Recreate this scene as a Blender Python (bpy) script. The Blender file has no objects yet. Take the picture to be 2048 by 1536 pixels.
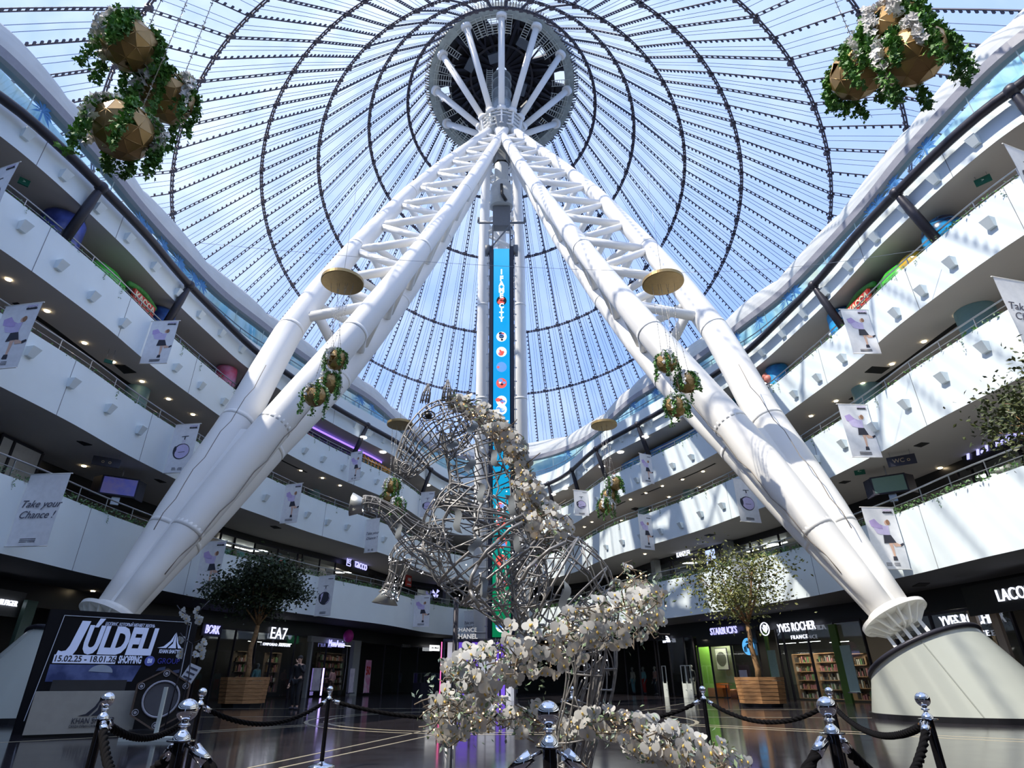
import bpy, bmesh, math, random
from mathutils import Vector, Matrix
random.seed(7)
S = bpy.context.scene
C = S.collection
PI = math.pi
# ------------------------------------------------------------------ camera
F, YH, CX, H = 1185.0, 1360.0, 1003.0, 1.0
TH = math.atan((YH - 768) / F)
CT, ST = math.cos(TH), math.sin(TH)
cam = bpy.data.cameras.new('camera'); cam_ob = bpy.data.objects.new('camera', cam); C.objects.link(cam_ob)
cam.sensor_width = 36.0; cam.lens = F / 2048 * 36.0; cam.shift_x = (1024 - CX) / 2048
cam_ob.location = (0, 0, H); cam_ob.rotation_euler = (PI / 2 + TH, 0, 0)
cam.clip_start = 0.05; cam.clip_end = 600
S.camera = cam_ob
# ------------------------------------------------------------------ world, sun, exposure
S.view_settings.view_transform = 'Standard'; S.view_settings.look = 'None'
S.view_settings.exposure = 0.95; S.view_settings.gamma = 1.0
S.view_settings.use_curve_mapping = False
W = bpy.data.worlds.new('sky'); S.world = W; W.use_nodes = True
wn = W.node_tree; wn.nodes.clear()
def WN(t): return wn.nodes.new(t)
_o = WN('ShaderNodeOutputWorld'); _b = WN('ShaderNodeBackground')
_tc = WN('ShaderNodeTexCoord'); _sep = WN('ShaderNodeSeparateXYZ')
_rz = WN('ShaderNodeValToRGB'); _n = WN('ShaderNodeTexNoise'); _rn = WN('ShaderNodeValToRGB'); _mx = WN('ShaderNodeMixRGB')
wn.links.new(_tc.outputs['Generated'], _sep.inputs[0]); wn.links.new(_sep.outputs['Z'], _rz.inputs[0])
_rz.color_ramp.elements[0].position = 0.0; _rz.color_ramp.elements[0].color = (.19, .28, .48, 1)
_rz.color_ramp.elements[1].position = 0.9; _rz.color_ramp.elements[1].color = (.35, .45, .71, 1)
_e = _rz.color_ramp.elements.new(0.45); _e.color = (.20, .315, .65, 1)
_n.inputs['Scale'].default_value = 3.2; _n.inputs['Detail'].default_value = 6; _n.inputs['Roughness'].default_value = .6
wn.links.new(_tc.outputs['Generated'], _n.inputs['Vector']); wn.links.new(_n.outputs['Fac'], _rn.inputs[0])
_rn.color_ramp.elements[0].position = .46; _rn.color_ramp.elements[1].position = .72
_mm = WN('ShaderNodeMath'); _mm.operation = 'MULTIPLY'; _mz = WN('ShaderNodeMapRange'); _mz.inputs['From Min'].default_value = .45; _mz.inputs['From Max'].default_value = .8; _mz.inputs['To Min'].default_value = .3
wn.links.new(_sep.outputs['Z'], _mz.inputs[0]); wn.links.new(_mz.outputs[0], _mm.inputs[0]); wn.links.new(_rn.outputs[0], _mm.inputs[1]); wn.links.new(_mm.outputs[0], _mx.inputs[0]); wn.links.new(_rz.outputs[0], _mx.inputs[1]); _mx.inputs[2].default_value = (.50, .57, .68, 1)
wn.links.new(_mx.outputs[0], _b.inputs[0]); _b.inputs[1].default_value = 1.0
wn.links.new(_b.outputs[0], _o.inputs[0])
sun = bpy.data.lights.new('sun', 'SUN'); sun_ob = bpy.data.objects.new('sun', sun); C.objects.link(sun_ob)
sun.energy = 3.6; sun.angle = math.radians(.6); sun.color = (1, .90, .76)
SUN_DIR = Vector((-.60, -.28, .86)).normalized()
sun_ob.rotation_euler = SUN_DIR.to_track_quat('Z', 'Y').to_euler(); sun_ob.location = (-20, -10, 60)

# ------------------------------------------------------------------ helpers
def ray(px, py):
    x = px - CX; v = py - 768
    return Vector((x, F * CT + v * ST, F * ST - v * CT))
def at_z(px, py, z):
    r = ray(px, py); return Vector((0, 0, H)) + r * ((z - H) / r.z)
def at_y(px, py, y):
    r = ray(px, py); return Vector((0, 0, H)) + r * (y / r.y)
def at_d(px, py, d):
    r = ray(px, py); return Vector((0, 0, H)) + r * (d / math.hypot(r.x, r.y))
def proj(p):
    x, y, z = p[0], p[1], p[2] - H
    d = y * CT + z * ST
    return (CX + F * x / d, 768 - F * (z * CT - y * ST) / d)

MATS = {}
def mat(name, col, rough=.5, metal=0, emit=None, es=1.0, noise=0, nscale=6, col2=None, bump=0, trans=0, alpha=1, spec=.5, stretch=None, sub=0, coat=0):
    if name in MATS: return MATS[name]
    m = bpy.data.materials.new(name); m.use_nodes = True; MATS[name] = m
    nt = m.node_tree; b = nt.nodes['Principled BSDF']
    b.inputs['Base Color'].default_value = (*col, 1); b.inputs['Roughness'].default_value = rough; b.inputs['Metallic'].default_value = metal
    b.inputs['Specular IOR Level'].default_value = spec
    if coat: b.inputs['Coat Weight'].default_value = coat
    if trans: b.inputs['Transmission Weight'].default_value = trans
    if alpha < 1: b.inputs['Alpha'].default_value = alpha
    if emit: b.inputs['Emission Color'].default_value = (*emit, 1); b.inputs['Emission Strength'].default_value = es
    tc = nt.nodes.new('ShaderNodeTexCoord'); mp = nt.nodes.new('ShaderNodeMapping'); n = nt.nodes.new('ShaderNodeTexNoise')
    nt.links.new(tc.outputs['Object'], mp.inputs[0]); nt.links.new(mp.outputs[0], n.inputs['Vector'])
    if stretch: mp.inputs['Scale'].default_value = stretch
    n.inputs['Scale'].default_value = nscale; n.inputs['Detail'].default_value = 4
    c2 = col2 or tuple(min(1, c * (1 - (noise or .06))) for c in col)
    mx = nt.nodes.new('ShaderNodeMixRGB'); mx.inputs[1].default_value = (*col, 1); mx.inputs[2].default_value = (*c2, 1)
    rp = nt.nodes.new('ShaderNodeValToRGB'); rp.color_ramp.elements[0].position = .38; rp.color_ramp.elements[1].position = .62
    nt.links.new(n.outputs['Fac'], rp.inputs[0]); nt.links.new(rp.outputs[0], mx.inputs[0]); nt.links.new(mx.outputs[0], b.inputs['Base Color'])
    if bump:
        bp = nt.nodes.new('ShaderNodeBump'); bp.inputs['Strength'].default_value = bump; bp.inputs['Distance'].default_value = .05
        nt.links.new(n.outputs['Fac'], bp.inputs['Height']); nt.links.new(bp.outputs[0], b.inputs['Normal'])
    return m
def glassmat(name, col=(.8, .9, .92), mixf=.12, rough=.03):
    """thin pane: mostly clear, a share of it mirrors"""
    if name in MATS: return MATS[name]
    m = bpy.data.materials.new(name); m.use_nodes = True; MATS[name] = m; nt = m.node_tree; nt.nodes.clear()
    o = nt.nodes.new('ShaderNodeOutputMaterial'); t = nt.nodes.new('ShaderNodeBsdfTransparent'); g = nt.nodes.new('ShaderNodeBsdfGlossy'); mx = nt.nodes.new('ShaderNodeMixShader')
    fr = nt.nodes.new('ShaderNodeLayerWeight'); fr.inputs[0].default_value = .25
    mt = nt.nodes.new('ShaderNodeMath'); mt.operation = 'MULTIPLY_ADD'; mt.inputs[1].default_value = .35; mt.inputs[2].default_value = mixf
    nt.links.new(fr.outputs['Fresnel'], mt.inputs[0]); nt.links.new(mt.outputs[0], mx.inputs[0])
    t.inputs[0].default_value = (*col, 1); g.inputs[0].default_value = (.9, .95, 1, 1); g.inputs[1].default_value = rough
    nt.links.new(t.outputs[0], mx.inputs[1]); nt.links.new(g.outputs[0], mx.inputs[2]); nt.links.new(mx.outputs[0], o.inputs[0])
    return m

class MB:
    def __init__(s): s.v = []; s.f = []; s.m = []; s.sm = []
    def add(s, vs, fs, mi=0, smooth=False):
        o = len(s.v); s.v += [tuple(v) for v in vs]
        for f in fs: s.f.append(tuple(i + o for i in f)); s.m.append(mi); s.sm.append(smooth)
        return s
    def box(s, c, d, M=None, mi=0):
        x, y, z = d[0] / 2, d[1] / 2, d[2] / 2; c = Vector(c)
        vs = [Vector(p) for p in ((-x,-y,-z),(x,-y,-z),(x,y,-z),(-x,y,-z),(-x,-y,z),(x,-y,z),(x,y,z),(-x,y,z))]
        if M is not None: vs = [M @ v for v in vs]
        return s.add([v + c for v in vs], [(0,3,2,1),(4,5,6,7),(0,1,5,4),(1,2,6,5),(2,3,7,6),(3,0,4,7)], mi)
    def beam(s, p0, p1, w, h, mi=0, up=(0, 0, 1)):
        p0 = Vector(p0); p1 = Vector(p1); a = (p1 - p0); L = a.length
        if L < 1e-6: return s
        a = a / L; e = a.cross(Vector(up))
        if e.length < 1e-3: e = a.cross(Vector((1, 0, 0)))
        e.normalize(); u = e.cross(a)
        M = Matrix((e, a, u)).transposed()
        return s.box((p0 + p1) / 2, (w, L, h), M, mi)
    def tube(s, p0, p1, r0, r1=None, n=8, mi=0, caps=True, smooth=True):
        return s.path([p0, p1], [r0, r0 if r1 is None else r1], n, mi, caps, smooth)
    def path(s, pts, r, n=6, mi=0, caps=True, smooth=True, closed=False):
        pts = [Vector(p) for p in pts]; k = len(pts)
        if not isinstance(r, (list, tuple)): r = [r] * k
        t0 = (pts[1] - pts[0]).normalized(); ref = Vector((0, 0, 1)) if abs(t0.z) < .9 else Vector((1, 0, 0))
        e = t0.cross(ref).normalized(); vs = []
        for i, p in enumerate(pts):
            if closed: t = pts[(i + 1) % k] - pts[i - 1]
            else: t = pts[min(i + 1, k - 1)] - pts[max(i - 1, 0)]
            if t.length < 1e-9: t = t0
            t = t.normalized(); e = (e - t * e.dot(t))
            if e.length < 1e-6: e = t.orthogonal()
            e.normalize(); u = t.cross(e)
            for j in range(n):
                a = 2 * PI * j / n; vs.append(p + (e * math.cos(a) + u * math.sin(a)) * r[i])
        fs = []
        for i in range(k if closed else k - 1):
            for j in range(n):
                a, b = i * n + j, i * n + (j + 1) % n; i2 = (i + 1) % k
                fs.append((a, b, i2 * n + (j + 1) % n, i2 * n + j))
        s.add(vs, fs, mi, smooth)
        if caps and not closed:
            o = len(s.v) - len(vs)
            s.f.append(tuple(o + j for j in reversed(range(n)))); s.m.append(mi); s.sm.append(False)
            s.f.append(tuple(o + (k - 1) * n + j for j in range(n))); s.m.append(mi); s.sm.append(False)
        return s
    def lathe(s, prof, c=(0, 0, 0), n=20, mi=0, M=None, smooth=True):
        c = Vector(c); vs = []
        for (r, z) in prof:
            for j in range(n):
                a = 2 * PI * j / n; p = Vector((r * math.cos(a), r * math.sin(a), z))
                if M is not None: p = M @ p
                vs.append(p + c)
        fs = [(i * n + j, i * n + (j + 1) % n, (i + 1) * n + (j + 1) % n, (i + 1) * n + j) for i in range(len(prof) - 1) for j in range(n)]
        return s.add(vs, fs, mi, smooth)
    def ball(s, c, r, n=12, mi=0, sc=(1, 1, 1), M=None):
        prof = [(r * math.sin(PI * i / n) , -r * math.cos(PI * i / n)) for i in range(n + 1)]
        prof[0] = (1e-4, -r); prof[-1] = (1e-4, r)
        Sm = Matrix.Diagonal(sc); return s.lathe(prof, c, n * 2 if n < 8 else n + 4, mi, (M @ Sm) if M is not None else Sm)
    def prism(s, poly, O, U, V, N, d, mi=0):
        """outline poly (u,v) in plane O,U,V extruded along N by d"""
        O = Vector(O); U = Vector(U); V = Vector(V); N = Vector(N); k = len(poly)
        a = [O + U * p[0] + V * p[1] for p in poly]; b = [p + N * d for p in a]
        s.add(a + b, [tuple(range(k - 1, -1, -1)), tuple(range(k, 2 * k))] + [(i, (i + 1) % k, k + (i + 1) % k, k + i) for i in range(k)], mi)
        return s
    def quad(s, a, b, c, d, mi=0): return s.add([a, b, c, d], [(0, 1, 2, 3)], mi)
    def strip(s, A, B, mi=0, smooth=True, closed=False):
        k = len(A); n = k if closed else k - 1
        return s.add(list(A) + list(B), [(i, (i + 1) % k, k + (i + 1) % k, k + i) for i in range(n)], mi, smooth)
    def build(s, name, mats, parent=None, kind=None):
        me = bpy.data.meshes.new(name); me.from_pydata(s.v, [], s.f)
        if not isinstance(mats, (list, tuple)): mats = [mats]
        for m in mats: me.materials.append(m)
        me.polygons.foreach_set('material_index', s.m); me.polygons.foreach_set('use_smooth', s.sm); me.update()
        o = bpy.data.objects.new(name, me); C.objects.link(o)
        if parent: o.parent = parent
        if kind: o['kind'] = kind
        return o
def shift(o, p):
    """put a mesh object's origin at p while its shape stays where it is"""
    p = Vector(p)
    o.data.transform(Matrix.Translation(-p)); o.location = p
    return o
def empty(name, loc=(0, 0, 0), M=None):
    o = bpy.data.objects.new(name, None); C.objects.link(o); o.empty_display_size = .1
    o.location = loc
    if M is not None: o.rotation_euler = M.to_euler()
    return o
def tag(o, label, cat, group=None, kind=None):
    o['label'] = label; o['category'] = cat
    if group: o['group'] = group
    if kind: o['kind'] = kind
    return o
def frame(O, U, V):
    """4x4 with local x=U, y=V, z=normal"""
    U = Vector(U).normalized(); V = Vector(V); N = U.cross(V).normalized(); V = N.cross(U)
    M = Matrix((U, V, N)).transposed().to_4x4(); M.translation = Vector(O); return M
def dup(src, loc=None, rot=None, M=None):
    r = src.copy(); C.objects.link(r)
    if loc is not None: r.location = loc
    if rot is not None: r.rotation_euler = rot
    if M is not None: r.matrix_basis = M
    for ch in [c for c in C.objects if c.parent == src]:
        c = ch.copy(); C.objects.link(c); c.parent = r
        for g in [q for q in C.objects if q.parent == ch]:
            d = g.copy(); C.objects.link(d); d.parent = c
    return r
def text(txt, M, size, m, parent=None, name='lettering', ext=.01, align='CENTER', shear=0, width=None, bold=0, space=1):
    cu = bpy.data.curves.new('tmp', 'FONT'); cu.body = txt; cu.size = size; cu.extrude = ext; cu.align_x = align; cu.align_y = 'CENTER'
    cu.shear = shear; cu.offset = bold; cu.space_character = space; cu.resolution_u = 3
    t = bpy.data.objects.new('tmp', cu); C.objects.link(t); bpy.context.view_layer.update()
    me = bpy.data.meshes.new_from_object(t.evaluated_get(bpy.context.evaluated_depsgraph_get()))
    bpy.data.objects.remove(t); me.name = name
    if width and len(me.vertices):
        xs = [v.co.x for v in me.vertices]; w = max(xs) - min(xs); me.transform(Matrix.Scale(width / w, 4, (1, 0, 0)))
    me.transform(M); me.materials.clear(); me.materials.append(m)
    o = bpy.data.objects.new(name, me); C.objects.link(o)
    if parent: o.parent = parent
    return o

def interp(tab, x):
    if x <= tab[0][0]: return tab[0][1]
    for (a, b), (c, d) in zip(tab, tab[1:]):
        if x <= c: return b + (d - b) * (x - a) / (c - a)
    return tab[-1][1]
def catmull(P, sub=8):
    out = []
    for i in range(len(P) - 1):
        p0 = P[max(i - 1, 0)]; p1 = P[i]; p2 = P[i + 1]; p3 = P[min(i + 2, len(P) - 1)]
        for k in range(sub):
            t = k / sub
            out.append(tuple(.5 * ((2 * b) + (-a + c) * t + (2 * a - 5 * b + 4 * c - d) * t * t + (-a + 3 * b - 3 * c + d) * t ** 3) for a, b, c, d in zip(p0, p1, p2, p3)))
    out.append(tuple(P[-1])); return out

# ------------------------------------------------------------------ materials
M_band = mat('white_plaster', (.79, .87, .90), .55, noise=.03, nscale=.8)
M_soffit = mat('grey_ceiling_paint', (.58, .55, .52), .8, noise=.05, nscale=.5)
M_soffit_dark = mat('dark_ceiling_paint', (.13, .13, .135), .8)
M_dark = mat('dark_steel', (.035, .033, .045), .45, metal=.3)
M_black = mat('black_facade', (.012, .012, .014), .35)
M_white = mat('white_steel_paint', (.88, .86, .82), .5, noise=.03, nscale=.6)
M_fabric = mat('white_tent_fabric', (.74, .74, .75), .75, noise=.10, nscale=1.2, bump=.5)
_nt = M_fabric.node_tree; _pb = _nt.nodes['Principled BSDF']; _tr = _nt.nodes.new('ShaderNodeBsdfTranslucent'); _tr.inputs[0].default_value = (.85, .84, .82, 1); _ms = _nt.nodes.new('ShaderNodeMixShader'); _ms.inputs[0].default_value = .35
_nt.links.new(_pb.outputs[0], _ms.inputs[1]); _nt.links.new(_tr.outputs[0], _ms.inputs[2]); _nt.links.new(_ms.outputs[0], [q for q in _nt.nodes if q.type == 'OUTPUT_MATERIAL'][0].inputs[0])
M_rail = mat('brushed_steel', (.45, .46, .48), .3, metal=.9)
M_teal = mat('teal_column_paint', (.20, .36, .40), .5)
M_gold = mat('gold_metal', (.42, .27, .11), .35, metal=.6, noise=.1)
M_chrome = mat('chrome', (.75, .77, .82), .06, metal=1)
M_cable = mat('roof_cable_steel', (.06, .055, .075), .5, metal=.4)
M_leaf = mat('ivy_green', (.05, .16, .03), .55, col2=(.11, .26, .05), nscale=9)
M_leaf2 = mat('grey_green_leaf', (.10, .17, .09), .6, col2=(.20, .27, .16), nscale=12)
M_petal = mat('white_petals', (.80, .80, .80), .6)
M_lamp = mat('warm_lamp', (1, .9, .7), .5, emit=(1, .80, .50), es=9)
M_lamp_w = mat('white_lamp', (1, 1, 1), .5, emit=(1, .97, .9), es=4)
M_sign = mat('lit_white_letters', (.9, .9, 1), .5, emit=(.80, .85, 1), es=.75)
M_sign_v = mat('lit_violet_letters', (.6, .6, 1), .5, emit=(.42, .42, 1), es=.85)
M_glass = glassmat('clear_glass')
M_wood = mat('planter_wood', (.42, .22, .09), .55, col2=(.27, .13, .05), nscale=3, stretch=(1, 1, 8))
M_bark = mat('tree_bark', (.34, .20, .09), .75, col2=(.22, .12, .05), nscale=8, bump=.3)
M_soil = mat('dark_soil', (.03, .022, .016), .9)
# ------------------------------------------------------------------ plan of the atrium edge (seen from above), one curve for all four balconies
PD = [(0, 57), (2.5, 56.2), (5, 54), (7, 51), (9, 46.8), (11, 43.8), (14, 41), (18, 37.8), (22, 34.6), (26, 32), (30, 29.1), (34, 26.6), (38, 24.3), (42, 22.7), (46, 21.5), (50, 20.7), (55, 20.2)]
right = [(d * math.sin(math.radians(a)), d * math.cos(math.radians(a))) for a, d in PD]
right += [(17.2, 8), (17.6, 3), (17.4, -4), (15, -10), (9, -14), (0, -15.5)]
ctrl = [(-x, y) for x, y in reversed(right)] + right[1:]
raw = catmull(ctrl, 10)
# resample by length
def resample(P, step):
    out = [Vector(P[0])]; acc = 0
    for a, b in zip(P, P[1:]):
        a = Vector(a); b = Vector(b); L = (b - a).length
        while acc + L >= step:
            t = (step - acc) / L; a = a + (b - a) * t; L = (b - a).length; out.append(a.copy()); acc = 0
        acc += L
    return out
CUR = resample(raw, .5)
NC = len(CUR)
NRM = []
for i in range(NC):
    t = (CUR[min(i + 3, NC - 1)] - CUR[max(i - 3, 0)]).normalized(); NRM.append(Vector((-t.y, t.x)))   # pointing outward (left of travel, clockwise loop seen from above)
if NRM[NC // 2].y < 0: NRM = [-n for n in NRM]
def cxyz(i, off, z):
    i = max(0, min(NC - 1, i)); p = CUR[i] + NRM[i] * off; return Vector((p.x, p.y, z))
def loop(off, z, i0=0, i1=None):
    return [cxyz(i, off, z) for i in range(i0, NC if i1 is None else i1)]
def az_idx(a, off=0):
    """index of the curve point (pushed out by off) seen at azimuth a (degrees, 0 = straight ahead)"""
    best = None
    for i in range(NC):
        p = CUR[i] + NRM[i] * off
        if p.y < -2 : continue
        e = abs(math.degrees(math.atan2(p.x, p.y)) - a)
        if best is None or e < best[0]: best = (e, i)
    return best[1]
def az_pt(a, off, z):
    i = az_idx(a, off)
    bestp = cxyz(i, off, z); A = math.radians(a)
    for j in (i - 1, i):   # exact crossing
        p, q = cxyz(j, off, z), cxyz(j + 1, off, z); d = Vector((math.sin(A), math.cos(A)))
        e = q - p; den = e.x * d.y - e.y * d.x
        if abs(den) > 1e-9:
            t = -(p.x * d.y - p.y * d.x) / den
            if 0 <= t <= 1: bestp = p + e * t
    return bestp, Vector((NRM[i].x, NRM[i].y, 0))
def px_on(px, py, off=0):
    """the place on the balcony wall (pushed out by off) that the pixel shows; returns point, outward normal"""
    r = ray(px, py); a = math.degrees(math.atan2(r.x, r.y))
    p, n = az_pt(a, off, 0); D = math.hypot(p.x, p.y); p.z = H + r.z / math.hypot(r.x, r.y) * D
    return p, n
ZB = [4.4, 9.0, 12.95, 16.4]
ZT = [6.6, 11.1, 14.8, 18.5]
def ztop(i, k):
    if k < 3: return ZT[k]
    p = CUR[max(0, min(NC - 1, i))]; return interp([(0, 18.7), (20, 18.5), (26, 18.05), (33, 17.6), (60, 17.55)], abs(math.degrees(math.atan2(p.x, p.y))))
def topl(off, k, i0=0, i1=None, dz=0): return [cxyz(i, off, ztop(i, k) + dz) for i in range(i0, NC if i1 is None else i1)]
# ---- floor and its inlay
fm = bpy.data.materials.new('polished_dark_floor'); fm.use_nodes = True; nt = fm.node_tree; b = nt.nodes['Principled BSDF']
tc = nt.nodes.new('ShaderNodeTexCoord'); br = nt.nodes.new('ShaderNodeTexBrick'); nt.links.new(tc.outputs['Object'], br.inputs['Vector'])
br.inputs['Scale'].default_value = 1; br.inputs['Brick Width'].default_value = 1.2; br.inputs['Row Height'].default_value = .3; br.inputs['Mortar Size'].default_value = .004
br.inputs['Color1'].default_value = (.024, .021, .026, 1); br.inputs['Color2'].default_value = (.034, .030, .035, 1); br.inputs['Mortar'].default_value = (.015, .013, .015, 1)
nt.links.new(br.outputs['Color'], b.inputs['Base Color']); b.inputs['Roughness'].default_value = .13; b.inputs['Specular IOR Level'].default_value = .42
nz = nt.nodes.new('ShaderNodeTexNoise'); nz.inputs['Scale'].default_value = 1.5; mr = nt.nodes.new('ShaderNodeMapRange'); mr.inputs['To Min'].default_value = .06; mr.inputs['To Max'].default_value = .15
nt.links.new(tc.outputs['Object'], nz.inputs['Vector']); nt.links.new(nz.outputs['Fac'], mr.inputs[0]); nt.links.new(mr.outputs[0], b.inputs['Roughness'])
m = MB(); m.quad((-45, -30, 0), (45, -30, 0), (45, 80, 0), (-45, 80, 0)); floor_ob = m.build('floor', fm, kind='structure')
M_inlay = mat('cream_stone_inlay', (.50, .45, .33), .18)
m = MB()
def inlay(p, q, w=.09):
    m.beam((p.x, p.y, 0), (q.x, q.y, 0), w, .006)
def ringstrip(cx_, cy_, r, w=.12, z=.003):
    A = [(cx_ + (r) * math.cos(2 * PI * k / 96), cy_ + (r) * math.sin(2 * PI * k / 96), z) for k in range(96)]
    B = [(cx_ + (r + w) * math.cos(2 * PI * k / 96), cy_ + (r + w) * math.sin(2 * PI * k / 96), z) for k in range(96)]
    m.strip(A, B, closed=True)
ringstrip(0, 19.4, 5.3, .11); ringstrip(0, 19.4, 4.8, .11)
for (a, bq) in (((497, 1536), (905, 1450)), ((560, 1536), (950, 1452)), ((392, 1466), (690, 1447)), ((392, 1463), (690, 1444.5)), ((400, 1434), (640, 1433)),
                ((1330, 1446), (2048, 1479)), ((1330, 1449), (2048, 1484)), ((1378, 1434), (2048, 1437)), ((1290, 1419), (1620, 1419)), ((0, 1485), (330, 1468)),
                ((1100, 1440), (1420, 1536)), ((1250, 1427), (1430, 1396)), ((420, 1417), (860, 1417))):
    inlay(at_z(*a, 0), at_z(*bq, 0), .05)
m.build('inlay_lines', M_inlay, floor_ob)
# ---- balcony bands, soffits, decks, gallery back walls
for k in range(4):
    zb, zt = ZB[k], ZT[k]
    m = MB(); th = .35
    A = loop(0, zb); B = topl(0, k); m.strip(A, B); m.strip(B, topl(th, k)); m.strip(topl(th, k), loop(th, zb + .5))
    ob = m.build('trim_%d' % (k + 1), M_band, kind='structure'); ob['label'] = 'white curved balcony wall of level %d' % (k + 2)
    # seams
    m = MB()
    for a in (-54, -49, -41.6, -35, -27, -19, 19, 27, 35.5, 44, 50):
        a2 = a + (k * 2.3) % 5
        p, n = az_pt(a2, -.004, zb); p2 = Vector((p.x, p.y, ztop(az_idx(a2), k))); m.beam(p, p2, .018, .01, up=n)
    m.build('panel_joints', mat('joint_shadow_gap', (.25, .26, .28), .8), ob)
    m = MB(); dep = 15
    m.strip(loop(.02, zb + .01), loop(1.6, zb + .01)); m.strip(loop(1.6, zb + .01), loop(dep, zb + .01))
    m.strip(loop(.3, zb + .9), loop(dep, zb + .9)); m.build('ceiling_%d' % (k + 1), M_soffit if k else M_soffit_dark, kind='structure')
BACK = [8.0, 8.0, 8.5, 8.5]
for k in range(4):
    z0 = 0 if k == 0 else ZB[k - 1] + .9; z1 = ZB[k] + .02
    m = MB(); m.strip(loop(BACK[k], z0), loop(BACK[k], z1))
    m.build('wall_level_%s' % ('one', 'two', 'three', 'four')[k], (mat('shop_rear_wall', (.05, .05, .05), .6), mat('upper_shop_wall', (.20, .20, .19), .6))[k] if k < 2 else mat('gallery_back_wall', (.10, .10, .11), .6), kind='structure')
# dark bulkhead above the storefronts of the two lower floors
for k, (off, zz0) in enumerate(((3.6, 3.55), (3.9, 8.62))):
    z1 = ZB[k]
    m = MB(); m.strip(loop(off, zz0), loop(off, z1 + .01)); m.strip(loop(off, zz0), loop(off + 1.2, zz0))
    m.build('trim_%d' % (10 + k), M_black, kind='structure')
# ---- top floor: deck edge beam, glazed wall, rim, fabric roll
m = MB(); m.path(loop(-.35, 17.4), .17, 8, caps=False)
beam = m.build('trim_20', M_dark, kind='structure'); beam['label'] = 'dark tubular ring beam in front of the top balcony'
# struts between the beam and the balcony below
strut_az = []
def pxaz(px, py): r = ray(px, py); return math.degrees(math.atan2(r.x, r.y))
STR = [((202, 376), (135, 462)), ((376, 582), (330, 640)), ((525, 708), (470, 790)), ((735, 850), (705, 905)), ((862, 940), (842, 985)), ((1097, 973), (1108, 1000)), ((1144, 945), (1160, 985)), ((1192, 900), (1215, 975)), ((1275, 852), (1300, 912)), ((1481, 717), (1530, 785)), ((1632, 590), (1690, 665)), ((1796, 396), (1876, 480)), ((1990, 122), (2048, 165))]
for a, bq in STR:
    r = ray(*a); az = math.degrees(math.atan2(r.x, r.y)); p, n = az_pt(az, -.35, 17.4); q, _ = az_pt(math.degrees(math.atan2(ray(*bq).x, ray(*bq).y)), .2, 14.8)
    m = MB(); m.path([p, p + (q - p) * .12, p + (q - p) * .35, q], [.09, .14, .17, .17], 8); m.ball(p, .24, 6)
    o = m.build('support_strut', M_dark); shift(o, q)
    side = 'left' if p.x < 0 else 'right'
    tag(o, 'dark slanted strut holding the ring beam on the %s side, %s' % (side, 'beside the mast leg' if 9 < abs(az) < 30 else ('at far end' if abs(az) <= 9 else 'at near end')), 'strut', 'dark struts under the ring beam')
m = MB(); m.strip(topl(.35, 3), topl(16, 3)); m.build('floor_5', M_soffit, kind='structure')
ZD, ZR = 17.6, 21.6
# painted waterpark wall well behind the glass
gm = bpy.data.materials.new('waterpark_wall_paint'); gm.use_nodes = True; nt = gm.node_tree; b = nt.nodes['Principled BSDF']
tc = nt.nodes.new('ShaderNodeTexCoord'); n1 = nt.nodes.new('ShaderNodeTexNoise'); n1.inputs['Scale'].default_value = .45; rp = nt.nodes.new('ShaderNodeValToRGB')
nt.links.new(tc.outputs['Object'], n1.inputs['Vector']); nt.links.new(n1.outputs['Fac'], rp.inputs[0]); nt.links.new(rp.outputs[0], b.inputs['Base Color'])
cr = rp.color_ramp; cr.elements[0].position = .35; cr.elements[0].color = (.15, .42, .62, 1); cr.elements[1].position = .55; cr.elements[1].color = (.62, .78, .80, 1); e = cr.elements.new(.66); e.color = (.75, .74, .60, 1)
m = MB(); m.strip(loop(6.0, ZD), loop(6.0, ZR + 2.6)); m.build('wall_level_five', gm, kind='structure')
m = MB(); m.strip(loop(3.0, ZD + .02), loop(3.0, ZR)); w = m.build('window_1', glassmat('waterpark_glass', (.72, .90, .92), .10), kind='structure')
m = MB()
for i in range(0, NC, 5): m.beam(cxyz(i, 2.98, ZD), cxyz(i, 2.98, ZR), .03, .03)
m.build('mullions', mat('thin_joint', (.45, .55, .58), .5), w)
m = MB(); A = [loop(o, z) for o, z in ((3.3, ZR), (2.75, ZR), (2.75, ZR + .42), (3.4, ZR + .5))]
for p, q in zip(A, A[1:]): m.strip(p, q, smooth=False)
m.build('trim_21', mat('grey_rim_metal', (.27, .27, .31), .5), kind='structure')
m = MB(); rows = []
for j in range(9):
    t = j / 8; row = []
    for i in range(NC):
        s = i * .5; ph = (s % 5.5) / 5.5
        puff = .62 * math.sin(PI * ph) ** .6
        ang = t * PI * .62
        r = 1.55 + puff
        row.append(cxyz(i, 2.9 + r * (1 - math.cos(ang)) * .75 , ZR + .45 + (r * .95) * math.sin(ang)))
    rows.append(row)
for a, b_ in zip(rows, rows[1:]): m.strip(a, b_)
fab = m.build('trim_22', M_fabric, kind='structure'); fab['label'] = 'puffed white fabric roll above the top floor windows'
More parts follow.
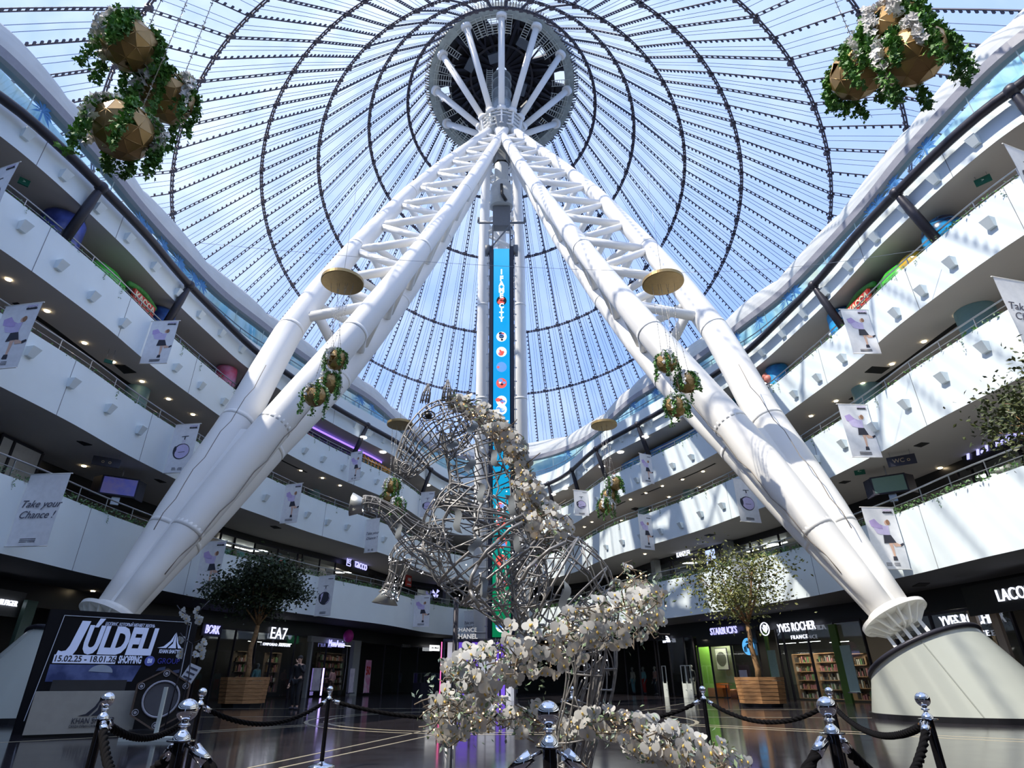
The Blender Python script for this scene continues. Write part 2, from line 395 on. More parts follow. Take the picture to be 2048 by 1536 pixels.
# ---- tent roof: membrane, hoop cables, radial cables
HOOPS = [(55, .753, .134, .30), (50, .808, .183, .30), (45, .894, .274, .30), (40, 1.04, .414, .30), (35, 1.18, .582, .30), (30, 1.444, .892, .28), (27, 1.60, 1.145, .25), (19, 2.25, 1.95, .15)]
prof_hoop = []
for (z, mm, R, a) in HOOPS: prof_hoop.append((mm * z, z + H, R * z, a))
def hoop_pt(h, psi):
    yc, zc, R, a = h; q = 1 / math.sqrt(1 + a * a)
    return Vector((R * math.sin(psi), yc - R * math.cos(psi) * q, zc + R * math.cos(psi) * q * a))
SUBH = []
for h0, h1 in zip(prof_hoop, prof_hoop[1:]):
    for q in range(5): SUBH.append(tuple(a + (b - a) * q / 5 for a, b in zip(h0, h1)))
SUBH.append(prof_hoop[-1])
NR = 88
roof = empty('ceiling', (0, 41, 0)); roof['kind'] = 'structure'; roof['label'] = 'transparent tent roof hung on a net of steel cables'
def rbuild(mb, name, mt): 
    o = mb.build(name, mt); o.parent = roof; o.matrix_parent_inverse = Matrix.Translation((0, -41, 0)); return o
memb = bpy.data.materials.new('clear_roof_membrane'); memb.use_nodes = True; nt = memb.node_tree; nt.nodes.clear()
o_ = nt.nodes.new('ShaderNodeOutputMaterial'); t_ = nt.nodes.new('ShaderNodeBsdfTransparent'); t_.inputs[0].default_value = (.92, .96, 1, 1)
d_ = nt.nodes.new('ShaderNodeBsdfTranslucent'); d_.inputs[0].default_value = (.9, .93, 1, 1); mx_ = nt.nodes.new('ShaderNodeMixShader')
tc = nt.nodes.new('ShaderNodeTexCoord'); n1 = nt.nodes.new('ShaderNodeTexNoise'); n1.inputs['Scale'].default_value = .25; n1.inputs['Detail'].default_value = 5
mr = nt.nodes.new('ShaderNodeMapRange'); mr.inputs['From Min'].default_value = .35; mr.inputs['From Max'].default_value = .7; mr.inputs['To Min'].default_value = .02; mr.inputs['To Max'].default_value = .15
nt.links.new(tc.outputs['Object'], n1.inputs['Vector']); nt.links.new(n1.outputs['Fac'], mr.inputs[0]); nt.links.new(mr.outputs[0], mx_.inputs[0])
nt.links.new(t_.outputs[0], mx_.inputs[1]); nt.links.new(d_.outputs[0], mx_.inputs[2]); nt.links.new(mx_.outputs[0], o_.inputs[0])
m = MB(); rr = []
for h in SUBH: rr.append([hoop_pt((h[0], h[1] + .25, h[2] * 1.005, h[3]), 2 * PI * j / NR) for j in range(NR)])
for a, b_ in zip(rr, rr[1:]): m.strip(a, b_, closed=True)
rbuild(m, 'membrane', memb)
for hi, h in enumerate(prof_hoop[1:-1]):
    m = MB(); ht = (h[0], h[1] - .1, h[2], h[3])
    for dz in (0, .13):
        hh = (h[0], h[1] - .1 - dz * .3, h[2] + dz, h[3]); m.path([hoop_pt(hh, 2 * PI * k / 180) for k in range(180)], .05, 4, closed=True)
    for k in range(NR * 4):
        p = hoop_pt(ht, 2 * PI * (k + .5) / (NR * 4)); big = .17 if k % 8 == 2 else (.13 if k % 8 == 6 else .085); m.box(p, (big * 2, big * 1.6, big * 1.6))
    rbuild(m, 'hoop_cable', M_cable)
IN4 = 15   # index of the fourth hoop in SUBH: inside it only every second cable goes on
for k in range(NR):
    psi = 2 * PI * (k + .5) / NR
    P = [hoop_pt(h, psi) for h in SUBH]
    if max(p.y for p in P) < 8: continue
    tang = (hoop_pt(SUBH[20], psi + .01) - hoop_pt(SUBH[20], psi - .01)).normalized()
    runs = [(P[IN4:], 'comb')] if k % 2 else [(P[:IN4 + 1], 'ladder' if k % 4 == 0 else 'comb'), (P[IN4:], 'ladder')]
    for PP, st in runs:
        m = MB(); off = tang * .10
        if st == 'ladder': m.path([p + off for p in PP], .036, 4); m.path([p - off for p in PP], .036, 4)
        else: m.path(PP, .05, 4)
        for a, b_ in zip(PP, PP[1:]):
            L = (b_ - a).length; n = max(1, int(L / .36)); d = (b_ - a).normalized(); e = d.cross(tang).normalized()
            M3 = Matrix((tang, d, e)).transposed()
            for j in range(n): m.box(a + (b_ - a) * ((j + .5) / n) + (tang * .11 if st == 'comb' else Vector()), (.22 if st == 'ladder' else .2, .12, .07), M3)
        rbuild(m, 'radial_cable', M_cable)
M_wire = mat('thin_roof_wire', (.16, .22, .34), .5, metal=.3)
for k in range(NR):
    m = MB()
    for q in (-.10, .10) + ((.40, .60) if k % 2 == 0 else ()):
        psi = 2 * PI * (k + q) / NR; P = [hoop_pt(h, psi) for h in (SUBH[1:] if q < .3 else SUBH[1:IN4 + 1])]
        m.path(P, .02, 3, caps=False)
    if m.v: rbuild(m, 'wire_pair', M_wire)
# ---- ring at the crown
RH = (prof_hoop[0][0], prof_hoop[0][1], prof_hoop[0][2], .3)
AX = Vector((0, .3, 1)).normalized(); EX = Vector((1, 0, 0)); EY = AX.cross(EX).normalized()
RC = Vector((0, RH[0], RH[1])); RR = RH[2]
FR = Matrix((EX, EY, AX)).transposed()
crown = empty('roof_crown', RC); tag(crown, 'round grey steel crown ring at the top of the tent roof with dark lantern inside', 'roof ring')
def cb(mb, name, mt):
    o = mb.build(name, mt); o.parent = crown; o.matrix_parent_inverse = Matrix.Translation(-RC); return o
m = MB(); m.lathe([(RR - .75, -.35), (RR + .15, -.35), (RR + .25, .9), (RR - .75, .9), (RR - .75, -.35)], RC, 72, 0, FR, smooth=False)
cb(m, 'ring_beam', mat('grey_green_steel', (.34, .37, .34), .6, noise=.2, nscale=2))
m = MB()
for k in range(176):
    a = 2 * PI * k / 176; d = FR @ Vector((math.cos(a), math.sin(a), 0)); p = RC + d * (RR + .1); m.beam(p - AX * .3, p + d * .45 + AX * .3 - AX * random.uniform(0, .5), .1, .16, up=AX)
cb(m, 'cable_anchors', mat('rusty_dark_steel', (.10, .085, .05), .7, noise=.4, nscale=4))
m = MB()   # cat ladders on the ring
for k in range(12):
    for q in (-.28, -.12, .12, .28):
        a = 2 * PI * (k + .5 + q) / 12
        if k % 2 and abs(q) < .2: continue
        d = FR @ Vector((math.cos(a), math.sin(a), 0)); tt = AX.cross(d)
        for s_ in (-.28, .28): m.beam(RC + d * (RR - .3) + tt * s_ - AX * .45, RC + d * (RR - 2.2) + tt * s_ - AX * .2, .05, .05, up=AX)
        for j in range(8): c_ = RC + d * (RR - .4 - j * .24) - AX * (.43 - j * .03); m.beam(c_ - tt * .28, c_ + tt * .28, .05, .05, up=AX)
cb(m, 'ladder_walkways', mat('pale_grating', (.50, .52, .48), .6))
m = MB()   # lantern: dark trussed cone above ring
top = RC + AX * 4.5
for k in range(24):
    a = 2 * PI * k / 24; a2 = 2 * PI * (k + 1) / 24; d = FR @ Vector((math.cos(a), math.sin(a), 0)); d2 = FR @ Vector((math.cos(a2), math.sin(a2), 0))
    m.beam(RC + d * (RR - .6) + AX * .6, top + d * 1.2, .28, .4, up=AX)
    for rr_, zz in ((.75, 1.6), (.45, 2.9)):
        m.beam(RC + d * RR * rr_ + AX * zz, RC + d2 * RR * rr_ + AX * zz, .22, .3, up=AX)
    if k % 2: m.beam(RC + d * (RR - .6) + AX * .7, RC + d2 * RR * .45 + AX * 2.9, .14, .2, up=AX)
    else: m.beam(RC + d2 * (RR - .6) + AX * .7, RC + d * RR * .45 + AX * 2.9, .14, .2, up=AX)
cb(m, 'lantern_truss', M_dark)
m = MB()
random.seed(3)
for k in range(24):
    for j, (r0, z0, r1, z1) in enumerate(((RR - .3, .9, RR * .75, 1.9), (RR * .75, 1.9, RR * .45, 3.2), (RR * .45, 3.2, .6, 4.8))):
        if (j == 0 and k % 6 == 5) or (j == 1 and random.random() < .15): continue
        a, a2 = 2 * PI * k / 24, 2 * PI * (k + 1) / 24
        d = FR @ Vector((math.cos(a), math.sin(a), 0)); d2 = FR @ Vector((math.cos(a2), math.sin(a2), 0))
        m.quad(RC + d * r0 + AX * z0, RC + d2 * r0 + AX * z0, RC + d2 * r1 + AX * z1, RC + d * r1 + AX * z1)
cb(m, 'lantern_cover', mat('lantern_dark_panels', (.03, .028, .035), .7, noise=.5, nscale=1))
for k, r_ in ((1, .3), (3, .5), (6, .4), (8, .55), (14, .5), (17, .35), (20, .6)):
    m = MB(); a = 2 * PI * k / 24; d = FR @ Vector((math.cos(a), math.sin(a), 0)); m.box(RC + d * RR * r_ + AX * 1.6, (.9, 1.3, .5), FR @ Matrix.Rotation(a, 3, 'Z'))
    cb(m, 'service_box', mat('grey_blue_box', (.10, .12, .15), .5))

M_palm = mat('blue_glass_sticker', (.06, .22, .50), .5); M_wave = glassmat('pale_blue_wave_film', (.35, .70, .90), .10, .4)
def px_on(px, py, off=0):
    r = ray(px, py); a = math.degrees(math.atan2(r.x, r.y))
    p, n = az_pt(a, off, 0); D = math.hypot(p.x, p.y); p.z = H + r.z / math.hypot(r.x, r.y) * D
    return p, n
m = MB(); A = []; B = []
for i in range(NC):
    A.append(cxyz(i, 2.96, ZD + 1.1)); B.append(cxyz(i, 2.96, 20.35 + .28 * math.sin(i * .21) + .12 * math.sin(i * .5 + 1)))
m.strip(A, B); m.build('wave_film', M_wave, w)
random.seed(21)
for px, py in ((99, 195), (287, 427), (301, 448), (330, 478), (362, 513), (390, 544), (407, 551), (1849, 294), (1782, 369), (1738, 424), (1755, 410), (1584, 572), (1570, 590), (1515, 631), (1469, 671), (1263, 797), (1308, 777), (1133, 901), (1174, 881), (1020, 905), (745, 800), (722, 778)):
    p, n = px_on(px, py, 2.94); m = MB(); R_ = random.uniform(.5, .8); c = Vector((p.x, p.y, min(p.z, 21.2))); U = Vector((n.y, -n.x, 0)); V = Vector((0, 0, 1)); lean_ = random.uniform(-.12, .12)
    m.prism([(-.04, 0), (.04, 0), (.06 + lean_, -R_ * 1.8), (-.03 + lean_, -R_ * 1.8)], c, U, V, -n, .004)
    for q in range(9):
        a = -.5 + q * (PI + 1.0) / 8; d = (math.cos(a), math.sin(a)); e = (-d[1], d[0]); L = R_ * random.uniform(.8, 1.15)
        m.prism([(0, 0), (d[0] * L * .5 + e[0] * .09, d[1] * L * .5 + e[1] * .09 + .02), (d[0] * L, d[1] * L - .14), (d[0] * L * .5 - e[0] * .05, d[1] * L * .5 - e[1] * .05 - .04)], c, U, V, -n, .004)
    m.build('palm_sticker', M_palm, w)
# ------------------------------------------------------------------ tripod mast
HUB = Vector((0, 41, 49.4))
def mkleg(side, foot, dirx):
    """triangular tube leg from foot (flange centre) to the hub; returns frames"""
    a = (HUB - foot); L = a.length; a.normalize()
    mid = foot + (HUB - foot) * .45; view = (mid - Vector((0, 0, H))).normalized()
    N = a.cross(view); N = N.normalized()
    if side != 0:
        if N.x * side < 0: N = -N
    B = N.cross(a).normalized()
    if B.dot(view) < 0: B = -B
    return a, N, B, L
WT = [(0, .30), (.035, .40), (.08, .62), (.13, .82), (.168, 1.02), (.22, 1.5), (.275, 1.95), (.36, 2.3), (.46, 2.45), (.62, 2.4), (.75, 1.95), (.88, 1.3), (1.0, .8)]
W0 = [(0, 1.55), (.3, 1.65), (.7, 1.7), (.9, 1.5), (1, .9)]
RT = [(0, .34), (.035, .45), (.08, .62), (.13, .70), (.2, .70), (.3, .64), (.4, .58), (.55, .53), (.75, .47), (1.0, .42)]
SCAR = mat('brown_weld_seam', (.30, .26, .22), .6)
def build_leg(side, foot, angs, label, t_bot):
    a, N, B, L = mkleg(side, foot, side)
    root = empty('truss_column', foot); tag(root, label, 'mast leg', 'the three white legs of the mast')
    def part(mb, name, mt): 
        o = mb.build(name, mt, root); o.matrix_parent_inverse = Matrix.Translation(-foot); return o
    def tp(s, al):
        w = interp(WT if side else W0, s); return foot + (HUB - foot) * s * .985 + (N * math.cos(al) + B * math.sin(al)) * w
    ss = [i / 40 for i in range(41)]
    for al in angs:
        m = MB(); m.path([tp(s, al) for s in ss], [interp(RT, s) for s in ss], 20)
        for s in (.06, .16, .28, .45, .63, .8):   # flanged site joints
            p, q = tp(s, al), tp(s + .004, al); m.tube(p, q, interp(RT, s) + .012, n=20)
        part(m, 'tube', M_white)
    # infill plates low down where the tubes merge
    m = MB()
    for i in range(3):
        A0, A1 = angs[i], angs[(i + 1) % 3]; rowA = []; rowB = []
        for j in range(13):
            s = j / 12 * .15; w = interp(WT, s); r = interp(RT, s)
            c = foot + (HUB - foot) * s * .985; am = math.atan2(math.sin(A0) + math.sin(A1), math.cos(A0) + math.cos(A1)); out = N * math.cos(am) + B * math.sin(am)
            p, q = tp(s, A0), tp(s, A1); k = r * max(.35, .80 - j * .03)
            d = (q - p).normalized() * min(r * .3, (q - p).length * .5)
            rowA.append(p + out * k + d); rowB.append(q + out * k - d)
        m.strip(rowA, rowB)
    part(m, 'web_plate', M_white)
    # lacing tubes between each pair
    pan = [.30 + (1 - .30) * (1 - (1 - i / 11) ** 1.15) for i in range(12)]
    for i in range(3):
        A0, A1 = angs[i], angs[(i + 1) % 3]
        for j in range(11):
            s0, s1 = pan[j], pan[j + 1]
            if s1 > .965: continue
            m = MB(); r = .27 * (1.1 - .35 * s0)
            m.tube(tp(s0, A0), tp(s0 + (s1 - s0) * .42, A1), r, n=10)
            m.tube(tp(s0 + (s1 - s0) * .42, A1), tp(s1, A0), r * .85, n=10)
            part(m, 'lacing', M_white)
    # weld seams seen on the lower tubes
    if side:
        m = MB()
        for al, s0, s1 in ((angs[1] - .3, .03, .19), (angs[0] - 1.0, .05, .20)):
            pts = []
            for j in range(14):
                s = s0 + (s1 - s0) * j / 13; w = interp(WT, s); o_ = N * math.cos(al) + B * math.sin(al)
                c = foot + (HUB - foot) * s * .985
                pts.append(c + o_ * (w + interp(RT, s) * .98) + N * .05 * math.sin(j * 2.1))
            m.path(pts, .018, 4)
        part(m, 'weld_seam', SCAR)
    return root, a, N, B, part
FEET = {1: Vector((12.0, 19.4, 2.75)), -1: Vector((-11.9, 19.4, 2.7)), 0: Vector((0, 51, 1.5))}
d2r = math.radians
LEGP = {}
for side, lab in ((1, 'right white tubular mast leg rising from the cone pedestal by the cosmetics shop'), (-1, 'left white tubular mast leg rising behind the black event board')):
    foot = FEET[side]; LEGP[side] = build_leg(side, foot, [d2r(15), d2r(-105), d2r(135)], lab, 0)
    root, a, N, B, part = LEGP[side]
    # round flange with gussets, pin fingers below
    M3 = Matrix((a.orthogonal().normalized(), a.cross(a.orthogonal().normalized()), a)).transposed()
    m = MB(); m.lathe([(.01, -.09), (1.0, -.09), (1.0, .02), (.01, .02)], foot, 40, 0, M3, smooth=False); m.lathe([(.68, .02), (.68, .2), (.5, .2)], foot, 40, 0, M3, smooth=False); part(m, 'flange', M_white)
    m = MB()
    for k in range(16):
        an = 2 * PI * k / 16; dr = M3 @ Vector((math.cos(an), math.sin(an), 0)); m.prism([(0, 0), (.95, 0), (.5, -.38), (0, -.38)], foot - a * .09 - a.cross(dr) * .025, dr, a, a.cross(dr), .05)
    m.lathe([(.01, -.38), (.5, -.38), (.5, -.09)], foot, 24, 0, M3, smooth=False)
    part(m, 'gusset', M_white)
    m = MB(); hx = Vector((N.x, N.y, 0)).normalized()
    for q in (-.5, -.25, 0, .25, .5):
        c = foot - a * .28 + N * q
        m.prism([(-.12, .2), (.12, .2), (.36, -1.1), (-.36, -1.1)], c - N * .05, B, a, N, .1)
    part(m, 'pin_plate', M_white)
# rear leg
root0, a, N, B, part0 = build_leg(0, FEET[0], [d2r(0), d2r(180), d2r(90)], 'rear white mast leg standing behind the tall blue screen', 0)
# pedestals: oblique cones round the feet
M_ped = mat('pale_green_grey_enamel', (.58, .61, .55), .28, noise=.04, nscale=.5, coat=.3)
def pedestal(side, label):
    foot = FEET[side]; a = (HUB - foot).normalized()
    top = foot - a * 1.2; bot = top - a * (top.z / a.z)
    bot = Vector((foot.x + side * 1.35, foot.y - .1, 0)); root = empty('pedestal', bot); tag(root, label, 'pedestal', 'cone pedestals at the mast feet')
    def part(mb, name, mt): 
        o = mb.build(name, mt, root); o.matrix_parent_inverse = Matrix.Translation(-bot); return o
    ta = (a * .9 + Vector((0, 0, 1)) * .1).normalized(); e = ta.cross(Vector((0, 1, 0))).normalized(); u = e.cross(ta)
    n = 64; R0, R1 = 2.45, 1.58
    def rimpt(t, q, g=0):
        an = 2 * PI * t / n; lo = bot + Vector((math.cos(an) * R0, math.sin(an) * R0, .12)); 
        d = Vector((math.cos(an), math.sin(an), 0)); d = d - ta * d.dot(ta); d.normalize(); hi = top + d * (R1 + g)
        return lo + (hi - lo) * q + Vector((0, 0, 0))
    m = MB(); rows = [[rimpt(t, q / 6) for t in range(n)] for q in range(7)]
    for r0, r1 in zip(rows, rows[1:]): m.strip(r0, r1, closed=True)
    m.strip(rows[-1], [top + (p - top) * .55 for p in rows[-1]], closed=True, smooth=False)
    part(m, 'cone', M_ped)
    m = MB(); m.path([rimpt(t, 1.0, .02) for t in range(n)], .07, 6, closed=True); part(m, 'rim', M_dark)
    m = MB(); m.lathe([(R0 + .08, 0), (R0 + .08, .14), (R0 - .3, .14)], bot, 64, smooth=False); part(m, 'base_ring', M_black)
    m = MB()
    for t in (43,): m.beam(rimpt(t, .01), rimpt(t, 1), .03, .02, up=(0, -1, 0))
    part(m, 'seam', mat('pale_seam', (.40, .42, .38), .5))
pedestal(1, 'pale grey-green oblique cone pedestal in front of the cosmetics shop, right'); pedestal(-1, 'pale oblique cone pedestal hidden behind the black event board, left')
# ---- hub drum, struts to the ring
hub = empty('mast_hub', HUB); tag(hub, 'white ribbed drum where the three legs meet, carrying the mast cylinder', 'mast hub')
def hb(mb, name, mt): 
    o = mb.build(name, mt, hub); o.matrix_parent_inverse = Matrix.Translation(-HUB); return o
M_hub = mat('hub_grey_paint', (.52, .54, .54), .5)
hz0, hz1, hr0, hr1 = 48.2, 49.9, 1.95, 2.2
hc = Vector((0, 41, 0))
m = MB(); m.lathe([(.4, 47.4), (1.3, 47.7), (hr0 * .93, hz0), (hr1 * .93, hz1), (.5, hz1)], hc, 12, smooth=False); hb(m, 'drum', M_hub)
m = MB()
for k in range(12):
    an = 2 * PI * k / 12; an2 = 2 * PI * (k + 1) / 12
    d = Vector((math.sin(an), -math.cos(an), 0)); d2 = Vector((math.sin(an2), -math.cos(an2), 0))
    m.beam(hc + d * hr0 + Vector((0, 0, hz0)), hc + d * hr1 + Vector((0, 0, hz1)), .16, .3, up=d)
    for q in range(5):
        z = hz0 + (hz1 - hz0) * q / 4; r = hr0 + (hr1 - hr0) * q / 4; m.beam(hc + d * r + Vector((0, 0, z)), hc + d2 * r + Vector((0, 0, z)), .12, .09)
hb(m, 'rib', M_white)
m = MB(); m.tube((0, 41, 49.8), (0, 41, 57.2), .95, n=24)
for z in (53, 54.5, 56, 57): m.tube((0, 41, z), (0, 41, z + .15), 1.03, n=24)
hb(m, 'mast_cylinder', mat('galvanised_steel', (.50, .54, .55), .35, metal=.5, noise=.15))
m = MB()
for s_ in (-.3, .3): m.beam((-1.2 + s_, 39.0, 48.2), (-1.2 + s_, 39.9, 57), .06, .06)
for j in range(26): m.beam((-1.5, 39 + j * .03, 48.3 + j * .33), (-.9, 39 + j * .03, 48.3 + j * .33), .05, .05)
hb(m, 'ladder', mat('pale_grating', (.5, .52, .48), .6))
m = MB(); m.lathe([(.75, 43.4), (.75, 47.8), (1.1, 48.9), (.3, 49.2)], hc - Vector((0, 1.2, 0)), 6, smooth=False); hb(m, 'underside_shaft', mat('shaft_grey', (.28, .29, .29), .5))
for k in range(12):
    an = 2 * PI * k / 12; d = Vector((math.sin(an), -math.cos(an), 0)); p = hc + d * (hr1 - .15) + Vector((0, 0, hz1 - .1))
    dd = FR @ Vector((math.sin(an), -math.cos(an), 0))
    q_ = RC + (EX * math.sin(an) + (-EY if EY.y > 0 else EY) * math.cos(an)) * (RR - .55) - AX * .35
    m = MB(); m.path([p, q_], [.30, .32], 14); dv = (q_ - p).normalized(); m.tube(q_ - dv * .25, q_ + dv * .1, .52, n=16); m.tube(p - dv * .1, p + dv * .3, .42, n=16)
    o = m.build('mast_strut', M_white); shift(o, p)
    tag(o, 'white steel strut fanning out from the mast hub to the crown ring', 'strut', 'twelve white struts under the crown ring')
# ---- leaning screen tower in front of the rear leg
lean = (HUB - FEET[0]).normalized()
def tw(t, dx=0, dn=0):
    """point on the tower line: t along the lean from the floor, dn toward the camera"""
    base = Vector((0, 47.3, 0)); nrm = Vector((0, -lean.z, lean.y)).normalized()
    return base + lean * (t / lean.z) + Vector((dx, 0, 0)) + nrm * dn
def tz(py):
    lo, hi = 0, 48
    for _ in range(40):
        mid = (lo + hi) / 2
        if proj(tw(mid))[1] > py: lo = mid
        else: hi = mid
    return lo
tower = empty('screen_tower', tw(0)); tag(tower, 'tall black framed drop tower carrying a blue to green lit screen', 'screen tower')
def tb(mb, name, mt): 
    o = mb.build(name, mt, tower); o.matrix_parent_inverse = Matrix.Translation(-tw(0)); return o
zt_, zl = tz(497), tz(1272)
M_tow = mat('tower_navy_steel', (.030, .032, .055), .45)
m = MB(); up = Vector((0, -lean.z, lean.y))
for s_ in (-.87, .87): m.beam(tw(.2, s_), tw(zt_, s_), .30, .9, up=up)
m.beam(tw(.2, 0, -.3), tw(zt_, 0, -.3), 1.7, .3, up=up); tb(m, 'frame', M_tow)
m = MB()
for s_ in (-1.1, 1.1): m.beam(tw(.2, s_), tw(zt_ + 1.5, s_), .06, .3, up=up)
for j in range(30):
    z = 1 + j * (zt_ - 1) / 29; m.beam(tw(z, -1.25, -.5), tw(z, 1.25, -.5), .08, .08)
tb(m, 'guide_rail', M_rail)
# screen: gradient by height (this is the picture it shows)
sm = bpy.data.materials.new('screen_picture'); sm.use_nodes = True; nt = sm.node_tree; b = nt.nodes['Principled BSDF']
tc = nt.nodes.new('ShaderNodeTexCoord'); sp = nt.nodes.new('ShaderNodeSeparateXYZ'); rp = nt.nodes.new('ShaderNodeValToRGB'); mp = nt.nodes.new('ShaderNodeMapRange')
nt.links.new(tc.outputs['Object'], sp.inputs[0]); nt.links.new(sp.outputs['Z'], mp.inputs[0]); mp.inputs['From Min'].default_value = zl; mp.inputs['From Max'].default_value = zt_
nt.links.new(mp.outputs[0], rp.inputs[0]); cr = rp.color_ramp; cr.elements[0].position = .0; cr.elements[0].color = (.0, .16, .06, 1); cr.elements[1].position = .18; cr.elements[1].color = (.0, .25, .20, 1)
for ps, cc in ((.10, (0, .2, .08, 1)), (.32, (0, .32, .55, 1)), (.5, (.0, .32, .75, 1)), (.85, (.0, .36, .80, 1)), (.97, (.05, .45, .9, 1))): e = cr.elements.new(ps); e.color = cc
b.inputs['Base Color'].default_value = (0, 0, 0, 1); nt.links.new(rp.outputs[0], b.inputs['Emission Color']); b.inputs['Emission Strength'].default_value = .62
m = MB(); m.beam(tw(zl, 0, .5), tw(zt_ - .3, 0, .5), 1.32, .1, up=up); scr = tb(m, 'screen', sm)
M_scrw = mat('screen_white', (.9, .9, .95), .5, emit=(.8, .9, 1), es=.7)
for ch, y in zip('IFAME', (550, 563, 574, 586, 597)): text(ch, frame(tw(tz(y), 0, .58), (1, 0, 0), lean), .62, M_scrw, scr, ext=.02, bold=.025)
for ch, y in zip('CITY', (617, 626, 634, 644)): text(ch, frame(tw(tz(y), 0, .58), (1, 0, 0), lean), .55, M_scrw, scr, ext=.02, bold=.025)
random.seed(5)
for y, cols in ((607, ('k', 'r')), (678, ('w', 'b')), (708, ('w', 'r')), (738, ('b', 'w')), (770, ('r', 'w')), (805, ('w', 'r')), (822, ('w', 'w')), (1015, ('w', 'r')), (1045, ('r', 'w')), (1085, ('r', 'k')), (1120, ('r', 'k')), (1165, ('r', 'w')), (1250, ('w', 'b'))):
    z = tz(y); m = MB(); mm = {'w': 0, 'b': 1, 'r': 2, 'k': 3}
    c = tw(z, 0, .57); nn = up.normalized(); U = Vector((1, 0, 0)); V = lean
    m.prism([(.42 * math.cos(t * PI / 8), .42 * math.sin(t * PI / 8)) for t in range(16)], c, U, V, nn, .02, mm[cols[0]])
    for q in range(6):
        a_ = random.uniform(0, 6.28); r_ = random.uniform(0, .28); ss_ = random.uniform(.07, .18)
        m.prism([(r_ * math.cos(a_) + ss_ * math.cos(t * PI / 4) * 1.3, r_ * math.sin(a_) + ss_ * math.sin(t * PI / 4)) for t in range(8)], c + nn * .02, U, V, nn, .01, random.choice((mm[cols[1]], 3, 1, 2)))
    o = tb(m, 'picture', [M_scrw, mat('screen_blue', (.1, .2, .5), .5, emit=(.1, .25, .6), es=.7), mat('screen_red', (.6, .1, .08), .5, emit=(.6, .08, .06), es=.7), mat('screen_dark', (.02, .02, .03), .5)])
# head of the tower: open cage, box, mast cylinder with hooks
m = MB()
za, zb_ = zt_, tz(452)
for s_ in (-.75, .75):
    for dn in (-.3, .6): m.beam(tw(za, s_, dn), tw(za + 1.8, s_, dn), .12, .12, up=up)
m.beam(tw(za + 1.8, 0, .15), tw(za + 3.6, 0, .15), 1.5, 1.0, up=up)
m.beam(tw(za, -.7, .6), tw(za + 1.8, .7, .6), .1, .1, up=up); m.tube(tw(za + 2.4, -2.0), tw(za + 2.4, 2.0), .1); m.tube(tw(za + 2.4, -2.0), tw(za + 2.9, -2.0), .1); m.tube(tw(za + 2.4, 2.0), tw(za + 2.9, 2.0), .1)
for s_ in (-1.2, 1.2): m.tube(tw(za - .2, s_ - .2), tw(za - .2, s_ + .2), .5, n=14)
tb(m, 'head_cage', mat('head_grey', (.16, .17, .19), .5))
m = MB(); m.tube(tw(za + 3.7, 0, .3), tw(za + 5.4, 0, .3), 1.0, .95, n=20); m.ball(tw(za + 5.4, 0, .3), .95, 10); m.tube(tw(za + 5, 0, .3), tw(tz(335), 0, .3), .62, n=18); tb(m, 'head_cylinder', M_hub)
m = MB(); m.path([tw(za + 5.2, 0, 1.4), tw(za + 4.2, .05, 1.5), tw(za + 3.6, .4, 1.5)], .14, 6); tb(m, 'hook_arm', M_black)
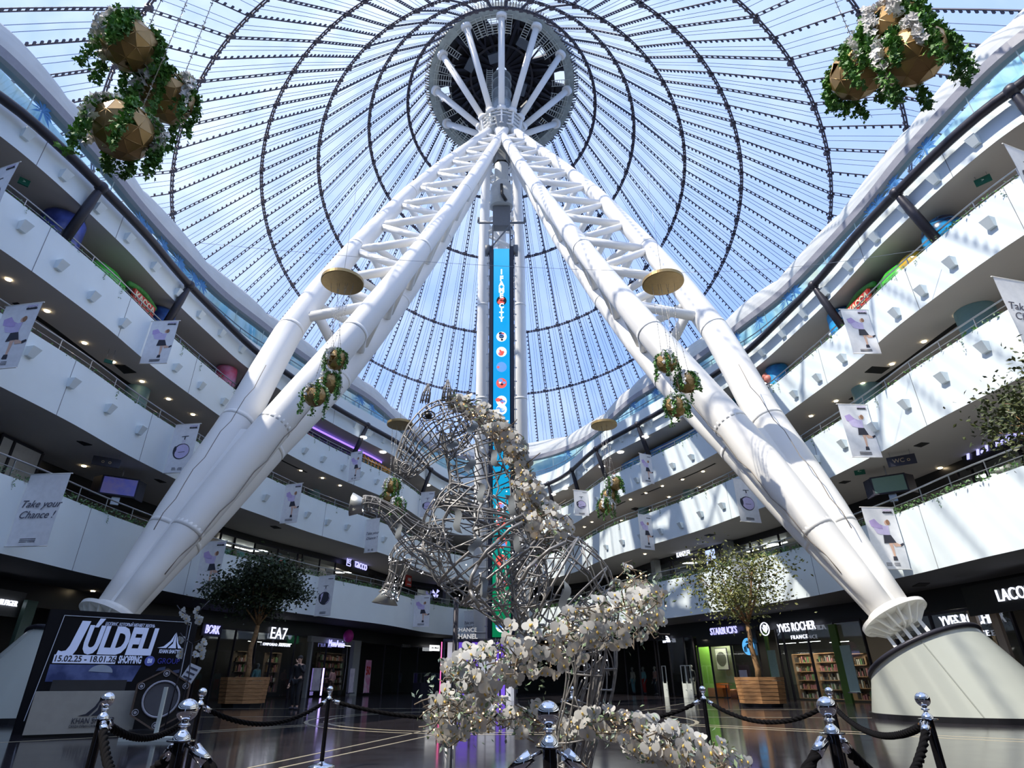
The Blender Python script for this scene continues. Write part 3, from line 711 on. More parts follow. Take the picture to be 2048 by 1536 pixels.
# ------------------------------------------------------------------ gallery details
UP = Vector((0, 0, 1))
def side_name(x): return 'left' if x < 0 else 'right'
MIDI = NC // 2
def rng(a0, a1):
    i, j = az_idx(a0), az_idx(a1); return min(i, j), max(i, j)
IL, IR = az_idx(-62), az_idx(62)
LEV = ['second', 'third', 'fourth', 'fifth']
random.seed(11)
def leaf(mb, p, d, s, mi=0, w=.5):
    d = d.normalized(); e = d.cross(Vector((random.uniform(-1, 1), random.uniform(-1, 1), random.uniform(-1, 1)))).normalized(); n = d.cross(e)
    mb.add([p, p + d * s * .5 + e * s * w * .5 + n * s * .08, p + d * s, p + d * s * .5 - e * s * w * .5 + n * s * .08], [(0, 1, 2, 3)], mi)
for k in range(4):
    for sd, (i0, i1) in (('left', (IL, MIDI + 1)), ('right', (MIDI, IR + 1))):
        off = .2 if k < 3 else .45
        zt = ZT[k]; hgt = (.62, .5, .42, .62)[k]
        root = empty('handrail', cxyz((i0 + i1) // 2, off, zt))
        tag(root, 'steel handrail with posts along the %s side of the %s floor balcony edge' % (sd, LEV[k]), 'railing')
        def rb(mb, name, mt, root=root):
            o = mb.build(name, mt, root); o.matrix_parent_inverse = Matrix.Translation(-root.location); return o
        mt = M_rail if k < 3 else mat('blue_grey_rail', (.12, .18, .24), .4, metal=.5)
        m = MB(); m.path(topl(off, k, i0, i1, hgt), .032, 6); rb(m, 'top_rail', mt)
        for q in ((.55,) if k < 3 else (.33, .66)): m = MB(); m.path(topl(off, k, i0, i1, hgt * q), .016, 4); rb(m, 'mid_rail', mt)
        step = 3
        for i in range(i0, i1, step):
            m = MB(); p = cxyz(i, off, ztop(i, k) - (.25 if k < 3 else 0)); m.beam(p, cxyz(i, off, ztop(i, k) + hgt), .03, .03); rb(m, 'post', mt)
        # planting that spills over the edge
        if k < 3:
            m = MB()
            for i in range(i0, i1 - 1):
                c0 = cxyz(i, .12, zt); D = math.hypot(c0.x, c0.y); nl = int((34 if k == 0 else 17) * (1 if D < 32 else .8)); s_ = .11 if D < 32 else .15
                fullness = .5 + .5 * math.sin(i * .37 + k) * math.sin(i * .11 + 2 * k)
                for q in range(int(nl * (.45 + .55 * fullness))):
                    t = random.random(); p = cxyz(i, random.uniform(-.06, .25), zt) + (cxyz(i + 1, .1, zt) - cxyz(i, .1, zt)) * t
                    p.z += random.uniform(-.05, .20) if k == 0 else random.uniform(-.05, .10)
                    leaf(m, p, Vector((random.uniform(-1, 1), random.uniform(-1, 1), random.uniform(-.3, 1))), s_ * random.uniform(.7, 1.4), random.randint(0, 1))
                if (i * 7 + k * 3) % 9 == 0 or (k == 2 and (i * 5) % 7 == 0):     # a trailing shoot
                    L = random.uniform(.15, .55); p = cxyz(i, -.04, zt)
                    for q in range(int(L * 40)): leaf(m, p + Vector((random.uniform(-.03, .03), random.uniform(-.03, .03), -L * random.random())), Vector((random.uniform(-1, 1), random.uniform(-1, 1), -.5)), .07, random.randint(0, 1))
            o = m.build('edge_planting', [M_leaf2, M_leaf]); shift(o, cxyz((i0 + i1) // 2, 0, zt))
            tag(o, 'grey green trailing plants along the %s side of the %s floor balcony edge' % (sd, LEV[k]), 'plants', kind='stuff')
# ---- wall lights (small wedge boxes) on the balcony walls
SC_L = {4: [(50, 270), (125, 352), (190, 425), (249, 487), (302, 543), (351, 590), (396, 632), (439, 667), (480, 700), (710, 841), (739, 857), (765, 875)],
        3: [(43, 455), (116, 532), (181, 594), (243, 647), (349, 736), (398, 772), (444, 804), (607, 902), (644, 919), (684, 936), (720, 949), (751, 964)],
        2: [(58, 705), (140, 767), (214, 818), (276, 861), (528, 996), (612, 1030), (653, 1045), (692, 1055), (766, 1079)]}
SC_R = {4: [(2035, 193), (1953, 284), (1879, 369), (1821, 434), (1762, 494), (1708, 551), (1660, 597), (1614, 637), (1571, 675), (1529, 707), (1302, 843), (1270, 860), (1245, 878), (1222, 893), (1204, 908), (1188, 921), (1174, 937), (1161, 948)],
        3: [(1984, 448), (1907, 526), (1849, 582), (1796, 626), (1690, 717), (1640, 756), (1593, 789), (1386, 915), (1348, 932), (1276, 961), (1247, 975), (1197, 999)],
        2: [(1973, 695), (1891, 756), (1816, 809), (1753, 854), (1691, 888), (1637, 919), (1448, 1012), (1404, 1029), (1364, 1051), (1324, 1063), (1284, 1074), (1247, 1085), (1215, 1095)]}
def wedge():
    m = MB(); vs = [(-.15, 0, .15), (.15, 0, .15), (.17, -.30, .15), (-.17, -.30, .15), (-.12, 0, -.17), (.12, 0, -.17), (.12, -.14, -.17), (-.12, -.14, -.17)]
    m.add(vs, [(0, 3, 2, 1), (4, 5, 6, 7), (0, 1, 5, 4), (1, 2, 6, 5), (2, 3, 7, 6), (3, 0, 4, 7)]); return m
sc0 = wedge().build('wall_light', M_band); first = True
for sd, T in (('left', SC_L), ('right', SC_R)):
    for lv, pts in T.items():
        for px, py in pts:
            p, n = px_on(px, py, 0); zc = (ZB[lv - 1] + ZT[lv - 1]) / 2 if lv < 4 else 17.15
            p.z = min(max(p.z, ZB[lv - 1] + .4), (ZT[lv - 1] if lv < 4 else 17.35) - .3)
            o = sc0 if first else sc0.copy()
            if not first: C.objects.link(o)
            first = False
            p = p + Vector((n.x, n.y, 0)) * .02
            o.location = p; o.rotation_euler = (0, 0, math.atan2(n.y, n.x) - PI / 2)
            tag(o, 'small white wedge wall light on the %s floor balcony wall, %s side' % (LEV[lv - 1], sd), 'wall light', 'wall lights on the %s floor balcony wall, %s side' % (LEV[lv - 1], sd))
# ---- ceiling lights
DL = {2: [(17, 559), (94, 622), (169, 686), (226, 724), (284, 763), (337, 798), (386, 829), (602, 941), (645, 956), (680, 971), (1915, 630), (1848, 683), (1784, 728), (1726, 767), (1672, 802), (1622, 832), (1406, 943), (1365, 959), (1325, 972), (1292, 986), (1261, 999), (1338, 994), (1398, 974), (1297, 1020), (1243, 1041), (1169, 1054), (1184, 1044)],
      1: [(168, 932), (1880, 936), (1290, 1108)], 3: [(1533, 768), (1352, 841), (1290, 874), (1241, 904), (1204, 933), (1130, 977), (1106, 989), (727, 875), (766, 904), (855, 970)],
      0: [(186, 1182), (50, 1229), (1830, 1188)]}
dl0 = MB().lathe([(.001, -.02), (.085, -.02), (.085, .03), (.001, .03)], n=14).build('ceiling_light', M_lamp); big0 = MB().lathe([(.001, -.03), (.24, -.03), (.24, .03), (.001, .03)], n=18).build('round_ceiling_light', M_lamp_w)
f1 = f2 = True
for k, pts in DL.items():
    for px, py in pts:
        p = at_z(px, py, ZB[k] + .0); src = big0 if k == 3 else dl0
        new = f2 if k == 3 else f1
        o = src if new else src.copy()
        if not new: C.objects.link(o)
        if k == 3: f2 = False
        else: f1 = False
        o.location = p
        nm = ('first', 'second', 'third', 'fourth')[k]; sd = side_name(p.x)
        tag(o, ('large white round' if k == 3 else 'small warm') + ' recessed light in the ceiling of the %s floor gallery, %s side' % (nm, sd), 'ceiling light', 'ceiling lights of the %s floor gallery, %s side' % (nm, sd))
# ---- dark ceiling vents and slots
def on_ceiling(quad, k, name, label, grp=None):
    P = [at_z(x, y, ZB[k]) for x, y in quad]; c = sum(P, Vector()) / 4
    m = MB(); m.add([p + Vector((0, 0, -.015)) for p in P] + [p + Vector((0, 0, .03)) for p in P], [(0, 1, 2, 3), (7, 6, 5, 4), (0, 4, 5, 1), (1, 5, 6, 2), (2, 6, 7, 3), (3, 7, 4, 0)])
    o = m.build(name, mat('vent_black', (.015, .015, .015), .8)); shift(o, c); tag(o, label, 'vent', grp); return o
for q, k, l in (([(228, 729), (250, 730), (273, 745), (248, 747)], 2, 'black square vent in the left gallery ceiling above the third floor'),
                ([(1729, 745), (1744, 733), (1780, 735), (1763, 747)], 2, 'black square vent in the right gallery ceiling above the third floor'),
                ([(1827, 892), (1843, 885), (1859, 886), (1842, 894)], 1, 'dark vent in the right second floor ceiling nearest the hanging direction sign'),
                ([(1677, 966), (1687, 962), (1702, 962), (1690, 967)], 1, 'dark vent in the right second floor ceiling beside the mast leg'),
                ([(153, 882), (165, 883), (185, 890), (168, 891)], 1, 'dark vent in the left second floor ceiling above the hanging screen'),
                ([(308, 958), (318, 959), (333, 965), (320, 965)], 1, 'dark vent in the left second floor ceiling beside the mast leg'),
                ([(1262, 1018), (1270, 1015), (1279, 1016), (1272, 1021)], 2, 'small dark vent in the far right third floor ceiling'),
                ([(1408, 1071), (1418, 1068), (1432, 1069), (1420, 1073)], 1, 'small dark vent in the right ceiling above the dark menswear shop'),
                ([(540, 1052), (552, 1052), (563, 1057), (548, 1057)], 1, 'small dark vent in the left ceiling above the violet lettered shoe shop'),
                ([(1824, 1173), (1838, 1166), (1860, 1166), (1850, 1172)], 0, 'dark vent in the right ground floor ceiling above the cone pedestal')):
    on_ceiling(q, k, 'ceiling_vent', l)
for a0, a1, k, off, l in ((-41, -30, 2, 2.0, 'long black air slot in the left ceiling above the third floor'), (30, 41, 2, 2.0, 'long black air slot in the near right ceiling above the third floor'), (20.5, 24, 2, 1.0, 'short air slot in the right third floor ceiling by the mast leg'),
                       (16, 19.8, 2, 1.0, 'short air slot in the middle of the right third floor ceiling'), (12.5, 15.3, 2, 1.0, 'short air slot in the right third floor ceiling over the hanging planters'), (8.2, 11.4, 2, 1.0, 'short air slot at the far right end of the third floor ceiling'),
                       (30, 33.5, 3, 2.0, 'short black air slot in the right fourth floor ceiling'), (-33, -28, 3, 2.2, 'short black air slot in the left fourth floor ceiling'), (-22, -17, 2, 1.0, 'air slot in the left third floor ceiling beyond the mast leg')):
    i, j = rng(a0, a1); z = ZB[k] - .005; m = MB(); w = .22 if off > 1.5 else .12
    m.strip(loop(off, z, i, j), loop(off + w, z, i, j)); m.strip(loop(off, z, i, j), loop(off, z + .04, i, j)); o = m.build('air_slot', mat('vent_black', (.01, .01, .01), .8)); shift(o, cxyz((i + j) // 2, off, z)); tag(o, l, 'air slot')
# ---- teal columns
for px, py, r in ((1378, 985, .42), (1287, 1018, .42), (1193, 1052, .42), (1738, 794, .62), (1597, 877, .42), (1956, 640, .62), (273, 790, .5), (413, 872, .4), (629, 978, .42), (1315, 1010, .3), (1410, 985, .3)):
    off = (3.4 if r < .45 else 2.0) if r > .35 else 6.0
    a = pxaz(px, py); p, n = az_pt(a, off, 9.9); m = MB(); m.lathe([(r, 0), (r, 3.05)], p, 28); o = m.build('round_column', M_teal); shift(o, p)
    tag(o, 'teal round column on the third floor gallery, %s side' % side_name(p.x), 'column', 'teal columns of the third floor gallery, %s side' % side_name(p.x))
# ---- banners hung square to the balcony walls
M_ban = mat('banner_fabric', (.88, .88, .90), .6); M_lil = mat('lilac_print', (.55, .42, .75), .6); M_lil2 = mat('pale_violet_print', (.66, .58, .84), .6)
M_ink = mat('black_print', (.03, .03, .05), .6); M_skin = mat('skin_print', (.75, .48, .36), .6); M_hair = mat('hair_print', (.35, .18, .10), .6)
def circ(cx_, cy_, rx, ry=None, n=20, a0=0, a1=2 * PI):
    ry = ry or rx; return [(cx_ + rx * math.cos(a0 + (a1 - a0) * i / n), cy_ + ry * math.sin(a0 + (a1 - a0) * i / n)) for i in range(n)]
def banner_art(mb, kind):
    """u 0..1 across, v 0..-2.2 down; print lies 4 mm proud"""
    X, Y, Nn = Vector((1, 0, 0)), Vector((0, 0, 1)), Vector((0, -1, 0))
    def P(poly, mi, d=.004): mb.prism(poly, (0, -.006, 0), X, Y, Nn, d, mi)
    if kind == 'bottle':
        P(circ(.5, -1.25, .34, .36, 24), 4, .003); P(circ(.52, -1.25, .30, .32, 24), 2, .005); P(circ(.22, -1.2, .07, .2, 12), 4, .006); P([(.44, -.9), (.58, -.9), (.58, -.72), (.44, -.72)], 3, .005); P([(.50, -.72), (.54, -.72), (.54, -.55), (.50, -.55)], 4, .005); P([(.38, -.56), (.66, -.54), (.66, -.57), (.38, -.59)], 4, .005)
        P([(.38, -1.28), (.66, -1.27), (.66, -1.29), (.38, -1.30)], 4, .007)
    elif kind == 'lady':
        P([(.2, -.75), (.45, -.62), (.62, -.85), (.5, -1.0), (.28, -.95)], 2, .003); P([(.12, -.5), (.3, -.42), (.42, -.6), (.62, -.72), (.60, -.80), (.35, -.78), (.15, -.70)], 1)
        P([(.48, -.68), (.68, -.66), (.66, -1.02), (.5, -1.02)], 2, .006); P(circ(.66, -.56, .07, .09, 12), 5, .007); P(circ(.70, -.54, .06, .10, 12), 6, .008)
        P([(.46, -1.0), (.68, -1.0), (.78, -1.28), (.42, -1.30)], 4, .007); P([(.55, -1.28), (.66, -1.28), (.66, -1.5), (.64, -1.78), (.59, -1.78), (.58, -1.5)], 5, .005); P([(.66, -1.28), (.76, -1.27), (.92, -1.36), (.9, -1.40), (.72, -1.42)], 5, .005)
        P([(.56, -1.76), (.66, -1.76), (.67, -1.9), (.54, -1.9)], 4, .007); P([(.88, -1.33), (.98, -1.28), (1.0, -1.34), (.9, -1.42)], 4, .007)
    if kind != 'text':
        P([(.62, -.16), (.92, -.16), (.92, -.20), (.62, -.20)], 4, .003)
    for q in range(3): P([(.3, -1.98 - q * .045), (.7, -1.98 - q * .045), (.7, -2.0 - q * .045), (.3, -2.0 - q * .045)], 4, .003)
BAN = [  # wall-edge top px, level of the wall, width, kind, side, what sets it apart
 ((66, 932), 1, 1.35, 'text', -1, 'white handwriting banner nearest the left edge, on the second floor balcony wall'),
 ((17, 598), 2, 1.3, 'lady', -1, 'leaping woman banner at the left picture edge, on the third floor balcony wall'),
 ((-2, 312), 3, 1.2, 'bottle', -1, 'lilac bottle banner at the upper left edge, on the fourth floor balcony wall'),
 ((303, 643), 3, 1.15, 'lady', -1, 'leaping woman banner on the left fourth floor balcony wall, next to the dark strut'),
 ((350, 850), 2, 1.15, 'bottle', -1, 'lilac bottle banner on the left third floor balcony wall, next to the mast leg'),
 ((406, 1084), 1, 1.2, 'lady', -1, 'leaping woman banner on the left second floor wall, between mast leg and tree'),
 ((571, 970), 2, 1.1, 'lady', -1, 'leaping woman banner on the left third floor wall, right of the mast leg'),
 ((637, 1153), 1, 1.2, 'bottle', -1, 'lilac bottle banner on the left second floor wall, right of the dark tree'),
 ((701, 906), 3, 1.0, 'lady', -1, 'leaping woman banner on the left fourth floor wall, beside the yellow figures'),
 ((733, 1040), 2, 1.1, 'text', -1, 'white handwriting banner on the left third floor wall, below the horse foreleg'),
 ((828, 1190), 1, 1.3, 'lady', -1, 'leaping woman banner on the left second floor wall, below the red shop sign'),
 ((841, 985), 3, 1.2, 'bottle', -1, 'lilac bottle banner on the left fourth floor wall, at the horse chest'),
 ((928, 1223), 1, 1.4, 'text', -1, 'white handwriting banner at the far end, left of the lit screen tower'),
 ((2052, 276), 3, 1.35, 'bottle', 1, 'lilac bottle banner at the upper right edge, on the fourth floor balcony wall'),
 ((2062, 550), 2, 1.5, 'text', 1, 'white handwriting banner at the right edge, on the third floor balcony wall'),
 ((1736, 620), 3, 1.1, 'lady', 1, 'leaping woman banner on the right fourth floor wall, beside the blue barrel'),
 ((1735, 810), 2, 1.2, 'lady', 1, 'leaping woman banner on the right third floor balcony wall'),
 ((1788, 1016), 1, 1.25, 'lady', 1, 'largest leaping woman banner, on the right second floor wall above the cone pedestal'),
 ((1508, 962), 2, 1.3, 'bottle', 1, 'lilac bottle banner partly behind the right mast leg'),
 ((1303, 911), 3, 1.0, 'lady', 1, 'leaping woman banner on the right fourth floor wall, by the strut near the blue wall'),
 ((1303, 1032), 2, 1.1, 'lady', 1, 'leaping woman banner on the right third floor wall above the dark menswear shop'),
 ((1176, 982), 3, 1.2, 'bottle', 1, 'lilac bottle banner on the far right fourth floor wall'),
 ((1119, 1024), 3, 1.1, 'lady', 1, 'leaping woman banner furthest right end of the fourth floor wall, by the horse mane'),
 ((1502, 1122), 1, 1.2, 'text', 1, 'white handwriting banner behind the crown of the right tree'),
 ((1085, 1115), 2, 1.3, 'lady', 1, 'leaping woman banner on the far third floor wall, seen through the horse')]
M_script = mat('handwriting_ink', (.06, .06, .10), .6)
for (wx, wy), lv, wd, kind, sd, lab in BAN:
    p, n = px_on(wx, wy, 0); k = lv - 1
    zt = min(p.z, ZT[k] + .25); hgt = 2.25 if lv < 3 else 2.05
    inward = -n; U = inward if sd < 0 else n   # picture runs left to right for the viewer
    p0 = Vector((p.x, p.y, zt)) + inward * .05
    org = p0 if sd < 0 else p0 + inward * wd
    face = U.cross(UP).normalized()          # toward viewer side is -y of local frame
    M4 = Matrix((U, UP.cross(U), UP)).transposed().to_4x4(); M4.translation = org
    root = empty('hanging_banner', org); root.rotation_euler = M4.to_euler(); tag(root, lab, 'banner', 'perfume banners on the balconies')
    sx, sz = wd, hgt / 2.2
    m = MB(); nx, nz_ = 6, 10
    def wav(u, v): return .03 * math.sin(u * 5 + v * 2.2 + wx) * v / 2.2
    vs = [(u / nx * sx, wav(u / nx, v / nz_ * 2.2), -v / nz_ * 2.2 * sz) for v in range(nz_ + 1) for u in range(nx + 1)]
    m.add([(x, y - .004, z) for x, y, z in vs] , [(v * (nx + 1) + u, (v + 1) * (nx + 1) + u, (v + 1) * (nx + 1) + u + 1, v * (nx + 1) + u + 1) for v in range(nz_) for u in range(nx)], 0, True)
    m.add([(x, y + .004, z) for x, y, z in vs] , [(v * (nx + 1) + u, v * (nx + 1) + u + 1, (v + 1) * (nx + 1) + u + 1, (v + 1) * (nx + 1) + u) for v in range(nz_) for u in range(nx)], 0, True)
    cl = m.build('cloth', M_ban, root)
    a_ = MB(); banner_art(a_, kind); a_.v = [(x * sx, y + wav(x, -z) - .004, z * sz) for x, y, z in a_.v]
    a_.build('print', [M_ban, M_lil, M_lil2, mat('bottle_cap_print', (.75, .72, .80), .6), M_ink, M_skin, M_hair], root)
    m = MB(); m.tube((-.06, 0, .01), (sx + .06, 0, .01), .018, n=6); m.build('hanging_rod', M_white, root); m = MB(); m.tube((-.02, 0, -2.2 * sz), (sx + .02, 0, -2.2 * sz), .018, n=6); m.build('weight_rod', M_white, root)
    T = Matrix(((1, 0, 0, 0), (0, 0, -1, 0), (0, 1, 0, 0), (0, 0, 0, 1)))   # text plane xy -> xz
    if kind == 'text':
        for s_, (u, v) in (('Take your', (.52, -.95)), ('Chance !', (.5, -1.28))):
            text(s_, Matrix.Translation((u * sx, -.025, v * sz)) @ T, .24 * sx, M_script, root, 'handwriting', .002, shear=.35)
    elif abs(wx - 1003) > 380:
        text('CHANCE', Matrix.Translation((.78 * sx, -.02, -.10 * sz)) @ T, .09, M_lil, root, 'heading', .002); text('CHANEL', Matrix.Translation((.78 * sx, -.02, -.18 * sz)) @ T, .10, M_ink, root, 'heading', .002, bold=.003)
# ------------------------------------------------------------------ people
def skinned(chains, name, m, parent, sub=2):
    """chains: lists of (point, radius) sharing their first point with an earlier one; the root is the first point"""
    vs = []; es = []; rs = []; idx = {}
    for ch in chains:
        prev = None
        for p, r in ch:
            key = tuple(round(c, 4) for c in p)
            if key not in idx: idx[key] = len(vs); vs.append(p); rs.append(r if isinstance(r, tuple) else (r, r))
            if prev is not None and prev != idx[key]: es.append((prev, idx[key]))
            prev = idx[key]
    me = bpy.data.meshes.new('t'); me.from_pydata(vs, es, []); o = bpy.data.objects.new('t', me); C.objects.link(o)
    sk = o.modifiers.new('s', 'SKIN'); sk.use_smooth_shade = True
    for i, r in enumerate(rs): me.skin_vertices[0].data[i].radius = r
    me.skin_vertices[0].data[0].use_root = True
    su = o.modifiers.new('u', 'SUBSURF'); su.levels = sub
    bpy.context.view_layer.update()
    me2 = bpy.data.meshes.new_from_object(o.evaluated_get(bpy.context.evaluated_depsgraph_get())); bpy.data.objects.remove(o)
    me2.name = name; me2.materials.clear(); me2.materials.append(m)
    q = bpy.data.objects.new(name, me2); C.objects.link(q)
    if parent: q.parent = parent
    return q
def person(name, loc, face, h, skin, hair, top, trousers, pose, label, cat='person', shoes=None, skirt=False):
    """face: heading angle; local +y is forward"""
    root = empty(name, loc); root.rotation_euler = (0, 0, face); s = h / 1.75; tag(root, label, cat)
    V = lambda x, y, z: (x * s, y * s, z * s); R = lambda a, b=None: (a * s, (b or a) * s)
    P = dict(handL=(-.25, .12, .80), elbL=(-.27, -.03, 1.10), handR=(.25, .12, .80), elbR=(.27, -.03, 1.10), ankL=(-.11, 0, .08), ankR=(.12, -.02, .08), kneeL=(-.11, .03, .50), kneeR=(.12, .03, .50)); P.update(pose)
    pel, ch, nk, hd = (0, 0, .95), (0, 0, 1.30), (0, .0, 1.48), (0, .03, 1.62)
    shL, shR = (-.19, 0, 1.42), (.19, 0, 1.42); hpL, hpR = (-.10, 0, .90), (.10, 0, .90)
    def arm(sh, e, hn): return [(V(*sh), R(.050)), (V(*e), R(.042)), (V(*hn), R(.026))]
    body = [[(V(*pel), R(.13, .10)), (V(0, 0, 1.12), R(.12, .09)), (V(*ch), R(.145, .10)), (V(0, 0, 1.42), R(.10, .08)), (V(*nk), R(.052)), (V(0, .01, 1.54), R(.055)), (V(*hd), R(.078, .095)), (V(0, .015, 1.70), R(.065, .08))],
            [(V(0, 0, 1.42), R(.1, .08))] + arm(shL, P['elbL'], P['handL']), [(V(0, 0, 1.42), R(.1, .08))] + arm(shR, P['elbR'], P['handR']),
            [(V(*pel), R(.13, .1)), (V(*hpL), R(.085)), (V(*P['kneeL']), R(.055)), (V(*P['ankL']), R(.04)), (V(P['ankL'][0], P['ankL'][1] + .14, .035), R(.035, .03))],
            [(V(*pel), R(.13, .1)), (V(*hpR), R(.085)), (V(*P['kneeR']), R(.055)), (V(*P['ankR']), R(.04)), (V(P['ankR'][0], P['ankR'][1] + .14, .035), R(.035, .03))]]
    bo = skinned(body, 'body', skin, root)
    # hands: palm, four fingers and a thumb each
    m = MB()
    for hn, e in ((P['handL'], P['elbL']), (P['handR'], P['elbR'])):
        hp = Vector(V(*hn)); d = (hp - Vector(V(*e))).normalized(); sx_ = d.cross(Vector((0, 0, 1)));  sx_ = sx_.normalized() if sx_.length > .1 else Vector((1, 0, 0)); fy = sx_.cross(d)
        m.path([hp, hp + d * .04 * s, hp + d * .09 * s], [.026 * s, .034 * s, .030 * s], 8)
        for q in range(4):
            b0 = hp + d * .085 * s + sx_ * (q - 1.5) * .018 * s; L = (.06, .072, .068, .052)[q] * s
            m.path([b0, b0 + d * L * .5, b0 + d * L * .95 + fy * L * .25], [.010 * s, .009 * s, .007 * s], 6)
        b0 = hp + d * .03 * s - sx_ * .03 * s; m.path([b0, b0 + (d - sx_ * .6) * .03 * s, b0 + (d - sx_ * .3) * .055 * s], [.011 * s, .010 * s, .008 * s], 6)
    m.build('hands', skin, root)
    m = MB()
    hc = Vector(V(0, .03, 1.64))
    for sx_ in (-1, 1): m.ball(hc + Vector((sx_ * .032 * s, .088 * s, 0)), .010 * s, 6, 1); m.ball(hc + Vector((sx_ * .085 * s, -.01 * s, -.01 * s)), .022 * s, 6, 0, (.4, .8, 1.2))
    m.ball(hc + Vector((0, .105 * s, -.03 * s)), .016 * s, 6, 0, (.8, 1, 1.3)); m.ball(hc + Vector((0, .090 * s, -.068 * s)), .020 * s, 6, 2, (1, .4, .3)); m.build('face', [skin, M_ink, M_lip], root)
    m = MB(); m.ball(Vector(V(0, .0, 1.675)), .098 * s, 10, 0, (.92, 1.05, .9)); 
    if hair[1]: m.ball(Vector(V(0, -.05, 1.56)), .085 * s, 8, 0, (1, .7, 1.6))
    m.build('hair', hair[0], root)
    g = .016
    jk = [[(V(0, 0, .92), R(.15, .12)), (V(0, 0, 1.12), R(.135, .11)), (V(*ch), R(.165, .12)), (V(0, 0, 1.43), R(.10, .085))],
          [(V(*ch), R(.165, .12)), (V(*shL), R(.07)), (V(*P['elbL']), R(.058)), (V(*[a + (b - a) * .92 for a, b in zip(P['elbL'], P['handL'])]), R(.042))],
          [(V(*ch), R(.165, .12)), (V(*shR), R(.07)), (V(*P['elbR']), R(.058)), (V(*[a + (b - a) * .92 for a, b in zip(P['elbR'], P['handR'])]), R(.042))]]
    skinned(jk, 'jacket' if not skirt else 'top', top, root)
    if skirt:
        m = MB(); m.lathe([(.13 * s, .98 * s), (.18 * s, .8 * s), (.22 * s, .55 * s)], (0, 0, 0), 18); m.build('skirt', trousers, root)
    else:
        skinned([[(V(*pel), R(.145, .12)), (V(*hpL), R(.105)), (V(*P['kneeL']), R(.078)), (V(P['ankL'][0], P['ankL'][1], .12), R(.062))], [(V(*pel), R(.145, .12)), (V(*hpR), R(.105)), (V(*P['kneeR']), R(.078)), (V(P['ankR'][0], P['ankR'][1], .12), R(.062))]], 'trousers', trousers, root)
    for q in ('ankL', 'ankR'):
        m = MB(); a = P[q]; m.ball(V(a[0], a[1] + .07, .05), .055 * s, 8, 0, (.85, 2.4, .9)); m.build('shoe', shoes or M_ink, root)
    return root
M_lip = mat('lip_colour', (.45, .14, .12), .5); M_skn = mat('skin_tone', (.62, .38, .27), .5); M_manq = mat('grey_mannequin', (.30, .30, .31), .4)
M_hairb = mat('black_hair', (.015, .012, .01), .6); M_suit = mat('black_suit_cloth', (.014, .014, .018), .7); M_shirt = mat('pale_shirt', (.55, .56, .55), .7)
M_pinkc = mat('dusty_pink_cloth', (.45, .24, .22), .7); M_brn = mat('brown_cloth', (.12, .07, .05), .7); M_tealc = mat('pale_teal_cloth', (.25, .50, .55), .7); M_cream = mat('cream_cloth', (.6, .56, .48), .7)
M_green = mat('lime_green_wall', (.28, .62, .08), .6); M_red = mat('signal_red', (.60, .04, .03), .5)
# ------------------------------------------------------------------ shops
def tang(n): return Vector((n.y, -n.x, 0)).normalized()
def face_frame(p, n): return frame(p, tang(n), UP)
def facade(name, label, xs, yref, k, off=3.6, z0=None, z1=None, mull=.10, mt=None, pane=M_glass, groupcat='shopfront'):
    z0 = (0 if k == 0 else ZT[k - 1] - .9) if z0 is None else z0; z1 = (3.6 if k == 0 else 8.65) if z1 is None else z1
    pts = [px_on(x, yref, off)[0] for x in xs]
    base = Vector((pts[0].x, pts[0].y, z0)); root = empty(name, base); tag(root, label, groupcat)
    def part(mb, nm, mm):
        o = mb.build(nm, mm, root); o.matrix_parent_inverse = Matrix.Translation(-base); return o
    mt = mt or M_dark
    for p in pts: m = MB(); m.beam((p.x, p.y, z0), (p.x, p.y, z1), mull, mull, up=(1, 0, 0)); part(m, 'mullion', mt)
    for p, q in zip(pts, pts[1:]):
        m = MB(); m.quad((p.x, p.y, z0 + .05), (q.x, q.y, z0 + .05), (q.x, q.y, z1), (p.x, p.y, z1)); part(m, 'glass_pane', pane)
        m = MB(); m.beam((p.x, p.y, z1), (q.x, q.y, z1), .08, .1); part(m, 'head_rail', mt)
    return root, part
def sign(txt, px, py, off, size, m, label, k=0, width=None, back=None, sub=None, name='shop_sign', tall=None, shear=0, bold=0):
    p, n = px_on(px, py, off); root = empty(name, p); tag(root, label, 'sign')
    def fix(o): o.matrix_parent_inverse = Matrix.Translation(-p); return o
    if back:
        w_, h_, bm = back; mb = MB(); M3 = Matrix((tang(n), n, UP)).transposed(); mb.box(p + n * .06, (w_, .08, h_), M3); fix(mb.build('backing_board', bm, root))
    fix(text(txt, face_frame(p - n * .02, n), size, m, root, 'lettering', .025, width=width, shear=shear, bold=bold))
    if sub: fix(text(sub[0], face_frame(p - n * .02 + tang(n) * sub[3] - UP * sub[2], n), sub[1], m, root, 'small_lettering', .02, space=1.3))
    return root, p, n, fix
def spt(px, py, off, z=None):
    p, n = px_on(px, py, off)
    if z is not None: p.z = z
    return p, n
# lower left
M_frame_grey = mat('pale_grey_portal', (.33, .35, .36), .5)
facade('shopfront', 'dark glazed shopfront behind the dark tree, left of the sports shop', [395, 430, 462, 500], 1320, 0)
facade('shopfront', 'dark glazed sports shopfront beside the man in a suit', [506, 540, 585, 618], 1320, 0)
facade('shopfront', 'beauty shop front with violet sign and magenta balloon', [622, 650, 700], 1320, 0)
facade('shopfront', 'grey columned shopfront right of the pink sale poster', [768, 800, 835, 880], 1320, 0)
for x0, x1, l in ((709, 722, 'pale grey upright pillar left of the sale poster'), (617.5, 620.5, 'slim bright upright strip between the sport and beauty shops')):
    p, n = spt(x0, 1320, 3.3, 0); q, _ = spt(x1, 1320, 3.3, 0); m = MB(); m.beam(p, p + UP * 3.5, (q - p).length, .3, up=n); o = m.build('pillar', M_frame_grey); shift(o, p); tag(o, l, 'pillar')
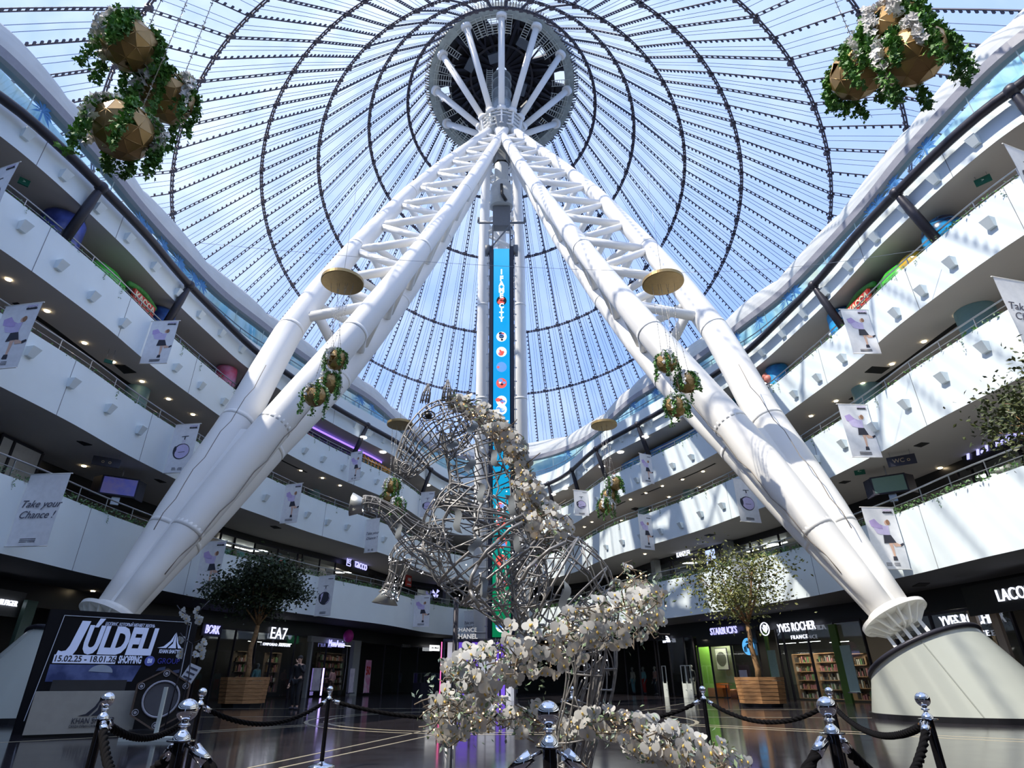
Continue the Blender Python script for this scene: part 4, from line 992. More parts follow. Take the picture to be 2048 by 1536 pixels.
p, n = spt(668, 1262, 3.4); m = MB(); q, _ = spt(722, 1262, 3.4); m.beam(Vector((p.x, p.y, 3.4)) - tang(n) * 2.5, Vector((q.x, q.y, 3.4)), .3, .35); o = m.build('portal_beam', M_frame_grey); shift(o, p); tag(o, 'grey horizontal lintel above the beauty shop', 'lintel')
sign('BORK', 425, 1260, 3.5, .62, M_sign_v, 'small lit white four letter sign on a blue-black box behind the dark tree', width=1.05, back=(1.5, .62, mat('sign_navy', (.02, .02, .07), .4)))
sign('EA7', 557, 1268, 3.5, .95, M_sign, 'lit sign of thin white letters with a striped seven, left of the suited man', width=1.35, sub=('EMPORIO ARMANI', .22, .62, 0), bold=0)
sign('MonAmie', 673, 1288, 3.2, .62, M_sign_v, 'lit violet rounded lettering beneath the magenta balloon', width=1.75, bold=0)
sign('CALVIN KLEIN', 812, 1292, 3.2, .32, mat('dim_metal_letters', (.45, .43, .38), .4), 'dim small metal lettering right of the pink sale poster', width=1.1)
sign('DELONGHI', 870, 1296, 3.0, .22, M_ink, 'tiny bright white lightbox sign left of the perfume kiosk', width=.8, back=(1.1, .45, mat('white_lightbox', (.9, .9, .9), .5, emit=(1, 1, 1), es=1.2)))
# balloon
p, n = spt(697, 1272, 2.4); o = MB().ball(p, .36, 10, 0, (1, 1, 1.15)).build('balloon', mat('pink_balloon', (.75, .05, .45), .3)); shift(o, p); tag(o, 'magenta balloon on a string in front of the beauty shop', 'balloon')
m = MB(); m.path([Vector((p.x, p.y, .4)), Vector((p.x + .06, p.y, 1.8)), p - UP * .4], .008, 4); st = m.build('string', M_ban, o); st.matrix_parent_inverse = Matrix.Translation(-p)
# sale poster, small stand posters
def poster(px, yt, yb, off, w_, label, mt, txt=None, tm=None, name='poster_stand', lean=0):
    p, n = spt(px, (yt + yb) / 2, off); zt_, _ = px_on(px, yt, off); z0, _ = px_on(px, yb, off); zb0 = max(0.03, z0.z); h_ = zt_.z - zb0
    p.z = zb0; root = empty(name, p); tag(root, label, 'poster'); M3 = Matrix((tang(n), n, UP)).transposed()
    def fix(o): o.matrix_parent_inverse = Matrix.Translation(-p); return o
    fix(MB().box(p + UP * h_ / 2, (w_, .03, h_), M3).build('panel', mt, root)); m = MB(); m.box(p + UP * .0, (w_ * .9, .35, .05), M3); fix(m.build('foot', M_ink, root))
    return root, p, n, h_, fix
r_, p, n, h_, fx = poster(735, 1320, 1386, 2.9, .95, 'pink and white sale poster reading 50 between grey pillars', mat('pink_poster', (.70, .25, .45), .5, col2=(.75, .62, .72), nscale=2))
fx(text('50', face_frame(p + UP * h_ * .66 - n * .03, n), .75, M_red, r_, 'lettering', .005, bold=.03))
poster(633, 1336, 1382, 2.9, .7, 'pale perfume poster stand left of the beauty shop counter', mat('lilac_poster', (.55, .5, .62), .5, col2=(.75, .72, .8), nscale=2))
poster(703, 1337, 1386, 2.7, .6, 'pale perfume poster stand right of the beauty shop counter', mat('lilac_poster', (.55, .5, .62), .5))
# glowing violet strip
p, n = spt(645, 1360, 3.2); o = MB().beam((p.x, p.y, .1), (p.x, p.y, 1.7), .22, .05).build('lit_strip', mat('violet_light_strip', (.5, .4, 1), .5, emit=(.5, .4, 1), es=1.3)); shift(o, (p.x, p.y, .1)); tag(o, 'glowing violet display strip beside the beauty shop poster', 'light strip')
# interior glimpses
def shelves(px0, px1, yref, off, z0, z1, rows, label, wood, goods, light=None):
    a, n = spt(px0, yref, off, 0); b, _ = spt(px1, yref, off, 0); a.z = b.z = 0; t = (b - a); L = t.length; t = t / L; nn = Vector((-t.y, t.x, 0)); 
    if nn.dot(n) < 0: nn = -nn
    base = Vector((a.x, a.y, z0)); root = empty('display_shelf', base); tag(root, label, 'shelf')
    def fix(o): o.matrix_parent_inverse = Matrix.Translation(-base); return o
    m = MB(); m.beam(a + UP * ((z0 + z1) / 2) + nn * .4, b + UP * ((z0 + z1) / 2) + nn * .4, .04, z1 - z0); fix(m.build('back_panel', wood, root))
    for e in (a, b): m = MB(); m.beam(e + UP * z0 + nn * .2, e + UP * z1 + nn * .2, .05, .42, up=t); fix(m.build('side_panel', wood, root))
    g = MB()
    for r in range(rows + 1):
        z = z0 + (z1 - z0) * r / rows; m = MB(); m.beam(a + UP * z + nn * .2, b + UP * z + nn * .2, .4, .04); fix(m.build('shelf_board', wood, root))
        if r < rows:
            x = .08
            while x < L - .1:
                w_ = random.uniform(.06, .14); h_ = random.uniform(.3, .75) * (z1 - z0) / rows; g.box(a + t * (x + w_ / 2) + UP * (z + .02 + h_ / 2) + nn * .15, (w_ * .8, .16, h_), Matrix((t, nn, UP)).transposed(), random.randint(0, len(goods) - 1)); x += w_ * random.uniform(1.0, 1.6)
    o = fix(g.build('goods', goods, root)); o['kind'] = 'stuff'
    if light:
        ld = bpy.data.lights.new('shelf_lamp', 'AREA'); ld.energy = light; ld.size = L; ld.size_y = .15; ld.shape = 'RECTANGLE'; ld.color = (1, .82, .6)
        lo = bpy.data.objects.new('shelf_lamp', ld); C.objects.link(lo); lo.location = (a + b) / 2 + UP * (z1 + .5) - nn * .7; lo.rotation_euler = (-(nn * .6 - UP)).to_track_quat('Z', 'X').to_euler()
        fx2 = MB().beam(a + UP * (z1 + .55) - nn * .75, b + UP * (z1 + .55) - nn * .75, .025, .02).build('lamp_tube', M_lamp_w, root); fix(fx2)
GW = [mat('goods_white', (.55, .55, .52), .5), mat('goods_tan', (.35, .22, .12), .5), mat('goods_dark', (.08, .07, .06), .5), mat('goods_pink', (.45, .2, .22), .5), mat('goods_green', (.15, .28, .12), .5)]
M_shw = mat('warm_shelf_wood', (.42, .26, .14), .5)
shelves(1585, 1620, 1320, 5.2, .1, 2.3, 5, 'warm lit cosmetics shelf seen through the left panes of the cosmetics shop', M_shw, GW, 18)
shelves(1628, 1672, 1320, 5.2, .1, 2.3, 5, 'warm lit cosmetics shelf seen through the middle panes of the cosmetics shop', M_shw, GW, 18)
shelves(1690, 1730, 1320, 5.2, .1, 2.2, 4, 'cosmetics shelf partly hidden by the cone pedestal', M_shw, GW, 12)
shelves(470, 498, 1330, 6, .3, 2.6, 4, 'dim shelf inside the shop left of the tree planter', mat('dim_wood', (.15, .11, .08), .6), GW, 3)
shelves(535, 560, 1330, 6, .3, 2.6, 4, 'dim shelf inside the sports clothing shop', mat('dim_wood', (.15, .11, .08), .6), GW, 4)
shelves(640, 690, 1320, 6, .3, 2.8, 5, 'dim shelf of bottles inside the beauty shop', mat('dim_wood', (.15, .11, .08), .6), GW, 4)
shelves(1965, 1990, 1320, 5.4, .3, 2.6, 4, 'shelf behind the glass at the right picture edge', mat('dim_wood', (.15, .11, .08), .6), GW, 6)
# lower right
facade('shopfront', 'dark sportswear shopfront left of the green cafe', [1250, 1278, 1312], 1320, 0)
facade('shopfront', 'dark outdoor clothing shopfront with a small white dome logo', [1318, 1340, 1372, 1390], 1320, 0)
facade('shopfront', 'glazed cafe front with lime green wall', [1398, 1423, 1466, 1520], 1320, 0, z1=2.95)
facade('shopfront', 'glazed cosmetics shopfront with warm shelves, left of the cone pedestal', [1562, 1575, 1625, 1682, 1740], 1320, 0)
facade('shopfront', 'glazed shopfront right of the cone pedestal below the second shop name', [1800, 1880, 1960, 2048], 1300, 0, off=3.0, z1=3.4)
p, n = spt(1448, 1262, 3.5); q, _ = spt(1512, 1262, 3.5); m = MB(); pl, _ = spt(1392, 1262, 3.5); m.beam(Vector((pl.x, pl.y, 3.28)), Vector((q.x, q.y, 3.28)), .12, .7); o = m.build('sign_board', M_black); shift(o, p); tag(o, 'black fascia board above the green cafe', 'fascia')
sign('STARBUCKS', 1447, 1262, 3.35, .56, M_sign_v, 'lit white capital letters over the green cafe', width=2.25, bold=.008)
sign('YVES ROCHER', 1592, 1254, 3.3, .60, M_sign, 'lit white shop name with a small second line, left of the cone pedestal', width=2.75, sub=('FRANCE', .27, .50, .1))
sign('YVES ROCHER', 1938, 1240, 2.9, .60, M_sign, 'lit white shop name with a small second line, right of the cone pedestal', width=2.75, sub=('FRANCE', .27, .50, .1))
sign('LACOSTE', 2040, 1186, 2.2, .55, M_sign, 'lit white capital letters on a black board at the right picture edge', width=1.9, back=(5.0, 1.0, M_black))
sign('TOMMY HILFIGER', -6, 1203, 2.6, .26, M_sign, 'white lettering on a grey board at the lower left picture edge', width=1.75, back=(2.4, .85, mat('grey_sign_board', (.12, .12, .12), .5)))
p, n = spt(30, 1300, 2.4, 0); m = MB(); m.beam((p.x, p.y, 0), (p.x, p.y, 3.6), .5, .15, up=n); o = m.build('door_post', mat('grey_green_glass_edge', (.10, .17, .14), .3)); shift(o, (p.x, p.y, 0)); tag(o, 'grey green upright at the lower left picture edge', 'post')
sign('ARENA', 1233, 1302, 3.2, .28, mat('dim_metal_letters', (.45, .43, .38), .4), 'dim small lettering on the far right black shop', width=.75)
sign('KANZLER', 1367, 1108, 3.5, .48, M_sign, 'white capital letters of the menswear shop, second floor right', width=1.35, back=None)
sign('tacco', 722, 1130, 3.5, .95, M_sign_v, 'lit violet lowercase shoe shop letters on black, second floor left', width=1.95, back=(2.8, 1.2, M_black))
# square logo of the shoe shop
p, n = spt(698, 1123, 3.4); root = empty('square_logo', p); tag(root, 'violet square maze logo left of the shoe shop letters', 'logo')
def ring_poly(mb, p, n, R1, R0, a0, a1, seg=18, d=.04, mi=0):
    U = tang(n); P = [(R1 * math.cos(a0 + (a1 - a0) * i / seg), R1 * math.sin(a0 + (a1 - a0) * i / seg)) for i in range(seg + 1)] + [(R0 * math.cos(a1 - (a1 - a0) * i / seg), R0 * math.sin(a1 - (a1 - a0) * i / seg)) for i in range(seg + 1)]
    for i in range(seg): mb.prism([P[i], P[i + 1], P[2 * seg + 1 - i - 1], P[2 * seg + 1 - i]], p, U, UP, -n, d, mi)
U = tang(n); m = MB()
for a_, b_ in (((-.25, .3), (.25, .3)), ((-.25, .3), (-.25, -.3)), ((-.25, -.3), (.25, -.3)), ((.25, .3), (.25, .15)), ((.25, -.3), (.25, -.15)), ((-.1, .12), (.25, .12)), ((-.1, .12), (-.1, -.12)), ((-.1, -.12), (.25, -.12)), ((.02, 0), (.25, 0))):
    m.beam(p + U * a_[0] + UP * a_[1], p + U * b_[0] + UP * b_[1], .05, .05)
o = m.build('maze_mark', M_sign_v, root); o.matrix_parent_inverse = Matrix.Translation(-p)
# leaf monogram, mermaid-style roundel made plain, dome logo, red sign
for px, py, off, R_, l in ((1530, 1258, 3.25, .36, 'lit round leaf monogram left of the first cosmetics shop name'),):
    p, n = spt(px, py, off); root = empty('round_logo', p); tag(root, l, 'logo'); m = MB(); ring_poly(m, p, n, R_, R_ * .86, 0, 2 * PI); U = tang(n)
    m.prism([(-.2, .1), (0, .0), (.05, -.22), (-.12, -.1)], p, U, UP, -n, .03); m.prism([(.2, .22), (.22, 0), (.08, -.2), (.02, .05)], p, U, UP, -n, .03); m.prism([(-.08, .24), (.1, .2), (-.02, .04), (-.12, .12)], p, U, UP, -n, .03)
    o = m.build('monogram', M_sign, root); o.matrix_parent_inverse = Matrix.Translation(-p)
p, n = spt(1497, 1293, 3.3); root = empty('round_logo', p); tag(root, 'round pale blue cafe logo hanging behind the tree trunk', 'logo'); m = MB(); U = tang(n)
m.prism(circ(0, 0, .46, n=28), p, U, UP, -n, .04, 0)
for s_ in (-1, 1):
    for q in range(3): m.prism([(s_ * (.12 + q * .08), -.30), (s_ * (.17 + q * .08), -.28), (s_ * (.15 + q * .09), .12 - q * .06), (s_ * (.11 + q * .07), .10 - q * .06)], p - n * .04, U, UP, -n, .01, 1)
m.prism(circ(0, .02, .09, .13, 14), p - n * .04, U, UP, -n, .012, 1); m.prism([(-.12, .2), (.12, .2), (.12, .28), (.06, .24), (0, .34), (-.06, .24), (-.12, .28)], p - n * .04, U, UP, -n, .012, 1)
o = m.build('roundel', [mat('cafe_logo_blue', (.08, .3, .6), .5, emit=(.10, .42, .85), es=.6), mat('cafe_logo_dark', (.02, .05, .1), .5)], root); o.matrix_parent_inverse = Matrix.Translation(-p)
p, n = spt(1333, 1281, 3.4); m = MB()
for q in range(3): ring_poly(m, p + UP * -.12, n, .42 - q * .13, .34 - q * .13, 0, PI / 2, 8)
m.beam(p - tang(n) * .42 - UP * .06, p - tang(n) * .08 - UP * .06, .04, .14); o = m.build('dome_logo', M_sign); shift(o, p); tag(o, 'small white quarter dome logo on the black outdoor shop', 'logo')
p, n = spt(817, 1162, 2.2); root = empty('red_sign', p); tag(root, 'small square red hanging sign with white mark, second floor left', 'sign'); M3 = Matrix((tang(n), n, UP)).transposed(); m = MB(); m.box(p, (.85, .1, .9), M3); o = m.build('board', M_red, root); o.matrix_parent_inverse = Matrix.Translation(-p)
for s_, sz, dz in (('NB', .38, .1), ('new balance', .12, -.28)): o = text(s_, face_frame(p - n * .07 + UP * dz, n), sz, M_ban, root, 'lettering', .01, bold=.01); o.matrix_parent_inverse = Matrix.Translation(-p)
p, n = spt(872, 1188, 3.3); m = MB(); U = tang(n)
for pl in ([(-.05, 0), (-.4, .35), (-.45, .05)], [(.0, 0), (.12, .42), (.4, .3)], [(-.05, -.03), (-.38, -.1), (-.1, -.38)], [(.02, -.03), (.3, -.05), (.1, -.35)]): m.prism(pl, p, U, UP, -n, .03)
o = m.build('butterfly_logo', M_sign_v); shift(o, p); tag(o, 'lit pale violet butterfly shaped logo, second floor left', 'logo')
# cafe interior: green wall, picture, booth and stool
a, n = spt(1398, 1330, 4.4, 0); b, _ = spt(1424, 1330, 4.6, 0); m = MB(); m.beam(Vector((a.x, a.y, 1.55)), Vector((b.x, b.y, 1.55)), .12, 3.0); o = m.build('wall_panel', M_green); shift(o, (a.x, a.y, .05)); tag(o, 'lime green upright wall panel inside the cafe', 'wall panel')
a, _ = spt(1426, 1330, 5.6, 0); b, _ = spt(1470, 1330, 5.6, 0); m = MB(); m.beam(Vector((a.x, a.y, 1.9)), Vector((b.x, b.y, 1.9)), .1, 2.2); o = m.build('wall_panel', mat('olive_wall', (.25, .28, .17), .6)); shift(o, a); tag(o, 'olive grey rear wall of the cafe', 'wall panel')
m = MB(); m.beam(Vector((a.x, a.y, .45)), Vector((b.x, b.y, .45)), .12, .8); o = m.build('wall_panel', mat('dark_green_dado', (.12, .22, .04), .6)); shift(o, a); tag(o, 'dark green lower wall of the cafe', 'wall panel')
p, n = spt(1444, 1318, 5.2); root = empty('framed_picture', p); tag(root, 'framed round dark picture on the cafe wall', 'picture'); M3 = Matrix((tang(n), n, UP)).transposed(); m = MB(); m.box(p, (1.05, .05, 1.3), M3); o = m.build('frame', M_ink, root); o.matrix_parent_inverse = Matrix.Translation(-p); m = MB(); m.box(p - n * .03, (.97, .02, 1.22), M3); m.prism(circ(0, 0, .42, n=24), p - n * .045, tang(n), UP, -n, .01, 1); o = m.build('print', [mat('picture_paper', (.40, .40, .34), .6), mat('picture_dark', (.05, .05, .04), .6)], root); o.matrix_parent_inverse = Matrix.Translation(-p)
M_or = mat('orange_leather', (.55, .17, .04), .5)
a, n = spt(1422, 1375, 4.7, 0); b, _ = spt(1452, 1375, 4.7, 0); m = MB(); m.beam(Vector((a.x, a.y, .3)), Vector((b.x, b.y, .3)), .6, .5); m.beam(Vector((a.x, a.y, .65)) + n * .25, Vector((b.x, b.y, .65)) + n * .25, .12, .35); o = m.build('bench_seat', M_or); shift(o, (a.x, a.y, .05)); tag(o, 'orange bench seat inside the cafe', 'bench')
p, n = spt(1468, 1375, 4.4, 0); p.z = 0; m = MB(); m.lathe([(.01, 0), (.26, 0), (.28, .45), (.2, .5), (.01, .5)], p, 20); o = m.build('stool', M_or); shift(o, p); tag(o, 'round orange stool behind the cafe glass', 'stool')
p, n = spt(1450, 1360, 4.4, 0); p.z = 0; root = empty('cafe_table', p); tag(root, 'small round cafe table between orange seats', 'table'); m = MB(); m.lathe([(.01, .72), (.38, .72), (.38, .76), (.01, .76)], (0, 0, 0), 20); m.build('table_top', M_shw, root); m = MB(); m.lathe([(.22, 0), (.22, .03), (.03, .05), (.03, .72)], (0, 0, 0), 12); m.build('pedestal', M_ink, root)
ld = bpy.data.lights.new('cafe_fill_light', 'AREA'); ld.energy = 60; ld.size = 2; lo = bpy.data.objects.new('cafe_fill_light', ld); C.objects.link(lo); lo.location = az_pt(pxaz(1435, 1320), 4.6, 3.3)[0]; lo.rotation_euler = (0, 0, 0); ld.color = (1, .9, .7)  # added fill light, stands in for sunlight on the green wall
p = lo.location; o = MB().box((p.x, p.y, 3.36), (.8, .8, .05)).build('ceiling_panel_lamp', M_lamp_w); shift(o, (p.x, p.y, 3.36)); tag(o, 'added glowing square panel of the fill light inside the green cafe', 'lamp')  # glowing square added to go with the cafe fill light
# green trims of the cosmetics shop
for px, w_, l in ((1680, .22, 'tall olive green portal strip left of the cone pedestal'), (1540, .1, 'thin bright green strip behind the tree trunk')):
    p, n = spt(px, 1320, 3.45, 0); m = MB(); m.beam((p.x, p.y, 0), (p.x, p.y, 3.5), w_ * 2, .12, up=n); o = m.build('portal_strip', mat('olive_green_paint', (.10, .20, .03), .5)); shift(o, (p.x, p.y, 0)); tag(o, l, 'strip')
for px, l in ((1975, 'pale wooden upright beside the right shop window'), (2020, 'second pale wooden upright nearest the right picture edge')):
    p, n = spt(px, 1320, 2.6, 0); m = MB(); m.beam((p.x, p.y, 0), (p.x, p.y, 3.3), .32, .12, up=n); o = m.build('door_post', mat('beige_wood', (.42, .33, .25), .5)); shift(o, (p.x, p.y, 0)); tag(o, l, 'post')
# anti-theft gates
for px, yt, yb, l in ((1332, 1332, 1389, 'white anti-theft gate at the dark clothing shop entrance'), (1381, 1331, 1388, 'white anti-theft gate left of the green cafe'), (1371, 1331, 1386, 'second white anti-theft gate left of the green cafe')):
    p, n = spt(px, 1380, 2.7, 0); h_ = px_on(px, yt, 2.7)[0].z; U = tang(n); m = MB(); 
    for s_ in (-.2, .2): m.beam(p + U * s_, p + U * s_ + UP * h_, .05, .05)
    m.beam(p - U * .2 + UP * h_, p + U * .2 + UP * h_, .05, .05); m.beam(p + UP * h_ * .25, p + UP * (h_ * .25 + .02), .4, .02); m.box(p + UP * h_ * .22, (.4, .06, h_ * .44), Matrix((U, n, UP)).transposed())
    o = m.build('security_gate', mat('white_plastic', (.62, .66, .62), .4)); shift(o, p); tag(o, l, 'gate')
for px, yt, yb, l, mt in ((1548, 1300, 1370, 'pale product poster behind the cosmetics shop glass', mat('poster_pale_green', (.32, .45, .36), .5)), (1700, 1290, 1385, 'pale mint product poster by the green portal strip', mat('poster_mint', (.45, .6, .55), .5)), (1489, 1340, 1385, 'small white price board standing behind the right tree', mat('price_board_white', (.6, .55, .62), .5))):
    poster(px, yt, yb, 3.0, .6, l, mt)
# mannequins and people
def mq(px, yt, yb, off, top, tr, label, cap=None, pose={}):
    p, n = spt(px, yb, off, 0); h_ = min(1.9, max(1.5, px_on(px, yt, off)[0].z)); r = person('mannequin', p, math.atan2(-n.y, -n.x) - PI / 2, h_, M_manq, (M_manq, False), top, tr, pose, label, 'mannequin'); return r
mq(507, 1322, 1385, 4.3, M_tealc, M_cream, 'mannequin in a pale teal top behind the tree trunk')
mq(1290, 1328, 1380, 4.3, M_tealc, M_red, 'mannequin in teal top and red trousers in the dark sportswear shop')
mq(1313, 1328, 1378, 4.5, M_pinkc, M_ink, 'mannequin in a pink top beside the dome logo')
mq(1268, 1330, 1380, 4.3, M_cream, M_tealc, 'mannequin in pale clothes at the left end of the sportswear shop')
mq(1388, 1316, 1380, 4.2, M_suit, M_cream, 'mannequin in black top and cream trousers left of the green wall')
r = mq(1985, 1285, 1400, 3.6, mat('pale_green_cloth', (.55, .62, .55), .6), M_cream, 'mannequin with a white cap in the right shop window')
m = MB(); hh = r.children[0]; m.ball((0, 0, 1.86), .12, 8, 0, (1, 1.1, .7)); m.box((0, .13, 1.83), (.16, .14, .02)); m.build('cap', M_ban, r)
a = math.radians(pxaz(590, 1400)); D = 26.5
person('person', (D * math.sin(a), D * math.cos(a), 0), 2.9, 1.85, M_skn, (M_hairb, False), M_suit, M_suit, dict(handL=(-.05, .22, 1.50), elbL=(-.28, .12, 1.18), ankR=(.18, -.18, .08), kneeR=(.15, -.02, .5)), 'man in a black suit, hand at his face, left of the beauty shop')
p, n = spt(661, 1380, 1.6, 0); person('person', (p.x, p.y, 0), math.atan2(n.y, n.x) - PI / 2, 1.72, M_skn, (M_hairb, True), M_pinkc, M_brn, dict(handL=(-.22, .28, 1.1)), 'person in a dusty pink top facing the beauty shop')
p, n = spt(463, 1090, 1.3, 0); p.z = ZB[0] + .9; person('person', p, math.atan2(-n.y, -n.x) - PI / 2 + .5, 1.7, M_skn, (M_hairb, False), M_shirt, M_ink, {}, 'person in a light shirt standing at the second floor rail, left')
# upper floor shops
facade('shopfront', 'glazed second floor shopfront behind the light shirted person', [440, 470, 512, 560, 600], 1080, 1, off=3.9)
facade('shopfront', 'glazed second floor shopfront left of the violet shoe shop letters', [604, 640, 672], 1120, 1, off=3.9)
facade('shopfront', 'glazed second floor shopfront right of the violet shoe shop letters', [748, 790, 835, 900], 1160, 1, off=3.9)
facade('shopfront', 'glazed second floor shopfront left of the white menswear letters', [1240, 1262, 1292, 1340], 1130, 1, off=3.9)
facade('shopfront', 'glazed second floor menswear front under its white letters', [1345, 1388, 1440], 1120, 1, off=3.9)
facade('shopfront', 'glazed second floor shopfront behind the right tree crown', [1448, 1500, 1560, 1600], 1090, 1, off=3.9)
facade('shopfront', 'second floor glass front right of the hanging screen', [1905, 1935, 1965, 2048], 920, 1, off=3.9)
facade('shopfront', 'pale second floor hoarding at the left picture edge', [0, 30, 95], 880, 1, off=3.0, pane=mat('pale_hoarding', (.62, .62, .62), .6), z1=8.9)
sign('M.Mian', 1982, 882, 3.6, .95, M_sign_v, 'lit violet handwritten shop name on the second floor right', shear=.4, back=(3.2, 1.3, M_black))
p, n = spt(1423, 1125, 3.2); root = empty('lit_poster', p); tag(root, 'lit poster of a person on pale blue, second floor right', 'poster'); M3 = Matrix((tang(n), n, UP)).transposed(); m = MB(); m.box(p, (.8, .06, 1.6), M3); o = m.build('screen', mat('poster_blue_glow', (.3, .4, .7), .5, emit=(.42, .52, .9), es=.8), root); o.matrix_parent_inverse = Matrix.Translation(-p)
m = MB(); m.prism(circ(0, .35, .13, .17, 14), p - n * .035, tang(n), UP, -n, .01, 0); m.prism([(-.3, -.3), (.3, -.3), (.25, .1), (0, .18), (-.25, .1)], p - n * .035, tang(n), UP, -n, .01, 1); o = m.build('portrait', [M_skin, M_ink], root); o.matrix_parent_inverse = Matrix.Translation(-p)
for px, yr, k, l in ((1310, 1120, 1, 'white square pillar left of the white menswear letters'), (1456, 1090, 1, 'grey pillar right of the lit poster on the second floor'), (893, 1190, 1, 'grey pillar at the far left end of the second floor')):
    p, n = spt(px, yr, 3.5, 0); z0 = ZB[0] + .9; m = MB(); m.beam((p.x, p.y, z0), (p.x, p.y, 8.9), .5, .5, up=n); o = m.build('square_pillar', M_frame_grey); shift(o, (p.x, p.y, z0)); tag(o, l, 'pillar')
for px, yr in ((520, 1080), (690, 1120), (1380, 1110), (1540, 1080), (1960, 900)):
    p_, n_ = az_pt(pxaz(px, yr), 5.8, 8.6); ld = bpy.data.lights.new('shop_fill_light', 'AREA'); ld.energy = 55; ld.size = 2.5; ld.color = (1, .94, .85); lo = bpy.data.objects.new('shop_fill_light', ld); C.objects.link(lo); lo.location = p_ - UP * .05  # fill light added to brighten the dark second floor shops
    o = MB().box((p_.x, p_.y, 8.68), (1.2, .3, .06)).build('ceiling_panel_lamp', M_lamp_w); shift(o, (p_.x, p_.y, 8.68)); tag(o, 'added glowing fill light panel inside a second floor shop, %s side' % side_name(p_.x), 'lamp', 'added fill light panels of second floor shops, %s side' % side_name(p_.x))  # glowing panel added at each shop fill light
for px, py, k in ((455, 1062, 1), (485, 1068, 1), (500, 1075, 1), (1500, 1073, 1), (1535, 1070, 1), (1560, 1078, 1), (455, 1040, 1)):
    p = at_z(px, py, 8.6) if False else az_pt(pxaz(px, py), 5.5, 8.5)[0]; n = az_pt(pxaz(px, py), 5.5, 8.5)[1]; m = MB(); m.beam(p - tang(n) * .5, p + tang(n) * .5, .08, .05); o = m.build('tube_light', M_lamp_w); shift(o, p); tag(o, 'white tube light inside a second floor shop, %s side' % side_name(p.x), 'light', 'tube lights inside second floor shops, %s side' % side_name(p.x))
# hanging screens, direction signs, exit signs
def hang_screen(px, py, w_px, label, tint):
    p = at_d(px, py, math.hypot(*az_pt(pxaz(px, py), 1.2, 0)[0].xy)); D = math.hypot(p.x, p.y); p.z = min(p.z, 8.2); n = Vector((p.x, p.y, 0)).normalized(); U = tang(n); M3 = Matrix((U, n, UP)).transposed()
    root = empty('hanging_screen', p); tag(root, label, 'screen'); s = w_px * D / 1400
    def fix(o): o.matrix_parent_inverse = Matrix.Translation(-p); return o
    fix(MB().box(p, (s, .08, s * .6), M3).build('bezel', M_ink, root)); fix(MB().box(p - n * .045, (s * .9, .01, s * .5), M3).build('display', tint, root))
    for q in (-1, 1):
        R3 = Matrix.Rotation(q * 1.0, 3, 'Z') @ M3; fix(MB().box(p + U * q * s * .56 + n * s * .22, (s * .5, .08, s * .6), R3).build('side_screen', M_ink, root))
    m = MB(); m.tube(p + UP * s * .3, Vector((p.x, p.y, 8.98)), .03); m.box(p - UP * s * .42 + n * .2, (s * .22, .2, s * .25), M3); fix(m.build('hanger', M_rail, root))
hang_screen(246, 948, 66, 'black hanging screen showing violet and yellow, second floor left', mat('screen_glow_violet', (.05, .05, .2), .3, emit=(.06, .07, .30), es=.25, col2=(.3, .2, .05), nscale=1.5))
hang_screen(1773, 950, 62, 'black hanging screen with a dull green picture, second floor right', mat('screen_glow_green', (.08, .13, .12), .3, emit=(.05, .09, .08), es=.2))
def flat_sign(px, py, k, w_, h_, mt, label, glyphs, name='direction_sign', off=.6, exitm=None):
    p = at_d(px, py, math.hypot(*az_pt(pxaz(px, py), off, 0)[0].xy)); n = Vector((p.x, p.y, 0)).normalized(); U = tang(n); M3 = Matrix((U, n, UP)).transposed(); root = empty(name, p); tag(root, label, 'sign')
    def fix(o): o.matrix_parent_inverse = Matrix.Translation(-p); return o
    fix(MB().box(p, (w_, .06, h_), M3).build('board', mt, root))
    if glyphs: fix(text(glyphs, frame(p - n * .04, U, UP), h_ * .6, exitm or mat('gold_glyph', (.55, .42, .25), .4), root, 'symbols', .005))
    z1 = ZB[k]
    for q in (-.35, .35):
        if p.z + h_ / 2 < z1 - .05: m = MB(); m.tube(p + U * q * w_ + UP * h_ / 2, Vector((p.x, p.y, z1)) + U * q * w_, .008, n=5); fix(m.build('hanging_wire', M_rail, root))
flat_sign(213, 924, 1, .95, .35, M_ink, 'black hanging direction sign above the left hanging screen', 'o  o'); flat_sign(1803, 921, 1, .95, .38, M_ink, 'black hanging direction sign above the right hanging screen', 'WC o')
M_exit = mat('exit_green', (.01, .14, .09), .4); M_ex2 = mat('exit_white', (.7, .9, .8), .4)
flat_sign(293, 935, 1, .35, .22, M_exit, 'green exit sign right of the left hanging screen', '>', 'exit_sign', exitm=M_ex2); flat_sign(1719, 943, 1, .40, .28, M_exit, 'green exit sign left of the right hanging screen', '<-', 'exit_sign', exitm=M_ex2)
flat_sign(1966, 361, 3, .45, .26, M_exit, 'green exit sign under the top right gallery ceiling', '>', 'exit_sign', .8, exitm=M_ex2); flat_sign(48, 364, 3, .3, .25, M_exit, 'green exit sign by the upper left bottle banner', '>', 'exit_sign', .8, exitm=M_ex2)
flat_sign(217, 723, 2, .3, .15, M_exit, 'tiny exit sign under the left third floor ceiling', '', 'exit_sign', .8)
